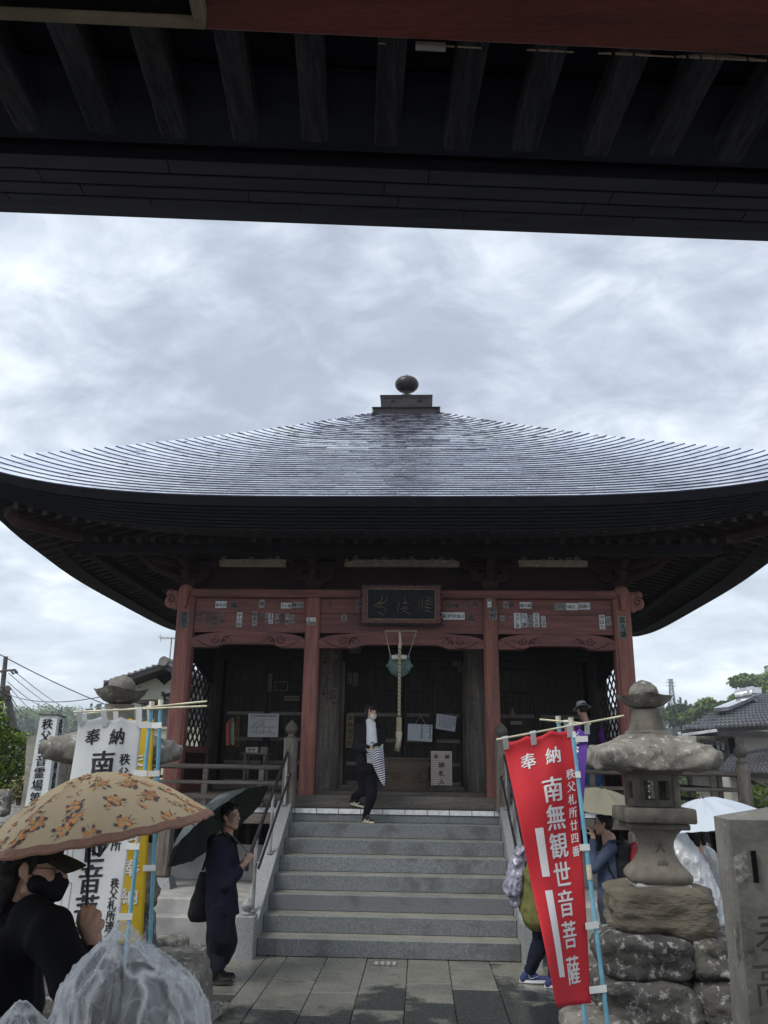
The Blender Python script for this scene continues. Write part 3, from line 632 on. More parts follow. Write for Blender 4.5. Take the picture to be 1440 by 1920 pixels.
# tie beam, boards, rainbow beams with carved scrolls
box('tie_beam', redx, hall, XC-3.0, XC+3.0, yc-.15, yc+.05, 4.09, 4.20, b=.012)
bays = [(-3.06+.12, -1.245-.1), (-1.145, 1.145), (1.345, 2.94)]
for (a, b) in bays:
    box('wall_board', redx, hall, XC+a, XC+b, yc-.03, yc+.03, 3.875, 4.088, b=.004)
    box('wall_board', redx, hall, XC+a, XC+b, yc-.045, yc+.03, 3.60, 3.870, b=.004)
def spiral(cx, cz, r, a0, turns, y, flip, n=22, grow=.18):
    return [(cx+flip*r*(1-(1-grow)*i/n)*math.cos(a0+turns*2*PI*i/n), y, cz+r*(1-(1-grow)*i/n)*math.sin(a0+turns*2*PI*i/n)) for i in range(n+1)]
for bi, (a, b) in enumerate(bays):
    x0, x1 = XC+a, XC+b; n = 28; top = []; bot = []; Lb = x1-x0
    for i in range(n+1):
        t = i/n; x = x0+Lb*t; top.append((x, 3.50+.115*math.sin(PI*min(1, max(0, t)))**.5)); e_ = min(t, 1-t)
        bot.append((x, 3.385+.05*min(1, max(0, (e_-.22)/.05)) if e_ > .2 else 3.385))
    q = MB(); q.prism(bot+top[::-1], yc-.085, yc+.06, 'y'); rb = q.build('rainbow_beam', redx, hall, smooth=30)
    yy = yc-.087
    for fl, cx in ((1, x0+.26*1), (-1, x1-.26*1)):
        q = MB(); cz = 3.50
        q.tube(spiral(cx+fl*.08, cz, .062, PI, 1.35, yy, fl), [.006]*8+[.0045]*15, 5)
        q.tube([(cx+fl*(-.18+.02*i), yy, cz-.02-.09*math.sin(PI*i/22*.9)-.0*i) for i in range(17)], .0055, 5)
        q.tube([(cx+fl*(.155+.013*i), yy, cz-.055+.0105*i+.012*math.sin(i*.9)) for i in range(11)]+[(cx+fl*.33, yy, cz+.035), (cx+fl*.37, yy, cz+.06)], [.009-.0006*i for i in range(13)], 5)
        q.tube([(cx+fl*(.165+.02*i), yy, cz-.02+.055*math.sin(i*.45)) for i in range(9)], [.007]*5+[.004]*4, 5)
        q.tube([(cx+fl*(.20+.012*i), yy, cz-.03-.002*i*i*.6) for i in range(5)], .005, 5)
        q.build('carved_scroll', carve, rb)
# side noses of the corner columns: clouded scroll blocks
for s in (-1, 1):
    q = MB(); cx = XC+s*3.20
    q.ell((cx+s*.02, yc-.02, 4.11), (.11, .07, .10)); q.ell((cx+s*.10, yc-.02, 4.04), (.095, .06, .10)); q.ell((cx+s*.11, yc-.02, 4.16), (.07, .055, .06)); q.ell((cx+s*.03, yc-.02, 3.98), (.06, .05, .07)); q.box(min(XC+s*3.05, cx), max(XC+s*3.05, cx), yc-.05, yc+.05, 3.96, 4.2)
    q.ell((XC+s*3.06, yc-.14, 4.20), (.10, .06, .07)); q.cap((XC+s*3.06, yc-.15, 4.21), (XC+s*3.06, yc-.15, 3.95), .06, .035)
    nb = blob(q, 'carved_nose', red, hall, .012, 2)
    q = MB(); q.tube(spiral(cx+s*.09, 4.06, .07, PI*.2, 1.3, yc-.085, s), .006, 5); q.build('carved_scroll', carve, nb)
# frieze wall, brackets, carved transoms
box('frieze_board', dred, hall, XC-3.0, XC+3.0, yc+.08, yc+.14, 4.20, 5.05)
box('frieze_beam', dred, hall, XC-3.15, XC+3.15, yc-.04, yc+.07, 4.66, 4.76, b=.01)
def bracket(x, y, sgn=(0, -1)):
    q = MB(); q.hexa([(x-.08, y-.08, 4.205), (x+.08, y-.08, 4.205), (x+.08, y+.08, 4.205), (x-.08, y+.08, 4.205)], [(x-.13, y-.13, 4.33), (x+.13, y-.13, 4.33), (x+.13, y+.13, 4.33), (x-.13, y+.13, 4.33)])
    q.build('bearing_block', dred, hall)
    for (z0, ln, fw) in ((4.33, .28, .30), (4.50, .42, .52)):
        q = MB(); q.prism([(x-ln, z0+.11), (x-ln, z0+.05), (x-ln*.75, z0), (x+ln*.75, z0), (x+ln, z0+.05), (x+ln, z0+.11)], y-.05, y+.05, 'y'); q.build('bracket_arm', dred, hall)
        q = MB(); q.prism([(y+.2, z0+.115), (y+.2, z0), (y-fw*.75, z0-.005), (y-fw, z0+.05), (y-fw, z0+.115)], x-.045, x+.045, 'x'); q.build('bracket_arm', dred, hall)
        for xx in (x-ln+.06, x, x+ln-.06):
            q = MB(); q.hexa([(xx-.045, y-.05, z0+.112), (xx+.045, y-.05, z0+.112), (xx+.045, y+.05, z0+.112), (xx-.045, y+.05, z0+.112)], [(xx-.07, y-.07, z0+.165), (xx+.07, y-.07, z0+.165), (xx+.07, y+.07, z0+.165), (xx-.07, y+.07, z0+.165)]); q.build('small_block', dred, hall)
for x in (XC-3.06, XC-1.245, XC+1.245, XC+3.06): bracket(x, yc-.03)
for s in (-1, 1):   # corner tail brackets pointing outwards
    q = MB(); q.tube([(XC+s*3.1, yc-.05, 4.36), (XC+s*3.45, yc-.38, 4.44), (XC+s*3.62, yc-.55, 4.56)], [.06, .055, .035], 6); q.build('corner_bracket', dred, hall)
    q = MB(); q.tube([(XC+s*3.1, yc-.05, 4.55), (XC+s*3.6, yc-.55, 4.60), (XC+s*3.85, yc-.80, 4.72)], [.06, .055, .035], 6); q.build('corner_bracket', dred, hall)
carv = mat('weathered_pale_carving', (.62, .58, .46), .85, (.30, .28, .22), 14, bump=.6, bscale=60, bdist=.006, edge=1)
for (px0, px1) in ((392, 552), (638, 876), (955, 1112)):
    p0 = P(px0, 1062, Y=yc+.0); p1 = P(px1, 1064, Y=yc+.0); W = p1.x-p0.x; zb = p0.z; H = P((px0+px1)/2, 1043, Y=yc).z-zb+.02; q = MB(); n = 40; up = []
    for i in range(n+1):
        t = i/n; up.append((p0.x+W*t, zb+H*(.12+.88*min(1, 3.2*min(t, 1-t))**.8)*(1+.10*math.sin(t*37)+.06*math.sin(t*71))))
    q.prism([(p1.x, zb), (p0.x, zb)]+up, yc-.03, yc+.05, 'y')
    tr = q.build('cloud_carving', carv, hall, smooth=30)
    q = MB(); k = 9 if W < 1.4 else 13
    for j in range(k):
        cx = p0.x+W*(j+.7)/(k+.4); r = H*.30*(1 if 0 < j < k-1 else .55); fl = 1 if j % 2 else -1
        q.tube(spiral(cx, zb+H*(.42+.12*math.sin(j*2.1)), r, j*1.1, 1.4, yc-.034, fl, 18), .008, 5)
        q.tube([(cx-r+.4*r*i, yc-.034, zb+H*.15+.018*math.sin(i*1.3+j)) for i in range(8)], .006, 5)
    q.build('cloud_relief', mat('pale_relief', (.50, .47, .38), .85), tr)
for (a, b) in bays:   # frog-leg strut between brackets
    cx = XC+(a+b)/2; q = MB(); q.prism([(cx-.30, 4.21), (cx-.24, 4.25), (cx-.12, 4.36), (cx+.12, 4.36), (cx+.24, 4.25), (cx+.30, 4.21)], yc-.01, yc+.07, 'y'); q.build('frog_leg_strut', dred, hall)

# porch: inner columns, door wall, doors
yb = 4.2
for x, r in ((-1.11, .185), (1.16, .17)):
    q = MB(); q.tube([(x, yb-.12, ZF+.15), (x, yb-.12, 4.3)], r, 20); q.build('inner_column', wood_gz, hall, smooth=True, off=(x, yb, ZF+.15))
for x in (-2.99, 3.09): q = MB(); q.tube([(x, yb-.05, ZF+.15), (x, yb-.05, 4.3)], .15, 16); q.build('inner_column', wood_dkz, hall, smooth=True, off=(x, yb, ZF+.15))
box('lintel', wood_dk, hall, XC-3.0, XC+3.0, yb-.10, yb+.1, 3.42, 3.62, b=.01)
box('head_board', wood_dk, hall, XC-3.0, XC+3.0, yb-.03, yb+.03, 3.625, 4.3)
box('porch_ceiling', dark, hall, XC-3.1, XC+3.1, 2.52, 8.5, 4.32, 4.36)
box('threshold', wood_gx, hall, XC-3.0, XC+3.0, yb-.14, yb+.1, ZF+.153, ZF+.25, b=.008)
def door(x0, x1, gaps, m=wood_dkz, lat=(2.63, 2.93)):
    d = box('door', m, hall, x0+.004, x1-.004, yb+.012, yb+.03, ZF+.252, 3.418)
    for xx in (x0+.004, x1-.052): box('stile', m, d, xx, xx+.048, yb-.02, yb+.045, ZF+.252, 3.418, b=.004)
    for z in (ZF+.252, 1.83, 2.18, 2.21+.36, lat[1]+.01, 3.30): box('rail', wood_gx if z < 2.6 else wood_dk, d, x0+.053, x1-.053, yb-.018, yb+.010, z, z+.055, b=.004)
    n = 5
    for i in range(n):
        xx = x0+.052+(x1-x0-.104)*(i+.5)/n; box('lattice_bar', wood_dk, d, xx-.009, xx+.009, yb-.012, yb+.008, lat[0], lat[1]+.008)
    for i in range(3): z = lat[0]+(lat[1]-lat[0])*(i+.6)/3; box('lattice_bar', wood_dk, d, x0+.055, x1-.055, yb-.015, yb+.006, z-.009, z+.009)
    return d
for a, b in ((-.88, -.42), (-.42, .045), (.055, .52), (.52, .985)): door(a, b, 0)
for a, b in ((-2.80, -2.10), (-2.10, -1.36), (1.40, 2.15), (2.15, 2.88)): door(a, b, 0)
for x in (-.92, 1.02): box('door_jamb', wood_gz, hall, x-.04, x+.04, yb-.08, yb+.04, ZF+.252, 3.42, b=.005)
# side screens: diamond lattice over red panels
for s, lx in ((-1, XC-3.04), (1, XC+3.04)):
    y0, y1, z0, z1 = 2.60, 3.98, 2.07, 3.30
    scr = box('screen_frame', red, hall, lx-.035, lx+.035, y0-.06, y1+.06, 1.98, 2.065, b=.004)
    box('screen_rail', red, hall, lx-.035, lx+.035, y0-.06, y1+.06, ZF+.153, ZF+.24, b=.004)
    for yy in (y0-.06, y1-.0): box('screen_post', red, hall, lx-.03, lx+.03, yy, yy+.06, ZF+.241, 1.979)
    for i in range(5): box('screen_panel', dred, hall, lx-.012, lx+.012, y0+.005+i*.275, y0+.275+i*.275, ZF+.242, 1.978, b=.003)
    ps = .25
    lat_m = mat('lattice_strip', (.035, .03, .03), .7)
    for dr in (1, -1):
        for k in range(-9, 10):
            # line y = y0 + k*ps + t, z = z0 + dr-dependent 1.9 slope, clipped to the arched opening
            pts = []
            for j in range(61):
                z = z0+(z1-z0)*j/60; y = (y0+y1)/2+k*ps+dr*(z-(z0+z1)/2)*1.3
                zt = z1-.28*max(0, (y-(y0+.05)))/(y1-y0)*1.0-.10*math.exp(-((y-y0)/.12)**2)
                if y0 <= y <= y1 and z <= zt: pts.append((lx+dr*.0032, y, z))
            if len(pts) > 3:
                a, b = Vector(pts[0]), Vector(pts[-1]); q = MB(); t = (b-a).normalized(); u = t.cross(Vector((1, 0, 0)))*.024; h = Vector((.003, 0, 0))
                q.hexa([a-u-h, a+u-h, a+u+h, a-u+h], [b-u-h, b+u-h, b+u+h, b-u+h]); q.build('lattice_strip', lat_m, hall)
    vs = []; q = MB()
    poly = [(y0-.06, 4.3), (y0-.06, z1-.12)]+[(y0+.02+(y1-y0)*i/12, z1-.28*i/12-.10*math.exp(-(((y1-y0)*i/12)/.12)**2)-.0) for i in range(13)]+[(y1+.06, z0+.6), (y1+.06, 4.3)]
    q.prism(poly, lx-.02, lx+.02, 'x'); q.build('screen_head', dark, hall)
# side and back walls of the closed part
for sx in (-1, 1): box('side_wall', wood_dkz, hall, XC+sx*3.06-.05, XC+sx*3.06+.05, yb+.05, 8.5, ZF+.0, 4.7)
box('back_wall', wood_dkz, hall, XC-3.0, XC+3.0, 8.45, 8.55, ZF, 4.7)
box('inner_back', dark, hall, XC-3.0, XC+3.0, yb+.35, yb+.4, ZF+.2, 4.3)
for sx in (-1, 1):
    for yy in (yb+2.1, 8.45): box('side_column', red, hall, XC+sx*3.06-.12, XC+sx*3.06+.12, yy-.12, yy+.12, ZF, 4.7, b=.02)

# veranda railing
def giboshi(q, x, y, z, r):
    q.lathe([(r*.86, z), (r*.86, z+r*.25), (r*.6, z+r*.4), (r*.55, z+r*.75), (r*.95, z+r*1.1), (r*1.12, z+r*1.6), (r*.95, z+r*2.2), (r*.5, z+r*2.7), (r*.12, z+r*3.05), (.003, z+r*3.2)], (x, y, 0), 18)
rail_w = mat('grey_rail_wood', (.125, .11, .092), .75, (.055, .048, .042), 3, bump=.4, stretch=(1, 8, 8), grain=.5, edge=.9)
for s, lab in ((-1, 'weathered wooden veranda railing on the left, behind the green umbrella'), (1, 'weathered wooden veranda railing on the right, behind the stone lantern')):
    t = thing('veranda_railing', lab, 'railing', (s*2.9, 2.02, ZF), 'veranda railings')
    xa, xb = (-4.30, -1.37) if s < 0 else (1.37, 4.40); y = 2.02
    for (z0, z1, w_, nm) in ((1.76, 1.815, .03, 'top_rail'), (1.575, 1.62, .03, 'middle_rail'), (1.39, 1.45, .035, 'bottom_rail')):
        q = MB()
        if nm == 'top_rail': q.tube([(xa, y, 1.79), (xb, y, 1.79)], .032, 12)
        else: q.box(xa, xb, y-w_, y+w_, z0, z1, b=.006)
        q.build(nm, rail_w, t, smooth=30)
        q = MB(); xe = xa if s < 0 else xb
        if nm == 'top_rail': q.tube([(xe, y, 1.79), (xe, 8.9, 1.79)], .032, 10)
        else: q.box(xe-w_, xe+w_, y+.05, 8.9, z0, z1)
        q.build(nm, rail_w, t, smooth=30)
    for k in range(4):
        xx = xa+(xb-xa)*(k+.5)/4
        q = MB(); q.box(xx-.035, xx+.035, y-.025, y+.025, 1.62, 1.765, b=.008); q.build('strut', rail_w, t)
        q = MB(); q.box(xx-.04, xx+.04, y-.033, y+.033, ZF, 1.574, b=.008); q.build('strut', rail_w, t)
    for k in range(5):
        yy = 2.9+k*1.3; q = MB(); q.box((xa if s < 0 else xb)-.03, (xa if s < 0 else xb)+.03, yy-.03, yy+.03, ZF, 1.765); q.build('strut', rail_w, t)
    for xx, r, zt in (((-1.37 if s < 0 else 1.37), .07, 2.16), ((-4.30 if s < 0 else 4.40), .075, 1.93)):
        q = MB()
        if abs(xx) < 2: q.prism([(xx-.085, y-.055), (xx-.055, y-.085), (xx+.055, y-.085), (xx+.085, y-.055), (xx+.085, y+.055), (xx+.055, y+.085), (xx-.055, y+.085), (xx-.085, y+.055)], ZF, zt)
        else: q.tube([(xx, y, ZF), (xx, y, zt-.10)], .085, 16); q.lathe([(.085, zt-.10), (.075, zt-.04), (.055, zt)], (xx, y, 0), 16)
        p = q.build('newel', wood_gz, t, smooth=35, off=(xx, y, ZF)); k = MB(); giboshi(k, xx, y, zt, r*1.05); k.build('finial', rail_w, p, smooth=True)

# paper name stickers pasted on the beams
def sticker(px, py, pw, ph, txt, pm=paper, im=ink, Y=yc-.05, rot=0., horiz=False, tw=None):
    c = P(px+pw/2, py+ph/2, Y=Y); k = (Y-CAMP.y)/FPX*1.03; w_, h_ = pw*k, ph*k*.97
    u = Vector((math.cos(rot), 0, math.sin(rot))); v = Vector((-math.sin(rot), 0, math.cos(rot)))
    q = MB(); q.m = 0; f = plane_fn(c, u, v)
    nrm = Vector((0, -1, 0)); q.add([f(-w_/2, -h_/2), f(w_/2, -h_/2), f(w_/2, h_/2), f(-w_/2, h_/2)]+[Vector(f(a, b))+nrm*.0025 for a, b in ((-w_/2, -h_/2), (w_/2, -h_/2), (w_/2, h_/2), (-w_/2, h_/2))], [(0, 1, 2, 3), (7, 6, 5, 4), (0, 4, 5, 1), (1, 5, 6, 2), (2, 6, 7, 3), (3, 7, 4, 0)])
    q.m = 1; f2 = plane_fn(c+nrm*.004, u, v)
    n = len(txt)
    if horiz: sz = min(h_*.74, w_/n*.98); htext(q, txt, 0, -h_*.03, sz, w_*.96/n, f2, bold=.035)
    else: sz = min(w_*.86, h_/n*.98); vtext(q, txt, 0, h_*.48, sz, h_*.96/n, f2, bold=.03)
    return q.build('votive_sticker', [pm, im], hall, off=c)
yl = yc-.052; yu = yc-.036
S_ = sticker
S_(404, 1127, 21, 13, '倉太谷', paper, ink, yu, 0, True); S_(431, 1128, 15, 13, '講', paper_fade, ink, yu, 0, True)
S_(486, 1124, 10, 16, '林', paper_old, ink_soft, yu); S_(527, 1130, 20, 11, 'ろと箇', paper, ink, yu, 0, True); S_(549, 1128, 20, 12, '勝つ十', paper_old, ink, yu, 0, True)
S_(367, 1146, 9, 24, '田辺', paper_fade, ink_soft, yl); S_(386, 1149, 8, 23, '石川子', paper_fade, ink, yl); S_(397, 1148, 9, 26, '江戸川', paper_fade, ink, yl); S_(411, 1148, 9, 22, '二宮', paper_fade, ink_soft, yl)
S_(444, 1148, 10, 28, '中川桜', paper, ink, yl); S_(473, 1147, 9, 27, '松本子', paper_old, ink, yl); S_(488, 1149, 6, 19, '一田中', paper_fade, ink, yl); S_(497, 1149, 7, 17, '佐藤', paper_old, ink_soft, yl)
S_(504, 1150, 8, 20, '青岡村', paper, ink, yl); S_(516, 1150, 7, 19, '小林', paper_old, ink_soft, yl); S_(526, 1150, 7, 18, '高島', paper_fade, ink_soft, yl); S_(535, 1150, 8, 21, '八豊', paper_old, ink, yl); S_(545, 1152, 7, 17, '六沢', paper_old, ink_soft, yl)
S_(575, 1158, 17, 7, '鬼い', paper, ink, yc-.106, 0, True); S_(575, 1166, 17, 6, 'はせら', paper_old, ink, yc-.106, .05, True)
S_(616, 1126, 6, 14, '久', paper_fade, ink_soft, yu); S_(640, 1152, 10, 13, '谷森', paper_old, ink, yl); S_(668, 1122, 9, 22, '太田山', paper_old, ink, yu); S_(585, 1122, 9, 15, '宮', paper_fade, ink_soft, yu)
S_(839, 1129, 21, 12, '大川豊', paper_fade, ink, yu, 0, True); S_(828, 1148, 21, 14, '篠口円', paper, ink, yl, 0, True); S_(850, 1148, 21, 14, '北島よ', paper, ink, yl, 0, True); S_(871, 1130, 6, 12, '一', paper_fade, ink, yu); S_(877, 1150, 12, 18, '森', paper_fade, ink_soft, yl); S_(884, 1124, 12, 15, '古', paper_fade, ink_soft, yu)
S_(914, 1121, 7, 18, '栗一', paper, ink, yc-.106); S_(918, 1138, 13, 24, '明野', paper_old, ink_soft, yc-.106)
S_(944, 1128, 9, 13, '文', paper_old, ink, yu); S_(954, 1128, 9, 12, '田', paper_fade, ink_soft, yu); S_(975, 1129, 21, 12, '島の森', paper, ink, yu, 0, True)
S_(938, 1154, 8, 10, '川', paper_old, ink_soft, yl); S_(964, 1149, 12, 29, '川小し部', paper, ink, yl); S_(978, 1150, 10, 26, '山つ講', paper, ink, yl, -.03); S_(989, 1153, 9, 22, '松文人', paper_old, ink, yl); S_(1000, 1149, 11, 27, '川もの谷', paper, ink, yl); S_(1015, 1155, 8, 21, '六谷中', paper, ink_soft, yl, .05)
S_(1040, 1131, 21, 13, '三いた', paper_old, ink, yu, 0, True); S_(1062, 1131, 21, 13, '深記し', paper, ink, yu, 0, True); S_(1085, 1130, 21, 13, '岩波い', paper, ink, yu, 0, True)
S_(1124, 1153, 10, 27, '中ほた', paper, ink, yl); S_(1136, 1155, 9, 18, '三', paper_old, ink_soft, yl); S_(1160, 1155, 14, 42, '嘉洗講', mat('green_grey_paper', (.22, .25, .22), .85), ink, yc-.126)
S_(338, 1146, 16, 32, '大文三', mat('grey_sticker', (.13, .12, .125), .85), ink, yc-.126)
for k, (px, py, h) in enumerate([(605, 1222, 24), (612, 1250, 26), (619, 1262, 18), (603, 1284, 20), (617, 1292, 20), (623, 1290, 34), (626, 1226, 18)]): S_(px, py, 7, h, random.choice(['山川谷', '小田林', '三宅講']), paper_fade if k % 2 else mat('brown_paper', (.22, .19, .15), .9), ink, yb-.31)
for k, (px, py, w_, h) in enumerate([(655, 1216, 22, 9), (700, 1204, 18, 6), (838, 1208, 30, 8), (870, 1210, 24, 7), (662, 1262, 9, 24), (652, 1262, 8, 20), (859, 1240, 6, 20), (848, 1240, 9, 10)]): S_(px, py, w_, h, '三山林講田'[:3 if w_ > 15 else 2], mat('dim_paper', (.13, .12, .11), .9), ink, yb-.105, 0, w_ > h)
# ================================================================== THE GATE overhead
ga = math.radians(4.85); gu = Vector((math.cos(ga), math.sin(ga), 0)); gn = Vector((-math.sin(ga), math.cos(ga), 0))   # along the gate, outwards towards the hall
e0 = P(0, 398, Z=3.60); e1 = P(1440, 453, Z=3.60); go = (e0+e1)/2
gate = thing('temple_gate', 'roofed gate overhead with a red beam, dark rafters and a stepped board eave', 'gate', (go.x, go.y, 0))
def G(a, b, z): return go+gu*a+gn*b+Vector((0, 0, z-3.60))   # along, outwards from the eave edge, height
def gbox(name, m, a0, a1, b0, b1, z0, z1, b=.0, par=None, dz=0.):
    q = MB(); xf = Matrix.Translation(G(0, 0, 0)) @ Matrix.Rotation(ga, 4, 'Z'); q.box(a0, a1, b0, b1, z0, z1, xf, b=b); return q.build(name, m, par or gate)
HW = 3.6
# eave boards: five stepped strips, each made of long boards with butt joints
bz_ = 3.60
prev = 0.0; strips = []
ys_px = [428, 412, 394, 372, 347, 318, 288]    # strip edges at the photo centre, from the eave inwards
zz_ = 3.60; edges = [0.]
for k, py in enumerate([402, 383, 361, 336, 308]):
    zk = 3.60-.010*(k+1); p = P(720, py, Z=zk); edges.append((p-go).dot(gn))
rnd = random.Random(4)
gbox('eave_edge_board', gateboard, -HW, HW, -.075, 0, 3.598, 3.70, b=.004)
for k in range(5):
    b1 = edges[k] if k else -.078; b0 = edges[k+1]; zk = 3.597-.010*(k+1)
    a = -HW; 
    while a < HW:
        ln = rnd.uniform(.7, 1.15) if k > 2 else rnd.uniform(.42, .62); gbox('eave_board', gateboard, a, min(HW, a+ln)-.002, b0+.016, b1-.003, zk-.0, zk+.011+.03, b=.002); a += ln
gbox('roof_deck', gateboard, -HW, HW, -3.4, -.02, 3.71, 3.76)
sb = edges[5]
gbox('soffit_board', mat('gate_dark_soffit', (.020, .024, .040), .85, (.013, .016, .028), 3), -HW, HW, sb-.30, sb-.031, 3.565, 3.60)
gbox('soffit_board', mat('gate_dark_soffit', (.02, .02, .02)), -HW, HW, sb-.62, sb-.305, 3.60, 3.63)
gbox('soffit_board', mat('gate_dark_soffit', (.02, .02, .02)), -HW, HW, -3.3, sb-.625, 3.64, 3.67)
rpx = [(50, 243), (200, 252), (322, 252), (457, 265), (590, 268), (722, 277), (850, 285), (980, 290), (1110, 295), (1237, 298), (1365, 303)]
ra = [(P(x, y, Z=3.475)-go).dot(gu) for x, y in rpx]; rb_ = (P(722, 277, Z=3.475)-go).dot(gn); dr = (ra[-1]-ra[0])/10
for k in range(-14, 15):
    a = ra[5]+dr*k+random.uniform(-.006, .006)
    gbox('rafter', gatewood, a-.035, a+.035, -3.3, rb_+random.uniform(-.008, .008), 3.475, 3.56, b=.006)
bm0 = P(720, 80, Z=3.02); bb = (bm0-go).dot(gn)
gbox('head_beam', gatered, -HW, HW, bb-.26, bb, 3.02, 3.30, b=.012)
# flaking edge: pale bare timber showing along the lower edge
q = MB(); rnd = random.Random(8)
for i in range(120):
    a = -.1+i*.012+rnd.uniform(-.004, .004); 
    hgt = max(0, .004+.010*nz((i*.12, 0, 0), 1, 3))*min(1, max(0, (i-10)/60)+.3)
    if hgt > .001: q.add([G(a, bb+.0015, 3.018), G(a+.0125, bb+.0015, 3.018), G(a+.0125, bb+.0015, 3.020+hgt), G(a, bb+.0015, 3.020+hgt)], [(0, 1, 2, 3)])
o = q.build('flaked_edge', mat('bare_timber', (.30, .24, .19), .8), gate); o['kind'] = 'stuff'
f0 = P(388, 18, Z=3.017); fa = (f0-go).dot(gu); fbv = (f0-go).dot(gn)
tan_m = mat('tan_frame', (.26, .22, .15), .6)
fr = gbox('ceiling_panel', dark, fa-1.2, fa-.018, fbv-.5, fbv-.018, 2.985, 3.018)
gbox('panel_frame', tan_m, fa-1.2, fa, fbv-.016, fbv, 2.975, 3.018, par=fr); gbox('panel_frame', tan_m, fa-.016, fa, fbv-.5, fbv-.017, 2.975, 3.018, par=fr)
t0 = P(808, 82, Z=3.02); a = (t0-go).dot(gu); q = MB(); q.add([G(a-.026, bb+.003, 3.012), G(a+.026, bb+.003, 3.012), G(a+.026, bb+.003, 3.03), G(a-.026, bb+.003, 3.03), G(a-.026, bb+.006, 3.012), G(a+.026, bb+.006, 3.012), G(a+.026, bb+.006, 3.03), G(a-.026, bb+.006, 3.03)], [(0, 1, 2, 3), (7, 6, 5, 4), (0, 4, 5, 1), (2, 6, 7, 3)]); q.build('paper_tag', paper_old, gate)
for s in (-1, 1):
    for b_ in (bb-.13, -3.1): gbox('column', gatered, s*1.9-.14, s*1.9+.14, b_-.14, b_+.14, -.06, 3.02, b=.03)
for b_ in (-3.1,): gbox('rear_beam', gatered, -HW, HW, b_-.12, b_+.12, 3.021, 3.30)

# ================================================================== hanging and resting things of the hall
# name board
p0 = P(679, 1098, Y=2.22); p1 = P(827, 1170, Y=2.22); cx, cz = (p0.x+p1.x)/2, (p0.z+p1.z)/2; W, H = (p1.x-p0.x)/2, (p0.z-p1.z)/2
pb = thing('name_board', 'carved dark name board with three pale brush characters hung over the central bay', 'name board', (cx, 2.2, cz))
tilt = Matrix.Translation((cx, 2.2, cz)) @ Matrix.Rotation(math.radians(12), 4, 'X') @ Matrix.Translation((-cx, -2.2, -cz))
q = MB(); q.box(cx-W*.86, cx+W*.86, 2.19, 2.23, cz-H*.78, cz+H*.80, tilt); q.build('panel', mat('board_black', (.012, .014, .02), .5), pb)
for a in ((cx-W, cx+W, cz+H*.81, cz+H), (cx-W, cx+W, cz-H, cz-H*.79), (cx-W, cx-W*.87, cz-H*.785, cz+H*.805), (cx+W*.87, cx+W, cz-H*.785, cz+H*.805)):
    q = MB(); q.box(a[0], a[1], 2.165, 2.25, a[2], a[3], tilt, b=.01); q.build('frame_side', redx, pb)
q = MB()
for a in ((cx-W*.86, cx+W*.86, cz+H*.765, cz+H*.80), (cx-W*.86, cx+W*.86, cz-H*.78, cz-H*.745), (cx-W*.86, cx-W*.845, cz-H*.78, cz+H*.8), (cx+W*.845, cx+W*.86, cz-H*.78, cz+H*.8)): q.box(a[0], a[1], 2.178, 2.189, a[2], a[3], tilt)
q.build('inner_trim', gold, pb)
q = MB()
for i in range(22):   # wavy carved rim
    x = cx-W*1.02+2.04*W*i/21; q.ell((x, 2.17, cz-H-.012*(i % 2)), (.028, .02, .022), 8, 5, tilt); q.ell((x, 2.17, cz+H+.010*(i % 2)), (.028, .02, .016), 8, 5, tilt)
for i in range(9):
    z = cz-H+2*H*i/8; q.ell((cx-W-.012*(i % 2), 2.17, z), (.018, .02, .026), 8, 5, tilt); q.ell((cx+W+.012*(i % 2), 2.17, z), (.018, .02, .026), 8, 5, tilt)
q.build('carved_rim', mat('rim_dark_green', (.03, .035, .04), .6), pb, smooth=True)
q = MB()
for ch, t in (('寺', -.52), ('欽', .0), ('徳', .52)): pass
# brush characters written right to left, built from strokes
def stroke(q, pts, r): q.tube([tilt @ Vector((cx+W*a, 2.182, cz+H*b)) for a, b in pts], [r*(.5+.9*math.sin(PI*(i+.6)/(len(pts)+.2))) for i in range(len(pts))], 6, flat=.35)
r0 = .013
for s_ in ([(-.62, .02), (-.50, .06), (-.40, .10)], [(-.50, .44), (-.47, .30), (-.53, .14), (-.62, -.02), (-.68, -.06)], [(-.38, .42), (-.36, .25), (-.42, .12), (-.50, .0), (-.57, -.12)], [(-.66, -.08), (-.56, -.14), (-.45, -.16), (-.38, -.24), (-.40, -.40), (-.48, -.55)], [(-.60, -.38), (-.52, -.48), (-.47, -.56)],
           [(-.10, .14), (-.04, .02), (-.08, -.16), (-.10, -.36), (-.03, -.40)], [(.10, .46), (.08, .26), (.13, .10), (.07, -.02)], [(.02, .08), (.12, .10), (.20, .06)], [(.02, -.10), (.10, -.16), (.18, -.22), (.08, -.34), (-.02, -.42)], [(.04, -.30), (.14, -.42), (.24, -.52)], [(-.02, -.24), (.08, -.20), (.16, -.10)],
           [(.44, .20), (.45, .02), (.42, -.30)], [(.54, .34), (.52, .16), (.54, -.02), (.50, -.26)], [(.62, .42), (.70, .36), (.76, .28)], [(.58, .18), (.68, .20), (.78, .12)], [(.60, .04), (.70, .04), (.78, -.04)], [(.56, -.12), (.66, -.16), (.76, -.18)], [(.58, -.36), (.66, -.30), (.74, -.40), (.80, -.46)], [(.66, .30), (.65, .05), (.64, -.2)]): stroke(q, s_, r0)
q.build('brush_characters', gold, pb)

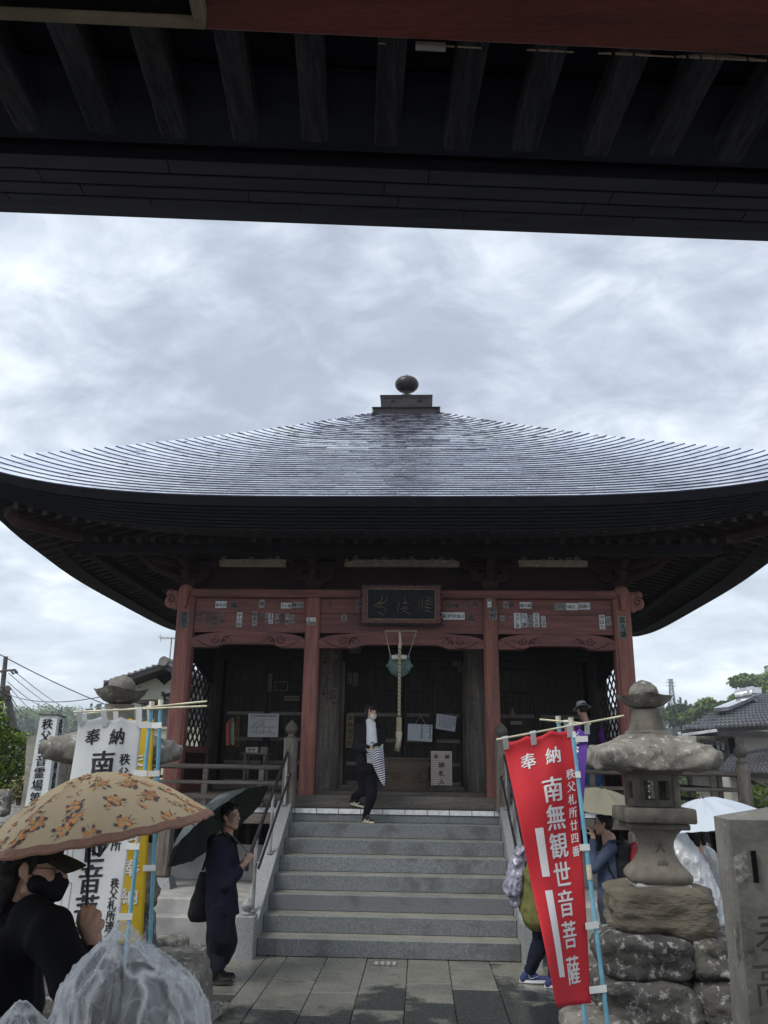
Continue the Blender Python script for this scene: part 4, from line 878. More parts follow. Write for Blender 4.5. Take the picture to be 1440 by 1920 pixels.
# gong and its rope
gx, gz = P(749, 1246, Y=2.16).x, P(749, 1246, Y=2.16).z; gr_ = .158
gong = thing('temple_gong', 'round green bronze gong hanging in the central bay under the name board', 'gong', (gx, 2.2, gz))
bronze = mat('green_bronze', (.12, .20, .175), .6, (.07, .12, .11), 9, bump=.2, metal=.3)
q = MB(); q.lathe([(.004, -.055), (gr_*.55, -.05), (gr_*.8, -.045), (gr_, -.02), (gr_, .02), (gr_*.8, .045), (gr_*.3, .058), (.004, .062)], (0, 0, 0), 36, Matrix.Translation((gx, 2.22, gz)) @ Matrix.Rotation(PI/2, 4, 'X')); q.build('gong_body', bronze, gong, smooth=True)
q = MB(); q.lathe([(gr_*.5, .052), (gr_*.56, .058), (gr_*.6, .052)], (0, 0, 0), 36, Matrix.Translation((gx, 2.22, gz)) @ Matrix.Rotation(PI/2, 4, 'X')); q.build('ring', bronze, gong, smooth=True)
for s in (-1, 1): q = MB(); q.ell((gx+s*gr_*1.0, 2.22, gz-.01), (.03, .03, .025), 10, 6); q.ell((gx+s*gr_*.75, 2.22, gz+gr_*.72), (.022, .02, .03), 10, 6); q.build('lug', bronze, gong, smooth=True)
rope = thing('bell_rope', 'thick twisted straw rope hanging in front of the gong with a wooden grip and tassel', 'bell rope', (gx, 2.05, 2.2))
cr_a, cr_b = P(722, 1183, Y=2.12), P(781, 1183, Y=2.12); zr = P(749, 1233, Y=2.12).z
wm = mat('thin_cord', (.42, .38, .30), .8)
q = MB(); q.tube([(cr_a.x, 2.12, cr_a.z), (cr_b.x, 2.12, cr_b.z)], .007, 6); q.build('hanging_rod', wm, rope)
for s, c_ in ((-1, cr_a), (1, cr_b)): q = MB(); q.tube([(c_.x, 2.12, c_.z), (gx+s*.115, 2.09, zr)], .005, 5); q.build('cord', wm, rope)
q = MB(); q.tube([(gx-.10, 2.08, zr), (gx+.10, 2.08, zr)], .030, 12); q.build('roller', mat('white_roller', (.62, .61, .56), .6), rope, smooth=True)
straw = mat('straw_rope', (.36, .27, .17), .85, (.20, .14, .09), 30, bump=.5, bscale=90)
straw2 = mat('straw_rope_light', (.52, .47, .36), .85, (.36, .31, .23), 30, bump=.5, bscale=90)
zt, zbm = gz+.235, P(748, 1343, Y=2.08).z
for k, m_ in ((0, straw), (1, straw2), (2, straw)):
    q = MB(); n = 150; q.tube([(gx+.004+.011*math.cos(i*.75+k*2.094), 2.05+.011*math.sin(i*.75+k*2.094), zt+(zbm-zt)*i/n) for i in range(n+1)], .0112, 5); q.build('rope_strand', m_, rope, smooth=True)
q = MB(); q.tube([(gx, 2.06, cr_a.z-.02), (gx+.012, 2.05, zt+.05), (gx+.004, 2.05, zt-.03)], [.012, .02, .024], 8); q.build('knot', straw2, rope, smooth=True)
g0, g1 = P(748, 1345, Y=2.08).z, P(748, 1371, Y=2.08).z
q = MB(); q.box(gx-.033, gx+.037, 2.02, 2.09, g1, g0, b=.008); q.build('grip', mat('pale_wood', (.34, .27, .19), .7, (.24, .19, .13), 6, stretch=(6, 6, 1)), rope)
q = MB(); q.lathe([(.030, g1-.13), (.036, g1-.10), (.044, g1-.05), (.040, g1-.012), (.036, g1)], (gx+.002, 2.055, 0), 16); q.build('tassel_head', straw2, rope, smooth=True)
q = MB(); rnd = random.Random(5)
for i in range(26):
    a = rnd.uniform(0, 2*PI); r = rnd.uniform(.005, .028); q.tube([(gx+r*math.cos(a), 2.055+r*math.sin(a), g1-.11), (gx-.008+r*1.3*math.cos(a), 2.055+r*1.3*math.sin(a), g1-.17), (gx-.014+r*1.5*math.cos(a)+rnd.uniform(-.01, .01), 2.055+r*1.4*math.sin(a), g1-rnd.uniform(.19, .26))], [.006, .005, .002], 4)
o = q.build('tassel_strands', straw2, rope); o['kind'] = 'stuff'
# offering box
q0 = P(722, 1420, Y=3.2); q1 = P(803, 1483, Y=3.2)
ob = thing('offering_box', 'low brown wooden offering box in front of the central doors', 'offering box', ((q0.x+q1.x)/2, 3.4, ZF+.2))
x0, x1, z0, z1 = q0.x, q1.x, ZF+.155, q0.z; z1 = q0.z
box('body', wood_br, ob, x0, x1, 3.24, 3.7, z0, z1-.03, b=.006); box('top_frame', wood_br, ob, x0-.02, x1+.02, 3.22, 3.27, z1-.029, z1, b=.005); box('top_frame', wood_br, ob, x0-.02, x1+.02, 3.66, 3.71, z1-.029, z1, b=.005)
for i in range(9): xx = x0+(x1-x0)*(i+.5)/9; box('slat', wood_br, ob, xx-.012, xx+.012, 3.271, 3.659, z1-.02, z1-.004)
for xx in (x0-.004, x1-.036): box('corner_post', wood_br, ob, xx, xx+.04, 3.225, 3.238, z0, z1-.031)
q = MB(); htext(q, '賽銭', (x0+x1)/2, (z0+z1)/2-.02, .16, .30, plane_fn((0, 3.2375, 0), (1, 0, 0), (0, 0, 1)), bold=.0, brush=1); q.build('carved_characters', mat('carved_brown', (.13, .075, .045), .8), ob)
# box for name slips
q0 = P(808, 1408, Y=2.85); q1 = P(848, 1483, Y=2.85); x0, x1, z0, z1 = q0.x, q1.x, q1.z, q0.z
nb = thing('name_slip_box', 'patterned pinkish box with black characters standing at the right of the offering box', 'slip box', ((x0+x1)/2, 2.9, z0))
pk = mat('pale_pink_box', (.46, .39, .36), .7, var=.2, bump=0)
box('body', pk, nb, x0, x1, 2.855, 3.1, z0+.07, z1, b=.004)
for a in (x0, x1-.02):
    for yy in (2.86, 3.07): box('leg', wood_br, nb, a, a+.02, yy, yy+.02, ZF+.153, z0+.069)
q = MB(); f = plane_fn((x0, 2.8535, z0), (1, 0, 0), (0, 0, 1)); Wn, Hn = x1-x0, z1-z0; rnd = random.Random(2)
rows = 17
for j in range(rows):
    for i in range(9):
        cx_ = Wn*(i+.5+(.5 if j % 2 else 0))/9.2; cz_ = .085+(Hn-.095)*(j+.3)/rows; r = .0105
        if cx_ < Wn-.01: q.add([f(cx_+r*math.cos(a), cz_+r*.62*math.sin(a)) for a in [k*PI/3 for k in range(6)]], [(0, 1, 2, 3, 4, 5)])
o = q.build('printed_pattern', mat('print_brown', (.20, .14, .13), .8), nb); o['kind'] = 'stuff'
f2 = plane_fn((x0, 2.851, z0), (1, 0, 0), (0, 0, 1)); q = MB(); put_glyph(q, '奉', Wn*.24, Hn*.86, .062, f2, .05, brush=.6); put_glyph(q, '納', Wn*.77, Hn*.86, .062, f2, .05, brush=.6); vtext(q, '納札入', Wn*.5, Hn*.76, .082, .112, f2, bold=.05, brush=.6); q.build('lettering', ink, nb)
# notices
def notice(name, lab, corners, m, Y, txts=(), cat='notice', th=.006):
    pts = [P(x, y, Y=Y) for x, y in corners]   # tl tr br bl
    t = thing(name, lab, cat, sum(pts, Vector())/4)
    q = MB(); q.hexa([pts[3], pts[2], pts[2]+Vector((0, th, 0)), pts[3]+Vector((0, th, 0))], [pts[0], pts[1], pts[1]+Vector((0, th, 0)), pts[0]+Vector((0, th, 0))]); q.build('sheet', m, t)
    u = (pts[1]-pts[0]); v = (pts[0]-pts[3]); f = plane_fn(pts[3], u, v); f2 = lambda a, b: f(a, b)+Vector((0, -.003, 0)); return t, f2, u.length, v.length
nm = mat('notice_sheet', (.42, .45, .48), .75, var=.15, bump=0)
t, f, W_, H_ = notice('notice', 'white picture sheet hanging on a string from the doors, right of the rope', [(765, 1357), (811, 1359), (810, 1391), (764, 1388)], nm, 3.9)
q = MB(); q.tube([f(.3, 1), f(.5, 1.5), f(.72, 1)], .003, 4); q.build('string', wm, t)
q = MB(); rnd = random.Random(3)
for i in range(5):
    for j in range(2):
        a, b = .58+.33*j+rnd.uniform(-.02, .02), .88-.17*i; q.add([f(a+.035*math.cos(k), b+.05*math.sin(k)) for k in (0, 1.2, 2.5, 3.7, 5)], [(0, 1, 2, 3, 4)])
        q.add([f(a-.07, b+.055), f(a+.05, b+.055), f(a+.05, b+.07), f(a-.07, b+.07)], [(0, 1, 2, 3)])
q.build('printed_marks', ink_soft, t)
t, f, W_, H_ = notice('notice', 'tilted white sheet covered in handwriting, pinned on the doors above the slip box', [(819, 1338), (856, 1344), (853, 1372), (817, 1366)], nm, 3.9)
q = MB(); rnd = random.Random(9)
for j in range(10):
    a = .93-.085*j; b = .9
    while b > (.15 if j > 1 else .4):
        ln = rnd.uniform(.03, .09); q.add([f(a-.012, b-ln), f(a+.012, b-ln), f(a+.012, b), f(a-.012, b)], [(0, 1, 2, 3)]); b -= ln+.02
q.build('handwriting', ink_soft, t)
t, f, W_, H_ = notice('map_board', 'white route map board on the left bay doors above the small table', [(466, 1338), (523, 1338), (521, 1382), (464, 1382)], mat('map_board_white', (.50, .50, .51), .7, var=.1, bump=0), 4.05, cat='map board', th=.02)
q = MB(); asp = W_/H_
for i, ch in enumerate('札所五番語歌堂周辺案内図'): put_glyph(q, ch, .12+.07*i, .9, .062*1.0, lambda a, b: f(a, .9+(b-.9)*asp), .05)
q.build('heading', mat('ink_violet', (.03, .02, .05), .7), t)
q = MB()
def ln(pts, r=.0028): q.tube([f(a, b) for a, b in pts], r, 4)
ln([(.08, .78), (.30, .76), (.62, .75), (.95, .76)], .0018); ln([(.08, .42), (.94, .42)]); ln([(.1, .22), (.78, .22)]); ln([(.52, .74), (.52, .14), (.28, .14)]); ln([(.28, .22), (.28, .42), (.40, .58), (.52, .66)]); ln([(.14, .42), (.25, .6), (.36, .68), (.52, .7)]); ln([(.72, .42), (.72, .22), (.74, .14), (.92, .14)]); q.build('map_lines', mat('ink_grey', (.12, .10, .10), .8), t)
q = MB(); ln([(.40, .50), (.50, .52)], .006); q.build('map_mark', mat('print_orange', (.5, .12, .05), .8), t)
# coloured paper crane strings
cr = thing('paper_crane_strings', 'bunch of folded paper cranes in rainbow colours hanging beside the left inner door', 'paper cranes', P(432, 1380, Y=3.7))
rnd = random.Random(6)
for k, c_ in enumerate([(.42, .10, .05), (.55, .18, .04), (.40, .05, .05), (.30, .04, .06), (.12, .10, .35), (.10, .25, .30), (.30, .40, .12), (.45, .40, .10)]):
    xk = 425.5+k*1.75; top = P(437, 1345, Y=3.7); q = MB(); n = 12; tm = P(xk, 1355, Y=3.7); bt = P(xk, 1396+rnd.uniform(-3, 2), Y=3.7)
    q.tube([top, tm], .003, 4)
    for i in range(n):
        c = tm+(bt-tm)*((i+.5)/n); q.tube([c+Vector((-.018, rnd.uniform(-.01, .01), .012)), c, c+Vector((.018, rnd.uniform(-.01, .01), .012))], [.003, .013, .003], 4)
        q.tube([c+Vector((0, 0, .018)), c+Vector((0, 0, -.018))], [.004, .012], 4)
    q.build('crane_string', mat('crane_paper_%d' % k, c_, .8, var=.4, bump=0), cr)
cr = thing('paper_crane_strings', 'dark brown and yellow strings of folded paper cranes right beside the rainbow bunch', 'paper cranes', P(446, 1380, Y=3.7))
for k in range(2):
    q = MB(); tm = P(444+4*k, 1342, Y=3.72); bt = P(443+4*k, 1400, Y=3.72)
    for i in range(16):
        c = tm+(bt-tm)*((i+.5)/16); q.tube([c+Vector((0, 0, .016)), c+Vector((0, 0, -.016))], [.004, .015], 5)
    q.build('crane_string', mat('crane_mix', (.20, .12, .04), .8, (.05, .03, .03), 20, edge=1, bump=0), cr)
cr = thing('paper_crane_strings', 'tiny bunch of faded orange and blue paper cranes on the right bay doors', 'paper cranes', P(961, 1335, Y=4.1))
for k, c_ in enumerate([(.30, .10, .05), (.25, .22, .20), (.10, .16, .25)]):
    q = MB(); tm = P(961, 1328, Y=4.08); bt = P(957+4*k, 1343, Y=4.08)
    for i in range(5):
        c = tm+(bt-tm)*((i+.5)/5); q.tube([c+Vector((0, 0, .014)), c+Vector((0, 0, -.014))], [.004, .014], 5)
    q.build('crane_string', mat('crane_pale_%d' % k, c_, .8, bump=0), cr)
# small table with incense and candle cases in the left bay
tb = thing('small_table', 'narrow wooden table under the map board in the left bay', 'table', P(483, 1440, Y=3.4))
a, b = P(455, 1411, Y=3.4), P(505, 1411, Y=3.4); box('tabletop', wood_gx, tb, a.x, b.x, 3.3, 3.62, a.z-.025, a.z, b=.004)
for xx in (a.x+.04, b.x-.07):
    for yy in (3.32, 3.57): box('leg', wood_gx, tb, xx, xx+.03, yy, yy+.03, ZF+.153, a.z-.026)
for (px0, px1, lab) in ((461, 484, 'pale printed box at the left end of the small table'), (489, 502, 'smaller grey box at the right end of the small table')):
    c0, c1 = P(px0, 1410, Y=3.38), P(px1, 1401, Y=3.38); t = thing('offering_case', lab, 'box', (c0.x, 3.4, a.z))
    box('case', mat('case_grey' if px0 > 480 else 'case_white', (.22, .21, .18) if px0 > 480 else (.45, .43, .37), .7), t, c0.x, c1.x, 3.36, 3.5, a.z+.001, c1.z, b=.004)
    q = MB(); htext(q, '線香' if px0 < 480 else '灯', (c0.x+c1.x)/2, (c0.z+c1.z)/2, .04, .06, plane_fn((0, 3.357, 0), (1, 0, 0), (0, 0, 1)), bold=.03); q.build('lettering', ink_soft, t)
# plaques
def plaque(lab, x0, y0, x1, y1, Y, txt, m, im_, horiz=False):
    a, b = P(x0, y0, Y=Y), P(x1, y1, Y=Y); t = thing('wooden_plaque', lab, 'plaque', ((a.x+b.x)/2, Y, (a.z+b.z)/2)); box('board', m, t, a.x, b.x, Y, Y+.015, b.z, a.z, b=.002)
    f = plane_fn(((a.x+b.x)/2, Y-.002, (a.z+b.z)/2), (1, 0, 0), (0, 0, 1)); q = MB(); w_, h_ = b.x-a.x, a.z-b.z
    if horiz: htext(q, txt, 0, 0, min(h_*.7, w_/len(txt)), w_*.95/len(txt), f, bold=.02)
    else: vtext(q, txt, 0, h_*.47, min(w_*.75, h_/len(txt)*.9), h_*.94/len(txt), f, bold=.02)
    q.build('lettering', im_, t)
plaque('tall yellowish wooden plaque with writing left of the woman on the steps', 650, 1339, 662, 1402, 4.05, '奉納御詠歌', mat('yellow_wood', (.17, .12, .05), .7, (.11, .08, .04), 5), ink_soft)
plaque('brown wooden sign above the railing in the left bay', 533, 1305, 561, 1314, 4.05, '語歌堂納経所', mat('brown_sign', (.16, .11, .055), .7), ink_soft, True)
plaque('narrow grey slip with writing on the left bay doors', 503, 1263, 509, 1297, 4.12, '秩父巡礼', mat('grey_slip', (.11, .11, .105), .8), ink_soft)
plaque('small framed pale strip on the right bay doors', 957, 1352, 979, 1359, 4.1, '一', mat('pale_strip', (.15, .15, .14), .7), dark, True)
t = thing('picture_frame', 'thin empty wire frame high on the left bay doors', 'frame', P(527, 1287, Y=4.1))
a, b = P(515, 1278, Y=4.1), P(539, 1295, Y=4.1)
for (x0, x1, z0, z1) in ((a.x, b.x, a.z-.006, a.z), (a.x, b.x, b.z, b.z+.006), (a.x, a.x+.006, b.z+.0065, a.z-.0065), (b.x-.006, b.x, b.z+.0065, a.z-.0065)): box('frame_side', mat('frame_pale', (.22, .21, .2), .7), t, x0, x1, 4.095, 4.105, z0, z1)

# ================================================================== stone lanterns
def lantern(cx, cy, label, m=stone_lant, turn=0., front=False):
    t = thing('stone_lantern', label, 'stone lantern', (cx, cy, .9), 'stone lanterns flanking the path')
    X = lambda v: v
    def rough(q, name, par=t, mm=m, am=.012, seed=0, sub=0):
        q2 = MB(); q2.f = q.f; q2.mi = q.mi
        q2.v = [tuple(Vector(p)+Vector((nz(p, 6, seed), nz(p, 6, seed+4), nz(p, 6, seed+8)))*am) for p in q.v]; return q2.build(name, mm, par, smooth=50)
    # jewel
    q = MB(); q.lathe([(.05, 2.30), (.085, 2.325), (.10, 2.36), (.092, 2.395), (.06, 2.43), (.02, 2.448), (.004, 2.452)], (cx, cy, 0), 20); rough(q, 'jewel', mm=stone_old, am=.014)
    q = MB(); q.lathe([(.07, 2.245), (.12, 2.262), (.165, 2.295), (.19, 2.335), (.165, 2.33), (.12, 2.31), (.07, 2.315)], (cx, cy, 0), 28, lobes=lambda a, r, z: (r*(1+.10*abs(math.cos(a*2+turn))**6*(r/.2)), z+.02*abs(math.cos(a*2+turn))**4*(r/.2))); rough(q, 'lotus_cup', mm=stone_old)
    q = MB(); q.lathe([(.155, 2.06), (.15, 2.085), (.125, 2.10), (.118, 2.15), (.105, 2.20), (.10, 2.244)], (cx, cy, 0), 24); rough(q, 'neck')
    # roof with upturned corners
    def roof(u, v):   # u around, v from centre out
        a = 2*PI*u+PI/4*0+turn; sq_ = 1/max(abs(math.cos(a-turn)), abs(math.sin(a-turn))); sqp = 1+(sq_-1)*min(1, v*1.15)
        r = .095+.275*v; c_ = abs(math.sin(2*(a-turn)))**5
        rr = r*(1+(sqp-1)*.82*v); z = 2.075-.150*v**2.1+.075*c_*v**5
        return (cx+rr*math.cos(a), cy+rr*math.sin(a), z)
    def under(u, v):
        x, y, z = roof(u, v); c_ = abs(math.sin(2*(2*PI*u)))**5; return (x, y, 1.822+.045*c_*v**5)
    q = MB(); nu, nv = 64, 12; RV = [roof(i/nu, j/nv) for j in range(nv+1) for i in range(nu)]; UV_ = [under(i/nu, j/nv) for j in range(nv+1) for i in range(nu)]
    q.v = RV+UV_+[(cx, cy, 2.075), (cx, cy, 1.805)]; M0 = len(RV); c0_, c1_ = 2*M0, 2*M0+1
    for j in range(nv):
        for i in range(nu): a_, b_ = j*nu+i, j*nu+(i+1) % nu; q.f += [(a_, b_, b_+nu, a_+nu), (M0+a_+nu, M0+b_+nu, M0+b_, M0+a_)]
    for i in range(nu):
        a_, b_ = i, (i+1) % nu; q.f += [(c0_, b_, a_), (c1_, M0+a_, M0+b_), (nv*nu+a_, nv*nu+b_, M0+nv*nu+b_, M0+nv*nu+a_)]
    q.mi = [0]*len(q.f)
    for k in range(4):
        a = PI/4+k*PI/2+turn; d = Vector((math.cos(a), math.sin(a), 0)); c = Vector((cx, cy, 0)); s_ = d.cross(Vector((0, 0, 1)))
        for w_ in (-.04, 0, .04): q.cap(c+d*.34+s_*w_+Vector((0, 0, 1.875)), c+d*.47+s_*w_*.9+Vector((0, 0, 1.895)), .066, .058, 10); q.cap(c+d*.47+s_*w_*.9+Vector((0, 0, 1.895)), c+d*.50+s_*w_*.8+Vector((0, 0, 1.925)), .058, .045, 10)
    blob(q, 'roof', stone_old, t, .012, 3, lambda c, n: c+n*(.009*nz(c, 7, 1)+.004*nz(c, 22, 2)))
    # light chamber: posts, panels, two windows
    h = .155; z0, z1 = 1.585, 1.80
    for a_, b_ in ((-1, -1), (1, -1), (1, 1), (-1, 1)):
        q = MB(); q.box(cx+a_*(h-.022)-.022, cx+a_*(h-.022)+.022, cy+b_*(h-.022)-.022, cy+b_*(h-.022)+.022, z0, z1, b=.005); rough(q, 'chamber_post', am=.003)
    for (yy) in (cy-h+.012, cy+h-.03):
        q = MB(); q.box(cx-h+.045, cx-.085, yy, yy+.02, z0, z1); q.box(cx+.085, cx+h-.045, yy, yy+.02, z0, z1); q.box(cx-.084, cx+.084, yy, yy+.02, z1-.045, z1); q.box(cx-.084, cx+.084, yy, yy+.02, z0, z0+.045); q.box(cx-.012, cx+.012, yy+.003, yy+.017, z0+.046, z1-.046); rough(q, 'chamber_wall', am=.001)
    for s in (-1, 1):
        q = MB(); xx = cx+s*(h-.02); q.box(xx-.01, xx+.01, cy-h+.045, cy-.06, z0, z1); q.box(xx-.01, xx+.01, cy+.06, cy+h-.045, z0, z1); q.box(xx-.01, xx+.01, cy-.06, cy+.06, z1-.05, z1); q.box(xx-.01, xx+.01, cy-.06, cy+.06, z0, z0+.05); rough(q, 'chamber_wall', am=.001)
    q = MB(); q.box(cx-.18, cx+.18, cy-.18, cy+.18, 1.80, 1.828, b=.006); rough(q, 'collar', am=.003)
    # platform
    q = MB(); q.box(cx-.235, cx+.235, cy-.235, cy+.235, 1.48, 1.578, b=.01); rough(q, 'platform', am=.008)
    q = MB(); q.box(cx-.195, cx+.195, cy-.195, cy+.195, 1.44, 1.479, b=.008); rough(q, 'platform_lip', am=.006)
    # waisted square shaft with flared foot
    pr = [(.165, 1.44), (.135, 1.41), (.112, 1.37), (.104, 1.33), (.112, 1.28), (.14, 1.23), (.185, 1.18), (.205, 1.15), (.205, 1.12), (.19, 1.10)]
    q = MB(); vs = []
    for r, z in pr:
        for k in range(16):
            a = 2*PI*k/16+PI/16; e_ = (abs(math.cos(a))**5+abs(math.sin(a))**5)**(-1/5.); vs.append((cx+r*e_*math.cos(a), cy+r*e_*math.sin(a), z))
    q.add(vs, [(j*16+k, j*16+(k+1) % 16, (j+1)*16+(k+1) % 16, (j+1)*16+k) for j in range(len(pr)-1) for k in range(16)]+[tuple(range(16)), tuple(range((len(pr)-1)*16, len(pr)*16))])
    sh = rough(q, 'shaft', am=.008)
    q = MB(); put_glyph(q, '大', 0, .16, .075, plane_fn((cx, cy-.122, 1.17), (1, 0, 0), (0, -.0, 1)), 0, brush=1); put_glyph(q, '燈', 0, 0.0, .08, plane_fn((cx, cy-.158, 1.215), (1, 0, 0), (0, .35, .94)), 0, brush=1); q.build('carved_characters', mat('carved_shadow', (.085, .07, .055), .9), sh)
    q = MB(); q.box(cx-.18, cx+.18, cy-.18, cy+.18, 1.065, 1.10, b=.01); rough(q, 'mortar_pad', mm=concrete, am=.006)
    return t
LX, LY = 1.95, -2.9
lantern(LX, LY, 'stone lantern on mossy boulders to the right of the path, beside the red banner')
lantern(-1.92, -2.9, 'stone lantern half hidden behind the white banner on the left')
G6 = 'boulders under the lanterns'
rock('boulder', 'brown boulder directly under the foot of the right stone lantern', (LX+.0, LY, .93), (.335, .31, .15), stone_brn, 3, G6)
rock('boulder', 'lichen-spotted boulder under the right lantern, left end of the upper row', (LX-.17, LY-.08, .68), (.275, .30, .135), stone_rock, 5, G6)
rock('boulder', 'lichen-spotted boulder under the right lantern, right end of the upper row', (LX+.31, LY-.05, .68), (.24, .30, .13), stone_rock, 8, G6)
rock('boulder', 'dark boulder in the lower left of the right lantern base', (LX-.18, LY-.12, .43), (.30, .32, .13), stone_rock, 13, G6)
rock('boulder', 'dark boulder in the lower right of the right lantern base', (LX+.36, LY-.10, .44), (.27, .34, .13), stone_rock, 14, G6)
rock('boulder', 'pale rounded boulder on the ground between the red banner foot and the lantern base', (1.43, LY-.30, .14), (.20, .24, .22), stone_old, 15, G6)
rock('boulder', 'boulder at the bottom edge right below the lantern base', (LX-.0, LY-.32, .17), (.30, .26, .16), stone_rock, 16, G6)
rock('boulder', 'boulder at the bottom edge beside the inscribed stone post', (LX+.48, LY-.30, .17), (.24, .26, .16), stone_rock, 17, G6)
rock('boulder', 'squared grey boulder under the left lantern, nearest the raincoat hood', (-1.50, -2.35, .21), (.25, .30, .27), stone_old, 21, G6)
rock('boulder', 'small rough boulder behind the squared one on the left', (-1.72, -1.85, .33), (.15, .2, .15), stone_old, 22, G6)
rock('boulder', 'upright craggy boulder beside the blue banner poles on the left', (-1.86, -2.15, .52), (.11, .15, .20), stone_old, 24, G6)
rock('boulder', 'brown boulder carrying the left stone lantern', (-1.92, -2.92, .93), (.335, .31, .15), stone_brn, 23, G6)
rock('boulder', 'large boulder low under the left stone lantern', (-2.02, -2.95, .42), (.46, .42, .38), stone_rock, 25, G6)
rock('boulder', 'buried boulder filling the middle of the right lantern base', (LX+.12, LY+.22, .38), (.42, .30, .40), stone_rock, 26, G6)

# ================================================================== inscribed stone post, right foreground
pt = thing('inscribed_post', 'tall grey inscribed stone post with a slot at the right edge', 'stone post', (1.62, -5.5, 0))
pa = P(1368, 1537, Y=-5.6); pb_ = P(1340, 1531, Y=-5.35); z1 = pa.z
cs = [(pa.x, -5.6), (2.02, -5.62), (2.00, -5.30), (pb_.x-.0, -5.34)]
q = MB(); n = 14; vs = []
for j in range(n+1):
    z = -.07+(z1+.07)*j/n
    for k in range(4):
        for i in range(6):
            t = i/6; x = cs[k][0]*(1-t)+cs[(k+1) % 4][0]*t; y = cs[k][1]*(1-t)+cs[(k+1) % 4][1]*t; vs.append((x+.012*nz((x, y, z), 4, 1), y+.008*nz((x, y, z), 5, 2), z))
W_ = 24; q.add(vs, [(j*W_+k, j*W_+(k+1) % W_, (j+1)*W_+(k+1) % W_, (j+1)*W_+k) for j in range(n) for k in range(W_)])
ap = (sum(c[0] for c in cs)/4, sum(c[1] for c in cs)/4, z1+.05); o_ = len(q.v); q.v.append(ap); q.f += [(n*W_+k, n*W_+(k+1) % W_, o_) for k in range(W_)]; q.mi += [0]*W_
shaft = q.build('post_body', stone_grey, pt, smooth=35)
s0 = P(1402, 1595, Y=-5.61); s1 = P(1424, 1655, Y=-5.61)
box('slot', mat('slot_dark', (.006, .006, .006), .95), shaft, s0.x+.012, s1.x-.003, -5.618, -5.60, s1.z, s0.z)
q = MB(); f = plane_fn((0, -5.622, 0), (1, -.05, 0), (0, 0, 1)); h1 = P(1425, 1745, Y=-5.62); h2 = P(1420, 1830, Y=-5.62)
put_glyph(q, '奉', h1.x+.035, h1.z, .17, f, 0, brush=1); put_glyph(q, '高', h2.x+.03, h2.z, .15, f, 0, brush=1); put_glyph(q, '橋', h2.x+.03, h2.z-.22, .15, f, 0, brush=1); q.build('carved_characters', mat('carved_grey', (.075, .072, .062), .9), shaft)
# low dark stone block and post on the left of the path
# ================================================================== signpost, stele, walls on the left
sg = thing('pilgrimage_signpost', 'square white pilgrimage signpost with black brush lettering leaning behind the lantern', 'signpost', (-2.75, -2.2, 0))
wp = mat('sign_white', (.60, .63, .65), .6, (.50, .52, .52), 3, bump=.1, spots=[((.45, .30, .14), 2.2, .66)])
t0, t1, t2 = P(76, 1341, Y=-2.2), P(108, 1342, Y=-2.2), P(121, 1346, Y=-1.95); b0, b1, b2 = P(38, 1560, Y=-2.2), P(80, 1560, Y=-2.2), P(98, 1555, Y=-1.95)
ext = lambda t_, b_: b_+(b_-t_)*((b_.z)/(t_.z-b_.z))
B0, B1, B2 = ext(t0, b0), ext(t1, b1), ext(t2, b2); t3 = t0+(t2-t1); B3 = B0+(B2-B1)
q = MB(); q.hexa([B0, B1, B2, B3], [t0, t1, t2, t3]); q.build('post', wp, sg)
q = MB(); up = Vector((0, 0, .012)); q.hexa([t0+Vector((-.012, -.012, .001)), t1+Vector((.0, -.014, .001)), t2+Vector((.014, 0, .001)), t3], [t0+up+Vector((-.012, -.012, .0)), t1+up+Vector((.0, -.014, 0)), t2+up+Vector((.014, 0, 0)), t3+up]); q.build('cap', mat('rust_cap', (.10, .08, .07), .7), sg)
u1 = (t1-t0); w1 = u1.length; v1 = (t0-b0).normalized(); f = plane_fn(t0+Vector((0, -.004, 0)), u1.normalized(), v1)
q = MB(); vtext(q, '秩父観音霊場第五番語歌堂', w1*.5, -.02, w1*.62, w1*.665, f, bold=.035, brush=.8); q.build('lettering', ink, sg)
u2 = (t2-t1); w2 = u2.length; n2_ = u2.cross(Vector((0, 0, 1))).normalized(); f = plane_fn(t1+n2_*.004, u2.normalized(), (t1-b1).normalized())
q = MB(); vtext(q, '秩父観音霊場第五番', w2*.55, -.03, w2*.5, w1*.62, f, bold=.02, brush=.8); q.build('lettering', ink_soft, sg)
sl = thing('stone_stele', 'dark round-topped stone slab standing behind the white signpost', 'stele', P(55, 1430, Y=-.6)); a, b = P(36, 1470, Y=-.6), P(78, 1368, Y=-.6)
q = MB(); q.prism([(a.x, 0), (b.x+.25, 0), (b.x+.22, b.z-.04), (b.x, b.z+.0), (b.x-.14, b.z-.10), (a.x+.05, a.z)], -.6, -.35, 'y'); q.build('slab', stone_grey, sl)
rock('marker_stone', 'small pale upright stone among the plants at the left edge', (P(8, 1495, Y=-1.0).x, -1.0, P(8, 1495, Y=-1.0).z-.05), (.07, .06, .12), stone_old, 31, cat='marker stone')
wl = thing('block_wall', 'weathered concrete block wall beyond the shrub on the far left', 'wall', (-8.5, 5, 0)); wz = P(20, 1400, Y=5).z; wz0 = P(20, 1440, Y=5).z
for r_ in range(6):
    for i in range(14):
        x = -13+i*.62+(.31 if r_ % 2 else 0); z1_ = wz-r_*.24
        box('block', concrete, wl, x+.005, x+.615, 5.0, 5.15, z1_-.236, z1_, b=.008)
bk = thing('block_wall', 'low concrete wall beyond the veranda on the right side', 'wall', (8, 9, 0))
for i in range(10): box('block', concrete, bk, 5.6+i*.9, 5.6+i*.9+.89, 9.0, 9.15, -.1, .55, b=.01)
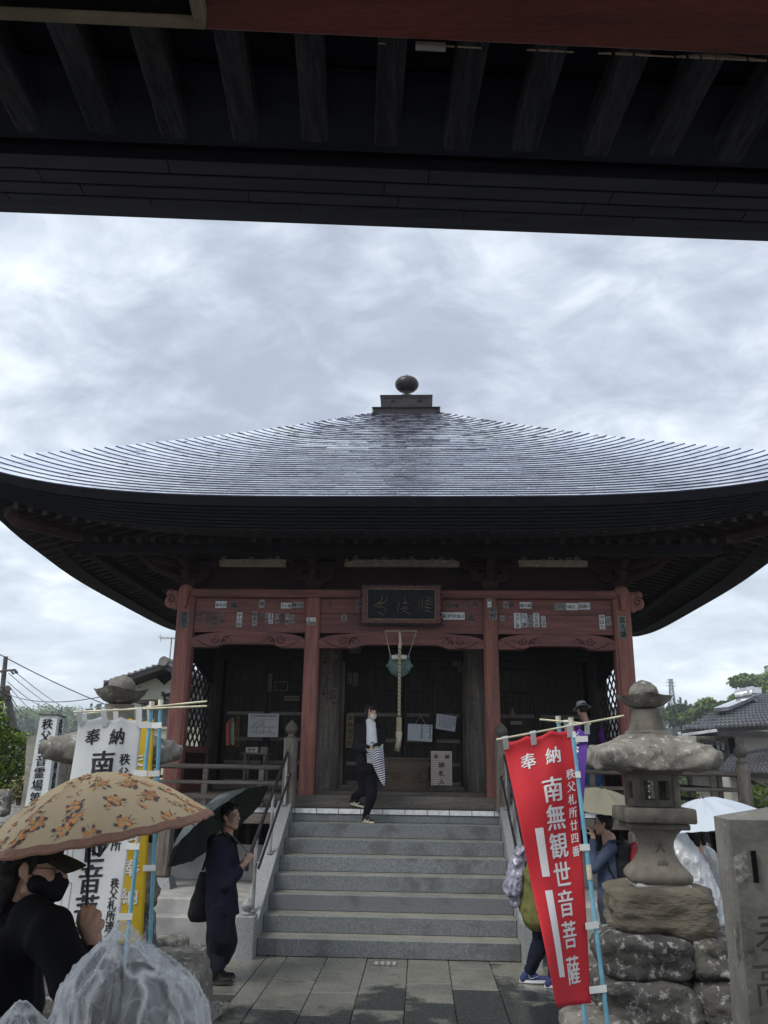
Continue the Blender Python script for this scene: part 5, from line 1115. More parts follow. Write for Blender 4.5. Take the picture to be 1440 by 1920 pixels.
# ================================================================== banners
def cloth_fn(tl, tr, br, bl, amp=.02, fr=3., ph=0., sag=.02, W=.45):
    n0 = (tr-tl).cross(bl-tl).normalized()
    def f(a, b):   # a across 0..1, b down 0..1
        p = (tl*(1-a)+tr*a)*(1-b)+(bl*(1-a)+br*a)*b
        wv = amp*math.sin(fr*PI*b+ph+a*2.2)*(.35+.65*(1-a))+amp*.5*math.sin(a*7+b*4+ph)*min(1, b*4)+amp*.35*math.sin(a*15+ph*2+b*2.)*max(0, 1-b*3)
        return p+n0*wv+Vector((0, 0, -sag*4*abs(math.sin(a*3*PI))*max(0, 1-b*6)*.25))
    return f, n0
def banner(name, label, tl, tr, br, bl, pole, bar, cm, tabs, side_tabs, paint, gm, group, joints=(), W=.45, amp=.02, fr=3., ph=0., ncol=24):
    t = thing(name, label, 'banner', pole[1], group); f, n0 = cloth_fn(tl, tr, br, bl, amp, fr, ph); sgn = -1 if n0.y > 0 else 1
    q = MB(); q.sheet(lambda u, v: f(u, v), ncol, 60, .0012*1.); q.build('cloth', cm, t, smooth='all')
    H_ = ((bl-tl).length+(br-tr).length)/2
    if paint:
        q = MB(); paint(q, lambda x, y: f(x/W, -y/H_)+n0*sgn*.004*(1 if True else 0), W, H_); q.build('lettering', gm, t)
    pm = mat('blue_banner_pole', (.16, .40, .52), .35, (.12, .32, .44), 9, bump=0)
    q = MB(); q.tube(pole, .0125, 12); po_ = q.build('pole', pm, t, smooth=True)
    q = MB(); d = (Vector(pole[0])-Vector(pole[1])).normalized(); q.tube([Vector(pole[0])-d*.01, Vector(pole[0])+d*.035], .017, 12); q.build('pole_cap', mat('cream_plastic', (.62, .58, .44), .5, bump=0), po_, smooth=30)
    for jz in joints: c = Vector(pole[0])*(1-jz)+Vector(pole[1])*jz; q = MB(); q.tube([c-d*.04, c+d*.04], .0155, 12); q.build('pole_joint', mat('cream_plastic', (.62, .58, .44)), po_, smooth=30)
    q = MB(); q.tube(bar, .0065, 8); q.build('crossbar', mat('cream_bar', (.60, .57, .40), .45, bump=0), t, smooth=True)
    wt = mat('white_tape', (.66, .67, .66), .7, var=.15, bump=0); bd = (Vector(bar[1])-Vector(bar[0]))
    for a in tabs:
        p = f(a, .0); k = ((p-Vector(bar[0])).dot(bd))/bd.length_squared; top = Vector(bar[0])+bd*k; ux = (tr-tl).normalized()*.017; off = Vector((0, -.009, 0)); dn = (f(a, .035)-p)
        q = MB(); q.hexa([p+dn-ux+off, p+dn+ux+off, p+dn+ux+off*.4, p+dn-ux+off*.4], [top-ux+off, top+ux+off, top+ux+off*.4, top-ux+off*.4])
        q.hexa([top-ux+off, top+ux+off, top+ux-off, top-ux-off], [top-ux+off+Vector((0, 0, .012)), top+ux+off+Vector((0, 0, .012)), top+ux-off+Vector((0, 0, .012)), top-ux-off+Vector((0, 0, .012))]); q.build('hanging_loop', wt, t)
    P0, P1 = Vector(pole[0]), Vector(pole[1])
    for b in side_tabs:
        p = f(.96, b); k = (p-P0).dot(P1-P0)/(P1-P0).length_squared; c = P0+(P1-P0)*k; v = (P1-P0).normalized()*.018; o1 = Vector((0, -.015, 0)); o2 = Vector((0, -.012, 0)); e_ = (c-p).normalized()*.018
        q = MB(); q.hexa([p-v+o1, c+e_-v+o1, c+e_-v+o2, p-v+o2], [p+v+o1, c+e_+v+o1, c+e_+v+o2, p+v+o2]); q.build('side_loop', wt, t)
    return t, f
def clothm(n, c, c2):
    m = mat(n, c, .75, c2, 1.2, bump=.35, bscale=5, bdist=.02); nt = m.node_tree; b = nt.nodes['Principled BSDF']; t = nt.nodes.new('ShaderNodeBsdfTranslucent'); t.inputs[0].default_value = (*c, 1); mx = nt.nodes.new('ShaderNodeMixShader'); mx.inputs[0].default_value = .22; nt.links.new(b.outputs[0], mx.inputs[1]); nt.links.new(t.outputs[0], mx.inputs[2]); nt.links.new(mx.outputs[0], nt.nodes['Material Output'].inputs[0]); return m
Yr = -3.8
def paint_red(q, f, W, H):
    put_glyph(q, '奉', W*.30, -H*.105, .10, f, .012, 2, .5); put_glyph(q, '納', W*.66, -H*.10, .10, f, .012, 2, .5)
    for ch, y in zip('南無観世音菩薩', (.235, .34, .445, .55, .655, .765, .885)): put_glyph(q, ch, W*.60, -H*y, .142, f, .014, 2, .5)
    for i, ch in enumerate('秩父札所廿四番'): put_glyph(q, ch, W*.895, -H*(.185+.048*i), .058, f, .01, 1, .5)
    q.v, q.f, q.mi = q.v, q.f, q.mi
    for (b0, b1) in ((.375, .555), (.605, .905)):
        n = 14
        for i in range(n):
            for j in range(3):
                a0, a1 = .225+.14*j/3, .225+.14*(j+1)/3; c0, c1 = b0+(b1-b0)*i/n, b0+(b1-b0)*(i+1)/n
                q.add([f(W*a0, -H*c0), f(W*a1, -H*c0), f(W*a1, -H*c1), f(W*a0, -H*c1)], [(0, 1, 2, 3)])
banner('prayer_banner', 'bright red banner with white characters in front of the steps on the right', P(943, 1387, Y=Yr), P(1077, 1360, Y=Yr), P(1108, 1881, Y=Yr), P(1043, 1889, Y=-4.12),
       (P(1071, 1356, Y=Yr), P(1150, 2010, Y=Yr)), (P(931, 1387, Y=Yr-.02), P(1170, 1342, Y=Yr-.02)), clothm('red_cloth', (.62, .022, .035), (.50, .018, .028)), (.03, .42, .93), (.03, .19, .46, .74, .955), paint_red,
       mat('banner_white_print', (.76, .74, .74), .8, var=.1, bump=0), 'prayer banners on blue poles', joints=(.455,), amp=.026, fr=4, ph=.6)
def paint_pur(q, f, W, H):
    for ch, y in zip('乗念仏', (.10, .22, .34)): put_glyph(q, ch, W*.50, -H*y, .12, f, .012, 2, .5)
banner('prayer_banner', 'purple banner partly hidden behind the red one on the right', P(1050, 1366, Y=-3.5), P(1104, 1366, Y=-3.62), P(1086, 1600, Y=-3.6), P(1070, 1600, Y=-3.5),
       (P(1047, 1353, Y=-3.55), P(1098, 1925, Y=-3.55)), (P(1012, 1349, Y=-3.56), P(1108, 1358, Y=-3.66)), clothm('purple_cloth', (.13, .05, .36), (.10, .035, .28)), (.25, .93), (.08,), paint_pur,
       mat('banner_white_print', (.74, .72, .72)), 'prayer banners on blue poles', amp=.012, W=.3)
Yw = -3.9
def paint_white(q, f, W, H):
    put_glyph(q, '奉', W*.26, -H*.085, .10, f, .012, 2, .5); put_glyph(q, '納', W*.64, -H*.082, .10, f, .012, 2, .5)
    for ch, y in zip('南無観世音菩薩', (.205, .325, .445, .565, .685, .805, .92)): put_glyph(q, ch, W*.48, -H*y, .158, f, .016, 2, .5)
    for i, ch in enumerate('秩父三十四個所'): put_glyph(q, ch, W*.80, -H*(.185+.06*i*(1.0)), .070, f, .008, 1, .5)
    for i, ch in enumerate('秩父札所連合会'): put_glyph(q, ch, W*.86, -H*(.70+.042*i), .058, f, .006, 1, .5)
    for (a0, a1, b0, b1) in ((.10, .19, .46, .63), (.10, .22, .70, .99)):
        for (c0, c1, e0, e1) in ((a0, a0+.006, b0, b1), (a1-.006, a1, b0, b1), (a0, a1, b0, b0+.002), (a0, a1, b1-.002, b1)):
            n = 12 if e1-e0 > .1 else 1
            for i in range(n): q.add([f(W*c0, -H*(e0+(e1-e0)*i/n)), f(W*c1, -H*(e0+(e1-e0)*i/n)), f(W*c1, -H*(e0+(e1-e0)*(i+1)/n)), f(W*c0, -H*(e0+(e1-e0)*(i+1)/n))], [(0, 1, 2, 3)])
banner('prayer_banner', 'white banner with bold black characters on the left behind the flowered umbrella', P(146, 1343, Y=Yw), P(268, 1345, Y=Yw), P(218, 1800, Y=Yw), P(88, 1800, Y=Yw-.0),
       (P(284, 1326, Y=Yw), P(232, 1830, Y=Yw)), (P(138, 1335, Y=Yw-.02), P(388, 1324, Y=Yw-.02)), clothm('white_cloth', (.70, .72, .73), (.60, .62, .63)), (.04, .42, .96), (.03, .245, .46, .55, .83), paint_white,
       ink, 'prayer banners on blue poles', joints=(.51,), amp=.018, fr=3, ph=1)
def paint_yel(q, f, W, H):
    for i, ch in enumerate('まごころ奉納'): put_glyph(q, ch, W*.80, -H*(.20+.12*i), .10, f, .02, 1, 1)
banner('prayer_banner', 'yellow banner almost covered by the white one on the left', P(150, 1347, Y=-3.55), P(290, 1347, Y=-3.55), P(268, 1770, Y=-3.55), P(110, 1770, Y=-3.55),
       (P(301, 1322, Y=-3.55), P(280, 1800, Y=-3.55)), (P(140, 1340, Y=-3.57), P(388, 1315, Y=-3.57)), clothm('yellow_cloth', (.66, .47, .02), (.55, .38, .015)), (.08, .5, .95), (.03, .26, .68), paint_yel,
       mat('banner_white_print', (.74, .72, .72)), 'prayer banners on blue poles', amp=.010)

# ================================================================== houses, poles, wires, pylon
roofm = mat('grey_roof_tile', (.17, .175, .185), .45, (.11, .115, .125), 6, bump=.2); wallm = mat('cream_wall', (.66, .64, .50), .85, (.60, .58, .46), 2, bump=.1); wallg = mat('beige_siding', (.50, .48, .41), .85, (.46, .44, .38), 2, bump=.3, bscale=30, stretch=(.3, .3, 6))
trim = mat('dark_brown_trim', (.05, .045, .045), .6); glass = mat('dark_window_glass', (.04, .05, .055), .1, spec=.8, bump=0)
# left house: gable end towards us
hy = 14.
hs = thing('house', 'cream house with a tiled gable roof just left of the temple hall', 'house', (-7, hy+3, 0))
A = P(309, 1240, Y=hy); Lb_ = P(196, 1283, Y=hy); sl_ = (A.z-Lb_.z)/(A.x-Lb_.x); xr = A.x+(A.x-Lb_.x); wl0 = P(205, 1283, Y=hy+.8).x
q = MB(); x0, x1 = A.x-(A.x-Lb_.x)*.86, A.x+(A.x-Lb_.x)*.86; q.prism([(x0, -1), (x1, -1), (x1, A.z-(x1-A.x)*sl_-.22), (A.x, A.z-.22), (x0, A.z-(A.x-x0)*sl_-.22)], hy+.7, hy+8, 'y'); wv = q.build('wall', wallm, hs)
for s in (-1, 1):
    xe = Lb_.x if s < 0 else xr
    q = MB(); q.prism([(A.x, A.z-.10), (A.x, A.z-.24), (xe, Lb_.z-.14), (xe, Lb_.z)], hy-.0, hy+8.6, 'y'); rf = q.build('roof', trim, hs)
    n = 22
    for r_ in range(10):
        t0_, t1_ = r_/10, (r_+1)/10; q = MB(); xa_, xb_ = A.x+(xe-A.x)*t0_, A.x+(xe-A.x)*t1_; za, zb_ = A.z-.10-(A.z-.10-Lb_.z)*t0_, A.z-.10-(A.z-.10-Lb_.z)*t1_
        for c_ in range(12):
            yy = hy-.1+c_*.72; q.hexa([(xa_, yy, za+.01), (xb_, yy, zb_+.03), (xb_, yy+.66, zb_+.03), (xa_, yy+.66, za+.01)], [(xa_, yy, za+.05), (xb_, yy, zb_+.10), (xb_, yy+.66, zb_+.10), (xa_, yy+.66, za+.05)])
        o = q.build('tile_course', roofm, rf); o['kind'] = 'stuff'
    q = MB(); q.prism([(A.x, A.z-.04), (A.x, A.z-.22), (xe, Lb_.z-.16), (xe, Lb_.z+.02)], hy-.08, hy-.001, 'y'); q.build('bargeboard', trim, rf)
q = MB()
for i in range(14): q.tube([(A.x, hy-.1+i*.62, A.z+.03), (A.x, hy+.5+i*.62, A.z+.03)], [.11, .09], 8)
q.tube([(A.x, hy-.16, A.z-.02), (A.x, hy-.10, A.z-.02)], .13, 10); q.build('ridge_tiles', mat('ridge_tile', (.22, .20, .17), .7, (.13, .12, .11), 8), hs, smooth=True)
vc = P(309, 1267, Y=hy+.68); q = MB(); q.prism([(vc.x-.30, vc.z), (vc.x, vc.z-.26), (vc.x+.30, vc.z), (vc.x+.14, vc.z+.06), (vc.x+.14, vc.z+.22), (vc.x-.14, vc.z+.22), (vc.x-.14, vc.z+.06)], hy+.66, hy+.695, 'y'); q.build('gable_vent', dark, hs)
c0 = P(258, 1312, Y=hy+.3); c1 = P(330, 1320, Y=hy+.3); box('awning', trim, hs, c0.x, c1.x+1, hy+.1, hy+.69, c1.z-.0, c1.z+.10); w0, w1 = P(266, 1322, Y=hy+.69), P(312, 1362, Y=hy+.69)
wf = box('window', mat('grey_shutter', (.20, .20, .19), .6), hs, w0.x, w1.x+1.2, hy+.66, hy+.695, w1.z, w0.z)
for i in range(9): z = w1.z+(w0.z-w1.z)*(i+.5)/9; box('shutter_slat', mat('grey_shutter', (.2, .2, .19)), wf, w0.x+.05, w1.x+1.15, hy+.64, hy+.659, z-.02, z+.02)
box('sill', wallm, wf, w0.x-.1, w1.x+1.3, hy+.60, hy+.655, w1.z-.08, w1.z-.01)
c0 = P(301, 1294, Y=hy+.1); q = MB(); q.prism([(c0.x, c0.z-.02), (c0.x+1.6, c0.z+.45), (c0.x+1.6, c0.z+.33), (c0.x, c0.z-.14)], hy+.1, hy+.65, 'y'); q.build('porch_roof', roofm, hs)
q = MB(); g0 = P(305, 1297, Y=hy); q.tube([(g0.x, hy, g0.z), (g0.x+.05, hy+.1, g0.z-.2), (g0.x+.5, hy+.5, g0.z-.45), (g0.x+.5, hy+.5, g0.z-1.5)], .04, 6); q.build('downpipe', trim, hs)
q = MB(); a0 = P(317, 1250, Y=hy+.4); a1 = P(322, 1195, Y=hy+.4); q.tube([a0, a1], .02, 6); a2, a3 = P(301, 1196, Y=hy+.4), P(345, 1197, Y=hy+.4); q.tube([a2, a3], .012, 5)
for k in range(9): c_ = a2+(a3-a2)*(k/8); q.tube([c_+Vector((0, -.22, 0)), c_+Vector((0, .22, 0))], .008, 4)
q.tube([a2+Vector((-.02, 0, .10)), a2+Vector((.02, 0, -.10))], .01, 4)
tag(q.build('tv_antenna', steel), 'thin television antenna on the cream house roof left of the hall', 'antenna')
# right house: two storeys, hipped tiled roofs
def tile_roof(par, e0, e1, r0, r1, nrow, ncol, th=.05):
    """tiled slope from eave e0-e1 up to ridge r0-r1, each course stepped with rounded tiles"""
    e0, e1, r0, r1 = map(Vector, (e0, e1, r0, r1)); n = (e1-e0).cross(r0-e0).normalized(); n = n if n.z > 0 else -n
    q = MB(); q.hexa([e0-n*.12, e1-n*.12, r1-n*.12, r0-n*.12], [e0, e1, r1, r0]); rf = q.build('roof', trim, par); q = MB()
    for r in range(nrow):
        a0, a1 = e0+(r0-e0)*(r/nrow), e1+(r1-e1)*(r/nrow); b0, b1 = e0+(r0-e0)*((r+1)/nrow), e1+(r1-e1)*((r+1)/nrow); vs = []; m_ = ncol*4
        for i in range(m_+1):
            t = i/m_; hgt = .025+.03*math.sin(t*ncol*2*PI); vs += [a0+(a1-a0)*t+n*(hgt-.03), a0+(a1-a0)*t+n*(hgt+th), b0+(b1-b0)*t+n*(hgt-.005)]
        q.add(vs, [(3*i, 3*i+3, 3*i+4, 3*i+1) for i in range(m_)]+[(3*i+1, 3*i+4, 3*i+5, 3*i+2) for i in range(m_)])
    o = q.build('roof_tiles', roofm, rf); o['kind'] = 'stuff'; return rf
hy = 13.5
h2 = thing('house', 'two-storey beige house with grey tiled roofs at the right edge', 'house', (11, hy+3, 0))
E0 = P(1283, 1368, Y=hy+5.5); E1 = P(1381, 1354, Y=hy); E2 = P(1455, 1326, Y=hy-.6)
R0 = P(1330, 1341, Y=hy+6); 
RA = P(1408, 1302, Y=hy+3.0); RB = P(1475, 1296, Y=hy+3.2)
eL, eM, eR = P(1284, 1367, Y=hy+2.0), P(1382, 1355, Y=hy), P(1500, 1300, Y=hy)
eM = Vector((eM.x, hy, eL.z-.0)); eL = Vector((P(1284, 1367, Y=hy).x, hy+.0, eL.z))
tile_roof(h2, P(1283, 1368, Y=hy), P(1500, 1357, Y=hy), P(1400, 1304, Y=hy+3.2), P(1520, 1300, Y=hy+3.2), 12, 26)
eb = P(1283, 1368, Y=hy); 
q = MB(); w0, w1 = P(1392, 1372, Y=hy+.5), P(1460, 1430, Y=hy+.5); q.box(w0.x, w0.x+6, hy+.5, hy+6, -1, eb.z-.05); q.build('wall', wallg, h2)
w2 = P(1305, 1380, Y=hy+1.2); q = MB(); q.box(w2.x, w0.x-.01, hy+1.2, hy+6, -1, eb.z-.05); q.build('wall', mat('shaded_recess_wall', (.45, .43, .37), .85), h2)
box('fascia', trim, h2, eb.x-.1, eb.x+8, hy-.06, hy-.005, eb.z-.16, eb.z-.02)
q = MB(); a, b = P(1280, 1381, Y=hy-.3), P(1345, 1372, Y=hy-.3); q.hexa([a, b, b+Vector((.3, 1.4, .1)), a+Vector((.3, 1.4, .1))], [a+Vector((0, 0, .06)), b+Vector((0, 0, .06)), b+Vector((.3, 1.4, .16)), a+Vector((.3, 1.4, .16))]); q.build('canopy', mat('pale_canopy', (.55, .58, .6), .5), h2)
for (x0, y0, x1, y1) in ((1312, 1388, 1330, 1408), (1338, 1388, 1361, 1410)):
    a, b = P(x0, y0, Y=hy+1.18), P(x1, y1, Y=hy+1.18); wf = box('window', trim, h2, a.x, b.x, hy+1.14, hy+1.198, b.z, a.z); m_ = (a.x+b.x)/2
    for (u0, u1) in ((a.x+.04, m_-.02), (m_+.02, b.x-.04)): box('pane', glass, wf, u0, u1, hy+1.12, hy+1.138, b.z+.04, a.z-.04)
a, b = P(1366, 1384, Y=hy+1.18), P(1380, 1412, Y=hy+1.18); box('shutter', trim, h2, a.x, b.x, hy+1.13, hy+1.198, b.z, a.z)
for py in (1391, 1397): a, b = P(1312, py, Y=hy+.4), P(1362, py-3, Y=hy+.4); q = MB(); q.tube([a, b], .02, 6); q.build('drying_pole', steel, h2)
tile_roof(h2, P(1348, 1447, Y=hy-1.2), P(1520, 1452, Y=hy-1.2), P(1372, 1418, Y=hy+.45), P(1540, 1388, Y=hy+.45), 9, 22)
a = P(1368, 1447, Y=hy-.6); b = P(1500, 1520, Y=hy-.6); q = MB(); q.box(a.x, a.x+7, hy-.6, hy+.45, -1, a.z-.0); q.build('wall', wallg, h2)
a, b = P(1283, 1462, Y=hy-.5), P(1360, 1478, Y=hy-.5); q = MB(); q.box(a.x, a.x+2.6, hy+.6, hy+3, -1, b.z+.3); q.build('annex_wall', mat('annex_wall', (.42, .42, .38), .85), h2)
q = MB(); q.box(a.x-.3, a.x+2.9, hy+.3, hy+3.2, b.z+.31, b.z+.40); q.build('annex_roof', roofm, h2)
a, b = P(1418, 1490, Y=hy-.62), P(1436, 1520, Y=hy-.62); box('window', glass, h2, a.x, b.x, hy-.66, hy-.61, b.z, a.z)
q = MB(); a = P(1398, 1462, Y=hy-.8); q.tube([a, a+Vector((.8, 0, -.3)), a+Vector((1.0, .1, -.5)), a+Vector((1.0, .1, -3))], .045, 6); q.build('downpipe', trim, h2)
# solar water heater on the roof
so = thing('solar_water_heater', 'silver solar water heater with a round tank on the beige house roof', 'water heater', P(1400, 1320, Y=hy+1.8))
a, b, c_, d_ = P(1337, 1343, Y=hy+.9), P(1366, 1341, Y=hy+.8), P(1424, 1316, Y=hy+2.4), P(1388, 1322, Y=hy+2.6); u_ = Vector((0, -.05, .12))
q = MB(); q.hexa([a+u_, b+u_, c_+u_, d_+u_], [a+u_*1.8, b+u_*1.8, c_+u_*1.8, d_+u_*1.8]); q.build('panel', mat('solar_glass', (.5, .52, .56), .12, metal=.7, bump=0), so)
q = MB(); q.tube([P(1384, 1309, Y=hy+2.5), P(1416, 1303, Y=hy+2.2)], .26, 20); q.build('tank', mat('tank_steel', (.62, .62, .64), .2, metal=.8, bump=0), so, smooth=30)
q = MB(); a = P(1411, 1297, Y=hy+2.2); q.box(a.x-.2, a.x+.2, a.y-.15, a.y+.15, a.z-.05, a.z+.12); q.build('valve_box', mat('tank_steel', (.6, .6, .6)), so)
# utility poles and cables
polem = mat('utility_pole', (.075, .065, .06), .8, (.045, .04, .038), 3)
up1 = thing('utility_pole', 'tall dark utility pole with two crossarms at the left edge', 'utility pole', (-19.7, 30, 0)); T1 = P(11, 1231, Y=30); B1_ = P(-1, 1345, Y=30); B1_ = T1+(B1_-T1)*((T1.z+1.2)/(T1.z-B1_.z))
q = MB(); q.tube([B1_, T1], [.19, .10], 10); q.build('shaft', polem, up1, smooth=True)
for (ax, ay, bx, by) in ((-6, 1259, 27, 1256), (-6, 1289, 15, 1287)):
    a, b = P(ax, ay, Y=29.8), P(bx, by, Y=29.8); q = MB(); q.tube([a, b], .055, 6); q.tube([b, b+Vector((.12, 0, -.12)), P(bx+5, by+6, Y=29.8)], .07, 6); q.build('crossarm', polem, up1)
    for k in (.2, .75): c_ = a+(b-a)*k; q = MB(); q.tube([c_, c_+Vector((.02, 0, .0)), c_+Vector((.25, -.1, -.18))], .05, 6); q.build('insulator', polem, up1)
up2 = thing('utility_pole', 'leaning dark brace pole beside the tall utility pole at the left edge', 'utility pole', (-18, 30.5, 0)); T2 = P(10, 1291, Y=30.5); B2_ = P(33, 1401, Y=30.5); B2_ = T2+(B2_-T2)*((T2.z+1.2)/(T2.z-B2_.z))
q = MB(); q.tube([B2_, T2], [.20, .17], 10); q.build('shaft', polem, up2, smooth=True)
for (ax, ay, bx, by) in ((8, 1300, 22, 1305), (8, 1312, 20, 1310)): q = MB(); q.tube([P(ax, ay, Y=30.3), P(bx, by, Y=30.3)], .04, 6); q.build('bracket', polem, up2)
wirem = mat('cable', (.10, .10, .105), .7, bump=0)
def cable(lab, x0, y0, Y0, x1, y1, Y1, sag=.3, r=.014, group='overhead cables'):
    a, b = P(x0, y0, Y=Y0), P(x1, y1, Y=Y1); q = MB(); q.tube([a+(b-a)*(i/16)-Vector((0, 0, sag*4*(i/16)*(1-i/16))) for i in range(17)], [r*(1 if Y0 < Y1 else 1)]*17, 4); tag(q.build('overhead_cable', wirem), lab, 'cable', group)
cable('thick cable crossing the sky from the top left down behind the left lantern', -40, 1205, 22, 235, 1335, 30, .15, .022)
cable('single cable running level from the brace pole to the cream house', 12, 1301, 30, 262, 1288, 14.6, .4, .016)
for i, (a_, b_, c_, d_) in enumerate([(30, 1261, 175, 1342), (16, 1262, 150, 1340), (14, 1278, 110, 1325), (22, 1293, 95, 1340), (20, 1305, 62, 1336), (20, 1312, 55, 1338), (5, 1322, 58, 1380), (12, 1318, 35, 1333)]):
    cable(['topmost', 'second from the top', 'third from the top', 'fourth from the top', 'fifth from the top', 'sixth from the top', 'steep', 'lowest'][i]+' of the thin cables running from the poles to the hill', a_, b_, 30, c_, d_, 95, .6, .022 if i < 4 else .028)
# pylon far away
py = thing('transmission_tower', 'faint lattice transmission tower standing on the far ridge right of the hall', 'transmission tower', P(1260, 1335, Y=420)); T = P(1258, 1273, Y=420); B = P(1262, 1340, Y=420); hw0 = (P(1266, 1325, Y=420).x-P(1256, 1325, Y=420).x)/2; pym = mat('pylon_steel', (.16, .17, .18), .6, bump=0)
for sx in (-1, 1):
    for sy in (-1, 1): q = MB(); q.tube([B+Vector((sx*hw0*1.3, sy*hw0*1.3, -8)), T+Vector((sx*.5, sy*.5, 0))], .22, 4); q.build('leg', pym, py)
q = MB()
for k in range(11):
    t0_, t1_ = k/11, (k+1)/11; s0, s1 = hw0*1.2*(1-t0_)+.5*t0_, hw0*1.2*(1-t1_)+.5*t1_; z0, z1 = B.z+(T.z-B.z)*t0_, B.z+(T.z-B.z)*t1_
    for a, b in (((-1, -1), (1, -1)), ((1, -1), (1, 1)), ((-1, 1), (1, 1)), ((-1, -1), (-1, 1))):
        q.tube([(B.x+a[0]*s0, B.y+a[1]*s0, z0), (B.x+b[0]*s1, B.y+b[1]*s1, z1)], .13, 3); q.tube([(B.x+b[0]*s0, B.y+b[1]*s0, z0), (B.x+a[0]*s1, B.y+a[1]*s1, z1)], .13, 3)
o = q.build('bracing', pym, py); o['kind'] = 'stuff'
for k, w_ in ((.8, 2.6), (.9, 2.2), (.97, 1.6)): q = MB(); z = B.z+(T.z-B.z)*k; q.tube([(B.x-w_, B.y, z), (B.x+w_, B.y, z)], .16, 4); q.build('arm', pym, py)

# ================================================================== plants
def shrub(name, lab, c, r, h, n, m, seed, leaf=.03, cat='shrub', stems=7, group=None):
    rnd = random.Random(seed); t = thing(name, lab, cat, (c[0], c[1], c[2]), group)
    for i in range(stems):
        a = rnd.uniform(0, 2*PI); q = MB(); q.tube([(c[0]+.04*math.cos(a), c[1]+.04*math.sin(a), c[2]), (c[0]+r*.35*math.cos(a), c[1]+r*.35*math.sin(a), c[2]+h*.45), (c[0]+r*.6*math.cos(a), c[1]+r*.6*math.sin(a), c[2]+h*.8)], [.02, .012, .005], 5); q.build('stem', polem, t)
    q = MB()
    for i in range(n):
        while True:
            d = Vector((rnd.uniform(-1, 1), rnd.uniform(-1, 1), rnd.uniform(-1, 1)))
            if .3 < d.length < 1: break
        k = 1+.35*nz(d, 1.8, seed); p = Vector((c[0]+d.x*r*k, c[1]+d.y*r*k, c[2]+h*(.5+.5*d.z*k))); s = leaf*rnd.uniform(.6, 1.4); nn = Vector((rnd.gauss(0, .7), rnd.gauss(-.2, .7), rnd.gauss(.8, .5))).normalized(); u = nn.orthogonal().normalized(); u = Matrix.Rotation(rnd.uniform(0, 6.28), 3, nn) @ u*s; v = nn.cross(u)*.45
        q.m = 0 if rnd.random() < .6 else 1; q.add([p-u, p-v, p+u+nn*s*.15, p+v], [(0, 1, 2, 3)])
    o = q.build('foliage', m, t, keep=True); o['kind'] = 'stuff'; return t
g1 = leafmat('yellow_green_leaf', (.26, .34, .05), (.17, .24, .04)); g2 = leafmat('mid_green_leaf', (.10, .17, .04), (.06, .10, .03)); g3 = leafmat('deep_green_leaf', (.045, .085, .03), (.03, .055, .022))
c = P(12, 1440, Y=1.5); shrub('shrub', 'bright green leafy shrub at the left edge behind the marker stone', (c.x-.1, 1.5, c.z-.42), .55, .95, 4200, [g1, g2], 3, .035)
c = P(-8, 1365, Y=1.0); shrub('tree', 'yellow-green branch tips of a tree at the far left edge', (c.x-.25, 1.0, c.z-.75), .42, 1.25, 2600, [g1, g2], 4, .04, 'tree')
c = P(44, 1475, Y=.6); shrub('flowering_weed', 'dry tufted weed between the stone slab and the marker stone', (c.x, .6, c.z-.2), .16, .3, 500, [mat('dry_leaf', (.24, .20, .09), .8), g2], 5, .025, 'plant', 4)
c = P(1420, 1520, Y=5.5); shrub('shrub', 'bright green bush seen behind the veranda corner post on the right', (c.x+.45, 5.5, c.z-.75), .9, 1.15, 5200, [g1, g2], 7, .045)
c = P(1283, 1465, Y=9.6); shrub('shrub', 'green bush glimpsed through the railing right of the lantern', (c.x-.1, 9.8, -.1), .6, c.z+.3, 2200, [g1, g2], 8, .05)
c = P(1440, 1290, Y=60)
def big_tree(lab, px, pyt, pyb, Y, rpx, seed, m, n=5200, leaf=.30):
    T_ = P(px, pyt, Y=Y); B_ = P(px, pyb, Y=Y); r = rpx*(Y+9)/FPX; z0 = -1.2; t = thing('broadleaf_tree', lab, 'tree', (T_.x, Y, z0)); rnd = random.Random(seed)
    q = MB(); q.tube([(T_.x, Y, z0), (T_.x+.2, Y, T_.z*.55), (T_.x, Y, T_.z-.6*r)], [.35, .25, .1], 8); q.build('trunk', polem, t, smooth=True)
    q = MB(); H_ = T_.z-B_.z
    for k in range(16):
        cc = (T_.x+rnd.gauss(0, r*.45), Y+rnd.gauss(0, r*.4), B_.z+H_*rnd.uniform(.1, .72)); q.m = 0 if rnd.random() < .6 else 1
        crown(q, cc, r*rnd.uniform(.35, .5), H_*rnd.uniform(.25, .36), n//16, rnd, 'b', leaf)
    o = q.build('crown', m, t, keep=True); o['kind'] = 'stuff'
big_tree('large rounded light green tree on the hill above the beige house', 1400, 1265, 1335, 115, 44, 5, [lf_lt, lf_br])
big_tree('bushy green tree on the slope left of the beige house roof', 1330, 1296, 1375, 95, 46, 6, [lf_br, lf_lt])
big_tree('darker green tree low on the slope right of the lantern top', 1272, 1318, 1378, 110, 36, 7, [lf_br, lf_con])
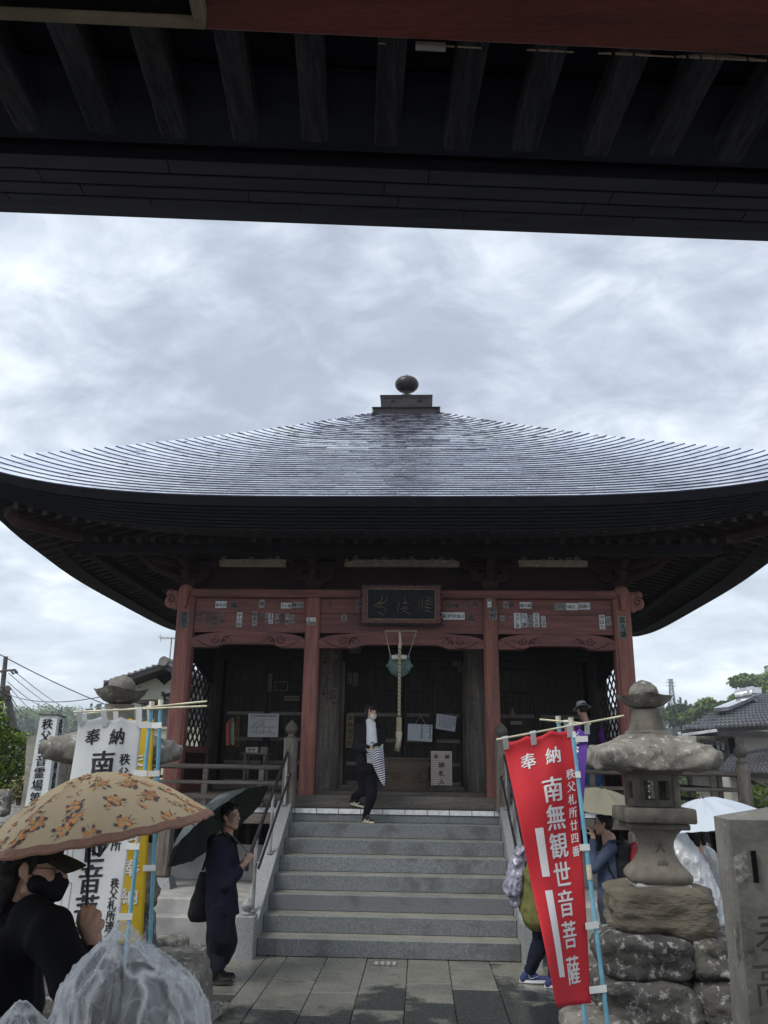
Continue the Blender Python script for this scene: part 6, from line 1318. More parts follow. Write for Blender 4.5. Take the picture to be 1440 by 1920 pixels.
# ================================================================== umbrellas
def umbrella(name, label, apex, axis, R, sag, m, rib=8, spin=0., inner=None, shaft=None, trimc=None, handle=None, print_fn=None, scal=.07, ferr=.05, par_lab=None):
    t = thing(name, label, 'umbrella', apex); ax = Vector(axis).normalized(); u = ax.orthogonal().normalized(); v = ax.cross(u); apex = Vector(apex)
    def F(a, r, lift=0.):
        seg = (a*rib/(2*PI)) % 1; e_ = 4*seg*(1-seg); rr = R*r*(1-scal*e_*r); h = sag*(r**1.8)*(1-.18*e_*(1-r)*1)+.055*R*e_*math.sin(PI*r)
        k = .006*R*math.sin(a*23+r*9)*r
        return apex+(u*math.cos(a+spin)+v*math.sin(a+spin))*rr-ax*(h+k-lift)
    q = MB(); nu, nv = rib*8, 14; q.v = [F(2*PI*i/nu, max(.02, j/nv), 0) for j in range(nv+1) for i in range(nu)]
    q.f = [(j*nu+i, j*nu+(i+1) % nu, (j+1)*nu+(i+1) % nu, (j+1)*nu+i) for j in range(nv) for i in range(nu)]; o = len(q.v)
    q.v += [F(2*PI*i/nu, max(.02, j/nv), -.003) for j in range(nv+1) for i in range(nu)]; q.f += [(f[3]+o, f[2]+o, f[1]+o, f[0]+o) for f in q.f[:]]
    q.f += [(nv*nu+i, nv*nu+(i+1) % nu, o+nv*nu+(i+1) % nu, o+nv*nu+i) for i in range(nu)]; q.mi = [0]*(nu*nv)+[1 if inner else 0]*(nu*nv)+[0]*nu
    cn = q.build('canopy', [m]+([inner] if inner else []), t, smooth=50)
    if trimc:
        q = MB()
        for (l0, l1) in ((.0015, .0015),):
            n = rib*12; q.v = [F(2*PI*i/n, r_, .0018) for r_ in (.945, 1.003) for i in range(n)]+[F(2*PI*i/n, 1.003, -.005) for i in range(n)]+[F(2*PI*i/n, .945, -.005) for i in range(n)]; q.f = [(j*n+i, j*n+(i+1) % n, (j+1)*n+(i+1) % n, (j+1)*n+i) for j in range(3) for i in range(n)]; q.mi = [0]*len(q.f)
        q.build('trim', trimc, cn, smooth=True)
    ribm = mat('umbrella_rib', (.10, .10, .11), .4, metal=.5, bump=0)
    for k in range(rib):
        a = 2*PI*k/rib; q = MB(); q.tube([F(a, r_, -.008) for r_ in (.03, .3, .6, .85, 1.01)], [.0028]*4+[.0022], 5); rb = q.build('rib', ribm, t); q = MB(); q.tube([F(a, .5, -.010), apex-ax*(sag+R*.18)], .0022, 4); q.build('stretcher', ribm, rb)
    q = MB(); q.tube([apex-ax*.01, apex+ax*ferr], [.007, .004], 8); q.build('tip', ribm, t)
    q = MB(); q.tube([apex, Vector(shaft)], .0055, 8); q.build('shaft', ribm if handle is None else mat('umbrella_shaft_dark', (.02, .015, .03), .4, bump=0), t)
    if handle: q = MB(); d = (Vector(shaft)-apex).normalized(); q.tube([Vector(shaft)-d*.02, Vector(shaft)+d*handle], .012, 10); q.build('handle', mat('umbrella_handle', (.03, .02, .02), .4), t, smooth=30)
    if print_fn: print_fn(t, cn, F)
    return t
def flower_print(t, cn, F):
    rnd = random.Random(11); Q = {0: MB(), 1: MB(), 2: MB()}; R = .425
    def disc(k, a, r, da, dr, rad, sq_=1, rot=0, n=7, lift=.0022):
        vs = [];
        for i in range(n):
            th = 2*PI*i/n; x = rad*math.cos(th); y = rad*sq_*math.sin(th); x, y = x*math.cos(rot)-y*math.sin(rot), x*math.sin(rot)+y*math.cos(rot); rr = min(.94, r+(dr+y)/R); vs.append(F(a+(da+x)/(R*max(.15, r)), max(.03, rr), lift))
        Q[k].add(vs, [tuple(range(n))])
    cl = [(a_, r_) for r_, n_ in ((.14, 2), (.30, 6), (.46, 9), (.61, 12), (.75, 15), (.88, 18)) for a_ in [2*PI*(i+.5*(n_ % 2)+rnd.uniform(-.22, .22))/n_ for i in range(n_)]]
    for (a, r) in cl:
        r = r+rnd.uniform(-.05, .05); big = rnd.random() < .6; ro = rnd.uniform(0, 2*PI); s = .80 if big else .58
        for k in range(4 if big else 2): th = ro+k*1.7; disc(1, a, r, .021*s*math.cos(th), .021*s*math.sin(th), .0135*s, .85, th, 8, .0024)
        for k in range(rnd.choice((5, 6, 7)) if big else 3): th = ro+.8+k*1.15; d_ = rnd.uniform(.022, .043)*s; disc(0, a, r, d_*math.cos(th), d_*math.sin(th), rnd.uniform(.009, .0145)*s, .68, th+.6, 8, .0019)
        for k in range(3): th = ro+2+k*.5; disc(0, a, r, .045*s*math.cos(th), .045*s*math.sin(th), .017*s, .09, th, 4, .0015)
        if big: disc(2, a, r, .021*math.cos(ro), .021*math.sin(ro), .004, 1, 0, 6, .0028)
    for _ in range(60):
        a, r = rnd.uniform(0, 2*PI), rnd.uniform(.2, .92); th = rnd.uniform(0, 6.3); disc(2, a, r, 0, 0, .013, .14, th, 4); disc(2, a, r, .011*math.cos(th), .011*math.sin(th), .0045, .8, th, 6)
    for k, (c_, nm) in enumerate((((.085, .045, .045), 'brown_print'), ((.62, .26, .07), 'orange_print'), ((.33, .13, .09), 'russet_print'))):
        o = Q[k].build('flower_print', mat(nm, c_, .7, bump=0), cn, keep=True); o['kind'] = 'stuff'
def thin_cloth(name, c, tr=.35, rough=.55, wet=0.):
    m = bpy.data.materials.new(name); m.use_nodes = True; nt = m.node_tree; b = nt.nodes['Principled BSDF']; b.inputs['Base Color'].default_value = (*c, 1); b.inputs['Roughness'].default_value = rough; b.inputs['Coat Weight'].default_value = wet; b.inputs['Coat Roughness'].default_value = .15
    n = nt.nodes.new('ShaderNodeTexNoise'); n.inputs['Scale'].default_value = 26; tcn = nt.nodes.new('ShaderNodeTexCoord'); nt.links.new(tcn.outputs['Object'], n.inputs['Vector']); bp = nt.nodes.new('ShaderNodeBump'); bp.inputs['Strength'].default_value = .25; bp.inputs['Distance'].default_value = .004; nt.links.new(n.outputs[0], bp.inputs['Height']); nt.links.new(bp.outputs[0], b.inputs['Normal'])
    t = nt.nodes.new('ShaderNodeBsdfTranslucent'); t.inputs[0].default_value = (*c, 1); mx = nt.nodes.new('ShaderNodeMixShader'); mx.inputs[0].default_value = tr; nt.links.new(b.outputs[0], mx.inputs[1]); nt.links.new(t.outputs[0], mx.inputs[2]); nt.links.new(mx.outputs[0], nt.nodes['Material Output'].inputs[0]); return m
def plastic_film(name, dens=.45, tint=(.96, .97, .98)):
    """crumpled clear film: sharp creases catch the light and turn milky, the stretches between stay clear"""
    m = bpy.data.materials.new(name); m.use_nodes = True; nt = m.node_tree; nd = nt.nodes; ln = nt.links; b = nd['Principled BSDF']
    b.inputs['Base Color'].default_value = (*tint, 1); b.inputs['Roughness'].default_value = .12; b.inputs['Specular IOR Level'].default_value = .9
    tcn = nd.new('ShaderNodeTexCoord'); mp = nd.new('ShaderNodeMapping'); mp.inputs['Scale'].default_value = (1, 1, .55); ln.new(tcn.outputs['Object'], mp.inputs[0]); w_ = nd.new('ShaderNodeTexNoise'); w_.inputs['Scale'].default_value = 6; w_.inputs['Detail'].default_value = 3; ln.new(mp.outputs[0], w_.inputs['Vector'])
    av = nd.new('ShaderNodeVectorMath'); av.operation = 'MULTIPLY_ADD'; av.inputs[1].default_value = (.14, .14, .14); ln.new(w_.outputs['Color'], av.inputs[0]); ln.new(mp.outputs[0], av.inputs[2])
    v1 = nd.new('ShaderNodeTexVoronoi'); v1.feature = 'DISTANCE_TO_EDGE'; v1.inputs['Scale'].default_value = 7.5; ln.new(av.outputs[0], v1.inputs['Vector']); v2 = nd.new('ShaderNodeTexVoronoi'); v2.feature = 'DISTANCE_TO_EDGE'; v2.inputs['Scale'].default_value = 19; ln.new(av.outputs[0], v2.inputs['Vector'])
    r1 = nd.new('ShaderNodeMapRange'); r1.inputs[1].default_value = .0; r1.inputs[2].default_value = .07; r1.inputs[3].default_value = 1; r1.inputs[4].default_value = 0; ln.new(v1.outputs['Distance'], r1.inputs[0]); r2 = nd.new('ShaderNodeMapRange'); r2.inputs[1].default_value = .0; r2.inputs[2].default_value = .07; r2.inputs[3].default_value = .22; r2.inputs[4].default_value = 0; ln.new(v2.outputs['Distance'], r2.inputs[0])
    sm_ = nd.new('ShaderNodeMath'); sm_.operation = 'ADD'; ln.new(r1.outputs[0], sm_.inputs[0]); ln.new(r2.outputs[0], sm_.inputs[1]); n = nd.new('ShaderNodeTexNoise'); n.inputs['Scale'].default_value = 7; n.inputs['Detail'].default_value = 6; ln.new(av.outputs[0], n.inputs['Vector'])
    bp = nd.new('ShaderNodeBump'); bp.inputs['Strength'].default_value = .8; bp.inputs['Distance'].default_value = .008; ln.new(sm_.outputs[0], bp.inputs['Height']); ln.new(bp.outputs[0], b.inputs['Normal'])
    tr = nd.new('ShaderNodeBsdfTransparent'); tr.inputs[0].default_value = (.95, .96, .97, 1); mr = nd.new('ShaderNodeMapRange'); mr.inputs[1].default_value = .36; mr.inputs[2].default_value = .66; mr.inputs[3].default_value = max(0, dens-.10); mr.inputs[4].default_value = min(1, dens+.22); ln.new(n.outputs[0], mr.inputs[0])
    m1 = nd.new('ShaderNodeMath'); m1.operation = 'MULTIPLY_ADD'; m1.inputs[1].default_value = .68; ln.new(sm_.outputs[0], m1.inputs[0]); ln.new(mr.outputs[0], m1.inputs[2])
    lw = nd.new('ShaderNodeLayerWeight'); lw.inputs[0].default_value = .3; ln.new(bp.outputs[0], lw.inputs['Normal']); ad = nd.new('ShaderNodeMath'); ad.operation = 'MULTIPLY_ADD'; ad.use_clamp = True; ad.inputs[1].default_value = .30; ln.new(lw.outputs['Facing'], ad.inputs[0]); ln.new(m1.outputs[0], ad.inputs[2])
    tl = nd.new('ShaderNodeBsdfTranslucent'); tl.inputs[0].default_value = (*tint, 1); mt = nd.new('ShaderNodeMixShader'); mt.inputs[0].default_value = .35; ln.new(b.outputs[0], mt.inputs[1]); ln.new(tl.outputs[0], mt.inputs[2])
    mx = nd.new('ShaderNodeMixShader'); ln.new(ad.outputs[0], mx.inputs[0]); ln.new(tr.outputs[0], mx.inputs[1]); ln.new(mt.outputs[0], mx.inputs[2]); ln.new(mx.outputs[0], nd['Material Output'].inputs[0]); return m

# ================================================================== people
def skinm(n, c): 
    m = mat(n, c, .5, tuple(x*.86 for x in c), 12, bump=.1, bscale=300, bdist=.0006, spec=.4); b = m.node_tree.nodes['Principled BSDF']; b.inputs['Subsurface Weight'].default_value = .15; b.inputs['Subsurface Radius'].default_value = (.012, .005, .003); b.inputs['Subsurface Scale'].default_value = .5; return m
skin = skinm('skin', (.50, .30, .22))
hairm = mat('dark_hair', (.016, .013, .012), .45, (.009, .008, .008), 3, bump=.8, bscale=60, stretch=(9, 9, 1), bdist=.004, spec=.5)
def fabric(n, c, c2=None, rough=.9): return mat(n, c, rough, c2 or tuple(x*.7 for x in c), 3, bump=.3, bscale=220, bdist=.0015, spec=.15)
class Head:
    """local head frame: x right ear, y face, z up"""
    def __init__(s, c, yaw, k=.9, pitch=0., roll=0.):
        s.c = Vector(c); s.k = k; s.M = Matrix.Translation(s.c) @ Matrix.Rotation(yaw, 4, 'Z') @ Matrix.Rotation(pitch, 4, 'X') @ Matrix.Rotation(roll, 4, 'Y') @ Matrix.Diagonal((k, k, k, 1))
    def p(s, x, y, z): return s.M @ Vector((x, y, z))
    def skull(s, q, neck=True):
        def E(c, r, n=16, m=12): q.ell(c, r, n, m, s.M)
        def Cc(a, b, ra, rb): q.cap(s.p(*a), s.p(*b), ra*s.k, rb*s.k, 10)
        E((0, -.012, .055), (.074, .092, .078)); E((0, .02, .0), (.063, .074, .075)); E((0, .030, -.045), (.052, .058, .052)); Cc((0, .070, -.082), (0, .060, -.086), .020, .024)
        Cc((-.048, -.0, -.05), (-.02, .055, -.082), .022, .018); Cc((.048, -.0, -.05), (.02, .055, -.082), .022, .018)
        Cc((0, .088, .025), (0, .108, -.012), .0085, .012); E((-.013, .097, -.016), (.009, .009, .007), 8, 6); E((.013, .097, -.016), (.009, .009, .007), 8, 6)
        Cc((-.040, .072, .037), (-.012, .087, .037), .010, .010); Cc((.040, .072, .037), (.012, .087, .037), .010, .010)
        E((-.034, .064, -.012), (.024, .022, .022)); E((.034, .064, -.012), (.024, .022, .022))
        Cc((-.016, .084, -.045), (.016, .084, -.045), .0075, .0075); Cc((-.013, .083, -.055), (.013, .083, -.055), .008, .008)
        for sx in (-1, 1): Cc((sx*.076, -.008, .018), (sx*.070, .0, -.022), .012, .009); E((sx*.079, -.012, .010), (.008, .018, .026), 10, 8)
        if neck: Cc((0, -.018, -.04), (0, -.035, -.17), .050, .052)
    def eyes(s, par, open_=1.):
        for sx in (-1, 1):
            q = MB(); q.ell((sx*.030, .0765, .018), (.0115, .009, .0075*open_), 12, 8, s.M); e_ = q.build('eye', mat('eye_white', (.55, .53, .50), .3, bump=0), par, smooth=True)
            q = MB(); q.ell((sx*.030, .0825, .018), (.0055, .0042, .0055*open_), 10, 6, s.M); q.build('iris', mat('iris_dark', (.012, .009, .008), .2, bump=0), e_, smooth=True)
            q = MB(); q.tube([s.p(sx*(.015+.009*i), .090-.003*i*i*.6, .036+.003*math.sin(i*.9)) for i in range(4)], .0028*s.k, 5); q.build('eyebrow', hairm, par)
    def glasses(s, name, lab):
        t = thing(name, lab, 'glasses', s.p(0, .1, .02)); fm = mat('glasses_frame', (.02, .02, .022), .3, bump=0)
        for sx in (-1, 1): q = MB(); q.tube([s.p(sx*(.033+.024*math.cos(a)), .096-abs(.012*math.cos(a)), .016+.016*math.sin(a)) for a in [2*PI*i/16 for i in range(17)]], .0018*s.k, 5, cap=False); q.build('rim', fm, t); q = MB(); q.tube([s.p(sx*.057, .088, .02), s.p(sx*.078, .03, .022), s.p(sx*.080, -.015, .016)], .0017*s.k, 5); q.build('temple', fm, t)
        q = MB(); q.tube([s.p(-.010, .098, .018), s.p(.010, .098, .018)], .0018*s.k, 5); q.build('bridge', fm, t); return t
def hand(q, w, d, n, curl=.6, k=.9, thumb=1, spread=.0):
    """wrist, finger direction, palm-side direction; five bent fingers of unequal length"""
    w = Vector(w); d = Vector(d).normalized(); n = Vector(n); n = (n-d*n.dot(d)).normalized(); s = d.cross(n).normalized()
    for o_ in (-.026, -.009, .009, .026): q.cap(w+s*o_*.6*k, w+(d*.078+s*o_)*k, .0135*k, .0115*k, 8)
    for i, o_ in enumerate((-.029, -.010, .010, .028)):
        L_ = (.80, .95, 1.0, .90)[i] if thumb > 0 else (.90, 1.0, .95, .80)[i]; p = w+(d*.082+s*o_)*k; dd = d+s*spread*o_*20
        dd.normalize()
        for j, (ln_, r_) in enumerate(((.040, .0098), (.027, .0088), (.021, .0078))):
            M_ = Matrix.Rotation(curl*(.75 if j == 0 else 1.0), 3, d.cross(n)); dd = (M_ @ dd).normalized(); e_ = p+dd*ln_*L_*k; q.cap(p, e_, r_*k, r_*.94*k, 8); p = e_
    p = w+(d*.022+s*.030*thumb)*k; dd = (d*.65+s*.55*thumb+n*.45).normalized(); q.cap(w+d*.01*k, p, .014*k, .013*k, 8)
    for ln_, r_ in ((.036, .0115), (.028, .0095)):
        e_ = p+dd*ln_*k; q.cap(p, e_, r_*k, r_*.9*k, 8); p = e_; dd = (dd+n*.45-s*thumb*.35*curl).normalized()
def limb(q, pts, rs):
    for (a, b, ra, rb) in zip(pts[:-1], pts[1:], rs[:-1], rs[1:]): q.cap(a, b, ra, rb, 12)
def shoe(name, par, ankle, toe, m, solem, k=.9, lift=0.):
    a = Vector(ankle); t = Vector(toe); d = (t-a); d.z = 0; d.normalize(); s = Vector((-d.y, d.x, 0)); base = min(a.z, t.z)
    q = MB(); heel = a-d*.045*k; h0 = Vector((heel.x, heel.y, a.z-.045*k)); t0 = Vector((t.x, t.y, t.z+.012*k))
    q.cap(a+Vector((0, 0, .01)), h0, .040*k, .034*k); q.cap(h0, t0, .033*k, .026*k); q.cap((h0+t0)/2+s*.012*k, t0+s*.012*k-d*.02, .028*k, .024*k); q.cap((h0+t0)/2-s*.012*k, t0-s*.01*k-d*.02, .028*k, .024*k); q.cap(a-Vector((0, 0, .0)), (h0+t0)/2+Vector((0, 0, .02*k)), .034*k, .030*k)
    sh = blob(q, name, m, par, .007, 2)
    q = MB(); vs = []; n = 20; up = (t0-h0).normalized(); sl_ = (t0.z-h0.z)/max(.05, (t0-h0).length)
    for zz in (0, 1):
        for i in range(n):
            th = 2*PI*i/n; L_ = ((t0-h0).length/2+.035*k)*math.cos(th); w_ = .042*k*math.sin(th)*(1+.12*math.cos(th)); c_ = (h0+t0)/2+d*L_+s*w_; c_.z = h0.z-.026*k+sl_*(L_+(t0-h0).length/2)+zz*.022*k; vs.append(c_)
    q.add(vs, [tuple(range(n))[::-1], tuple(range(n, 2*n))]+[(i, (i+1) % n, n+(i+1) % n, n+i) for i in range(n)]); q.build('sole', solem, sh, smooth=40); return sh, s, d
def hair_cap(H, par, style='short', m=hairm):
    q = MB(); q.ell((0, -.020, .066), (.082, .094, .080), 18, 12, H.M); q.ell((0, -.045, .02), (.076, .062, .07), 16, 10, H.M)
    if style == 'bob':
        for sx in (-1, 1): q.cap(H.p(sx*.070, .005, .05), H.p(sx*.072, .0, -.07), .022*H.k, .020*H.k); q.cap(H.p(sx*.06, -.05, .05), H.p(sx*.062, -.045, -.09), .030*H.k, .022*H.k); q.cap(H.p(sx*.03, .075, .085), H.p(sx*.052, .070, .03), .014*H.k, .010*H.k)
        q.cap(H.p(0, -.075, .03), H.p(0, -.065, -.10), .038*H.k, .03*H.k); q.cap(H.p(-.03, .078, .07), H.p(.03, .078, .07), .018*H.k, .018*H.k)
    else:
        for sx in (-1, 1): q.cap(H.p(sx*.066, .03, .075), H.p(sx*.072, .0, .02), .014*H.k, .010*H.k)
        q.cap(H.p(-.04, .058, .098), H.p(.04, .058, .098), .020*H.k, .020*H.k)
    return blob(q, 'hair', m, par, .006, 1, wrinkle(.004, 60, (1, 1, .3)))

def loft(q, secs, n=20):
    """closed tube through oval sections (centre, half width along x, half depth along y, turn)"""
    vs = []
    for (c, rx, ry, tw) in secs:
        for i in range(n):
            a = 2*PI*i/n; x, y = rx*math.cos(a), ry*math.sin(a); vs.append((c[0]+x*math.cos(tw)-y*math.sin(tw), c[1]+x*math.sin(tw)+y*math.cos(tw), c[2]))
    m_ = len(secs); q.add(vs, [(j*n+i, j*n+(i+1) % n, (j+1)*n+(i+1) % n, (j+1)*n+i) for j in range(m_-1) for i in range(n)]+[tuple(range(n))[::-1], tuple(range((m_-1)*n, m_*n))])
# --- man in navy work clothes with the green umbrella
mY = -1.08
def Q_(x, y, dy=0, Y=mY): return P(x, y, Y=Y+dy)
man = thing('person', 'man in navy work clothes and glasses carrying a green umbrella over his shoulder', 'person', (-1.5, mY, 0))
H = Head(P(432, 1534, Y=mY-.02), math.radians(-114), .93, math.radians(4))
shL, shR = Q_(402, 1580, .10), Q_(408, 1586, -.13); elL, elR = Q_(428, 1648, .10), Q_(424, 1655, -.15); wrL, wrR = Q_(462, 1611, .05), Q_(460, 1618, -.07); nk = Q_(418, 1570); hip = Q_(412, 1700); 
kn = [Q_(412, 1765, .06), Q_(420, 1765, -.06)]; an = [Q_(402, 1823, .10), Q_(404, 1806, -.02)]
an = [Vector((P(396, 1838, Z=.07).x, -1.18, .075)), Vector((P(408, 1822, Z=.07).x, -1.0, .075))]; 
b = MB(); H.skull(b); limb(b, [nk, (nk+hip)/2, hip], [.07, .115, .12]); b.cap(shL, shR, .05, .05)
limb(b, [shL, elL, wrL], [.045, .036, .024]); limb(b, [shR, elR, wrR], [.045, .036, .024])
hd_ = (Q_(474, 1600, -.03)-wrR).normalized(); hand(b, wrR, hd_+Vector((0, 0, .15)), Vector((.3, .8, .2)), .95, .85, 1); hand(b, wrL, (Q_(474, 1602, .0)-wrL).normalized(), Vector((.3, -.8, .2)), .95, .85, -1)
for i in (0, 1): limb(b, [hip+Vector((.02, (.06, -.06)[i], 0)), kn[i], an[i]], [.075, .052, .032])
bd = blob(b, 'body', skin, man, .0065, 2); H.eyes(man); hair_cap(H, man)
q = MB(); q.tube([H.p(-.017, .091, -.049), H.p(0, .0935, -.050), H.p(.017, .091, -.049)], [.003, .0055, .003], 6); q.build('mouth', mat('lip', (.30, .11, .09), .5, bump=0), man)
H.glasses('glasses', 'dark rimmed glasses worn by the man under the green umbrella')
navy = fabric('navy_samue', (.013, .016, .029), (.009, .011, .020)); navy2 = fabric('navy_trousers', (.012, .015, .026), (.009, .011, .018))
q = MB(); q.cap(shL, shR, .062, .062); q.cap(nk+Vector((.02, 0, -.05)), nk+Vector((.04, 0, -.20)), .10, .125); q.cap(nk+Vector((0, 0, .012)), nk+Vector((0, 0, -.06)), .062, .10); q.cap(nk+Vector((0, 0, -.015)), shR+Vector((0, .02, .01)), .065, .068); q.cap(nk+Vector((0, 0, -.015)), shL+Vector((0, -.02, .01)), .065, .068)
loft(q, [(Q_(417, 1714), .150, .175, 0), (Q_(416, 1690), .145, .175, 0), (Q_(414, 1650), .130, .175, 0), (Q_(412, 1610), .122, .185, 0), (Q_(410, 1585), .100, .175, 0), (Q_(414, 1573), .06, .10, 0)])
limb(q, [shL, elL, elL*.5+wrL*.5], [.072, .074, .066]); limb(q, [shR, elR, elR*.5+wrR*.5], [.072, .078, .068])
tw = wrinkle(.010, 8, (1, 1, .55), 3); blob(q, 'jacket', navy, man, .010, 2, tw)
q = MB()
HC = Head(H.c, math.radians(-85), .93)
for sx, m0 in ((-1, -.03), (1, .02)): pts = [HC.p(sx*.050, -.03, -.125), HC.p(sx*.048, .03, -.165), HC.p(sx*.012, .070, -.24), HC.p(-.02, .098, -.36)]; q.tube(pts, [.014, .016, .016, .012], 6, flat=.45)
q.build('collar', navy, man, smooth=True)
q = MB()
for i in (0, 1):
    o_ = (.075, -.075)[i]; top_ = hip+Vector((.015, o_, -.02)); loft(q, [(an[i]+Vector((.0, 0, .03)), .052, .055, 0), (an[i]*.75+kn[i]*.25, .085, .08, 0), (kn[i]*.6+an[i]*.4, .112, .095, 0), (kn[i], .125, .10, 0), (top_*.5+kn[i]*.5, .13, .105, 0), (top_+Vector((0, 0, .06)), .125, .10, 0)])
blob(q, 'trousers', navy2, man, .010, 2, wrinkle(.009, 8, (1, 1, .4), 8))
for i in (0, 1): shoe('shoe', man, an[i], an[i]+Vector((.13, -.01, -.045)), mat('dark_shoe', (.02, .018, .02), .6), mat('shoe_sole_dark', (.07, .06, .05), .7))
# shoulder bag
sb_ = thing('shoulder_bag', 'black shoulder bag hanging at the back of the man with the green umbrella', 'bag', Q_(376, 1660))
q = MB(); poly = [(372, 1628), (388, 1628), (384, 1728), (356, 1722), (360, 1690)]; bm_ = mat('black_bag', (.012, .011, .014), .7)
a0, a1, a2, a3 = Q_(372, 1632, -.02), Q_(396, 1632, .02), Q_(392, 1722, .02), Q_(362, 1715, -.02)
loft(q, [(Q_(374, 1728), .085, .05, .3), (Q_(373, 1716), .105, .075, .3), (Q_(377, 1690), .095, .075, .3), (Q_(383, 1655), .070, .055, .3), (Q_(386, 1634), .055, .03, .3)]); blob(q, 'bag_body', bm_, sb_, .01, 3, wrinkle(.008, 7, (1, 1, 1), 5))
q = MB(); q.tube([Q_(380, 1632, -.04), Q_(390, 1600, -.15), Q_(400, 1576, -.19), Q_(408, 1566, -.13)], .012, 6, flat=.35); q.build('strap', bm_, sb_)
ax_ = Vector((-.66, .02, .75)).normalized(); sh_ = Q_(470, 1604, -.02)
ap_ = P(386, 1512, Y=mY+.06)
umbrella('umbrella', 'wet dark green umbrella tilted back over the shoulder of the man in navy', ap_, Vector((-.64, .15, .72)), .56, .22, thin_cloth('wet_green_nylon', (.012, .020, .018), .03, .5, .12), 8, .25, inner=thin_cloth('green_nylon_inside', (.012, .02, .017), .08, .8), shaft=sh_)

# --- woman on the steps with striped folded umbrella
wY = 1.93
def W_(x, y, dy=0): return P(x, y, Y=wY+dy)
wo_ = thing('person', 'woman in black jacket, white shirt and white mask stepping down the steps', 'person', (-.35, wY, 1.14))
H = Head(P(696, 1338, Y=wY), math.radians(-150), .90, math.radians(-6)); nk = W_(693, 1353); hp = W_(688, 1440); shA, shB = W_(676, 1364, .0), W_(712, 1366, .04)
elA, elB = W_(670, 1400, -.02), W_(716, 1402, -.02); wrA, wrB = W_(690, 1405, -.17), W_(704, 1400, -.17)
kf, af = W_(697, 1492, -.06), Vector((W_(686, 1530).x, 1.955, 1.136+.075)); kr, ar = W_(682, 1484, .02), Vector((P(664, 1512, Y=2.22).x, 2.20, 1.30+.115))
b = MB(); H.skull(b); limb(b, [nk, (nk+hp)/2+Vector((-.02, .04, 0)), hp+Vector((0, .04, 0))], [.05, .060, .075]); b.cap(shA, shB, .036, .036); limb(b, [shA, elA, wrA], [.038, .032, .022]); limb(b, [shB, elB, wrB], [.038, .032, .022])
hand(b, wrA, (.8, -.4, .1), (.2, -.3, -.7), .9, .82, 1); hand(b, wrB, (-.8, -.4, -.2), (0, -.4, -.6), .9, .82, -1)
limb(b, [hp+Vector((.05, 0, 0)), kf, af], [.07, .048, .03]); limb(b, [hp-Vector((.05, 0, 0)), kr, ar], [.07, .048, .03]); blob(b, 'body', skin, wo_, .0065, 2)
H.eyes(wo_); hair_cap(H, wo_, 'bob')
q = MB(); q.ell((0, .068, -.035), (.053, .040, .048), 18, 12, H.M); mk = blob(q, 'face_mask', mat('white_mask', (.72, .72, .72), .8, bump=.1), wo_, .005, 1)
wh = fabric('white_shirt', (.68, .70, .74), (.58, .60, .64)); bj = fabric('black_jacket', (.014, .014, .020), (.009, .009, .013)); bt = fabric('black_trousers', (.010, .010, .014))
q = MB(); limb(q, [nk+Vector((.01, -.01, -.01)), W_(698, 1375, -.03), W_(698, 1405, -.04), W_(694, 1440, .02)], [.062, .085, .085, .09]); blob(q, 'shirt', wh, wo_, .008, 2, wrinkle(.005, 9, (1, 1, 1), 2))
q = MB(); loft(q, [(W_(679, 1452, .03), .080, .13, .2), (W_(679, 1430, .02), .082, .13, .2), (W_(679, 1400, .02), .080, .12, .2), (W_(681, 1375, .02), .078, .11, .2), (W_(684, 1358, .02), .055, .08, .2)]); loft(q, [(W_(712, 1446, .0), .050, .12, -.2), (W_(714, 1410, .0), .050, .12, -.2), (W_(713, 1375, .0), .046, .11, -.2), (W_(707, 1359, .02), .04, .07, 0)]); loft(q, [(W_(694, 1450, .11), .12, .05, 0), (W_(694, 1400, .11), .12, .05, 0), (W_(694, 1362, .09), .10, .05, 0)]); q.cap(W_(686, 1357, .02), W_(703, 1358, .06), .045, .045)
limb(q, [shA, elA, wrA], [.066, .068, .052]); limb(q, [shB, elB, wrB], [.060, .060, .048]); blob(q, 'jacket', bj, wo_, .008, 2, wrinkle(.010, 9, (1, 1, .8), 6))
q = MB(); q.cap(hp+Vector((.035, 0, -.02)), hp-Vector((.035, 0, .02)), .118, .118); limb(q, [hp+Vector((.05, 0, .0)), kf, af+Vector((0, 0, .02))], [.092, .068, .046]); limb(q, [hp-Vector((.05, 0, -.0)), kr, ar+Vector((0, 0, .02))], [.092, .068, .046]); blob(q, 'trousers', bt, wo_, .008, 2, wrinkle(.006, 10, (1, 1, .6), 9))
sm = mat('charcoal_canvas', (.035, .032, .032), .8); slm = mat('cream_sole', (.62, .56, .42), .6)
for (a_, t_) in ((af, af+Vector((.085, -.10, -.055))), (ar, ar+Vector((.11, -.07, -.085)))):
    sh, s_, d_ = shoe('shoe', wo_, a_, t_, sm, slm, .95); c_ = (a_+t_)/2; sd = -s_ if s_.y > 0 else s_; q = MB(); q.tube([c_+sd*.040+d_*(-.05+.017*i)+Vector((0, 0, -.012+.010*math.sin(i*1.3+.4))) for i in range(7)], .0045, 5); q.build('side_stripe', wh, sh)
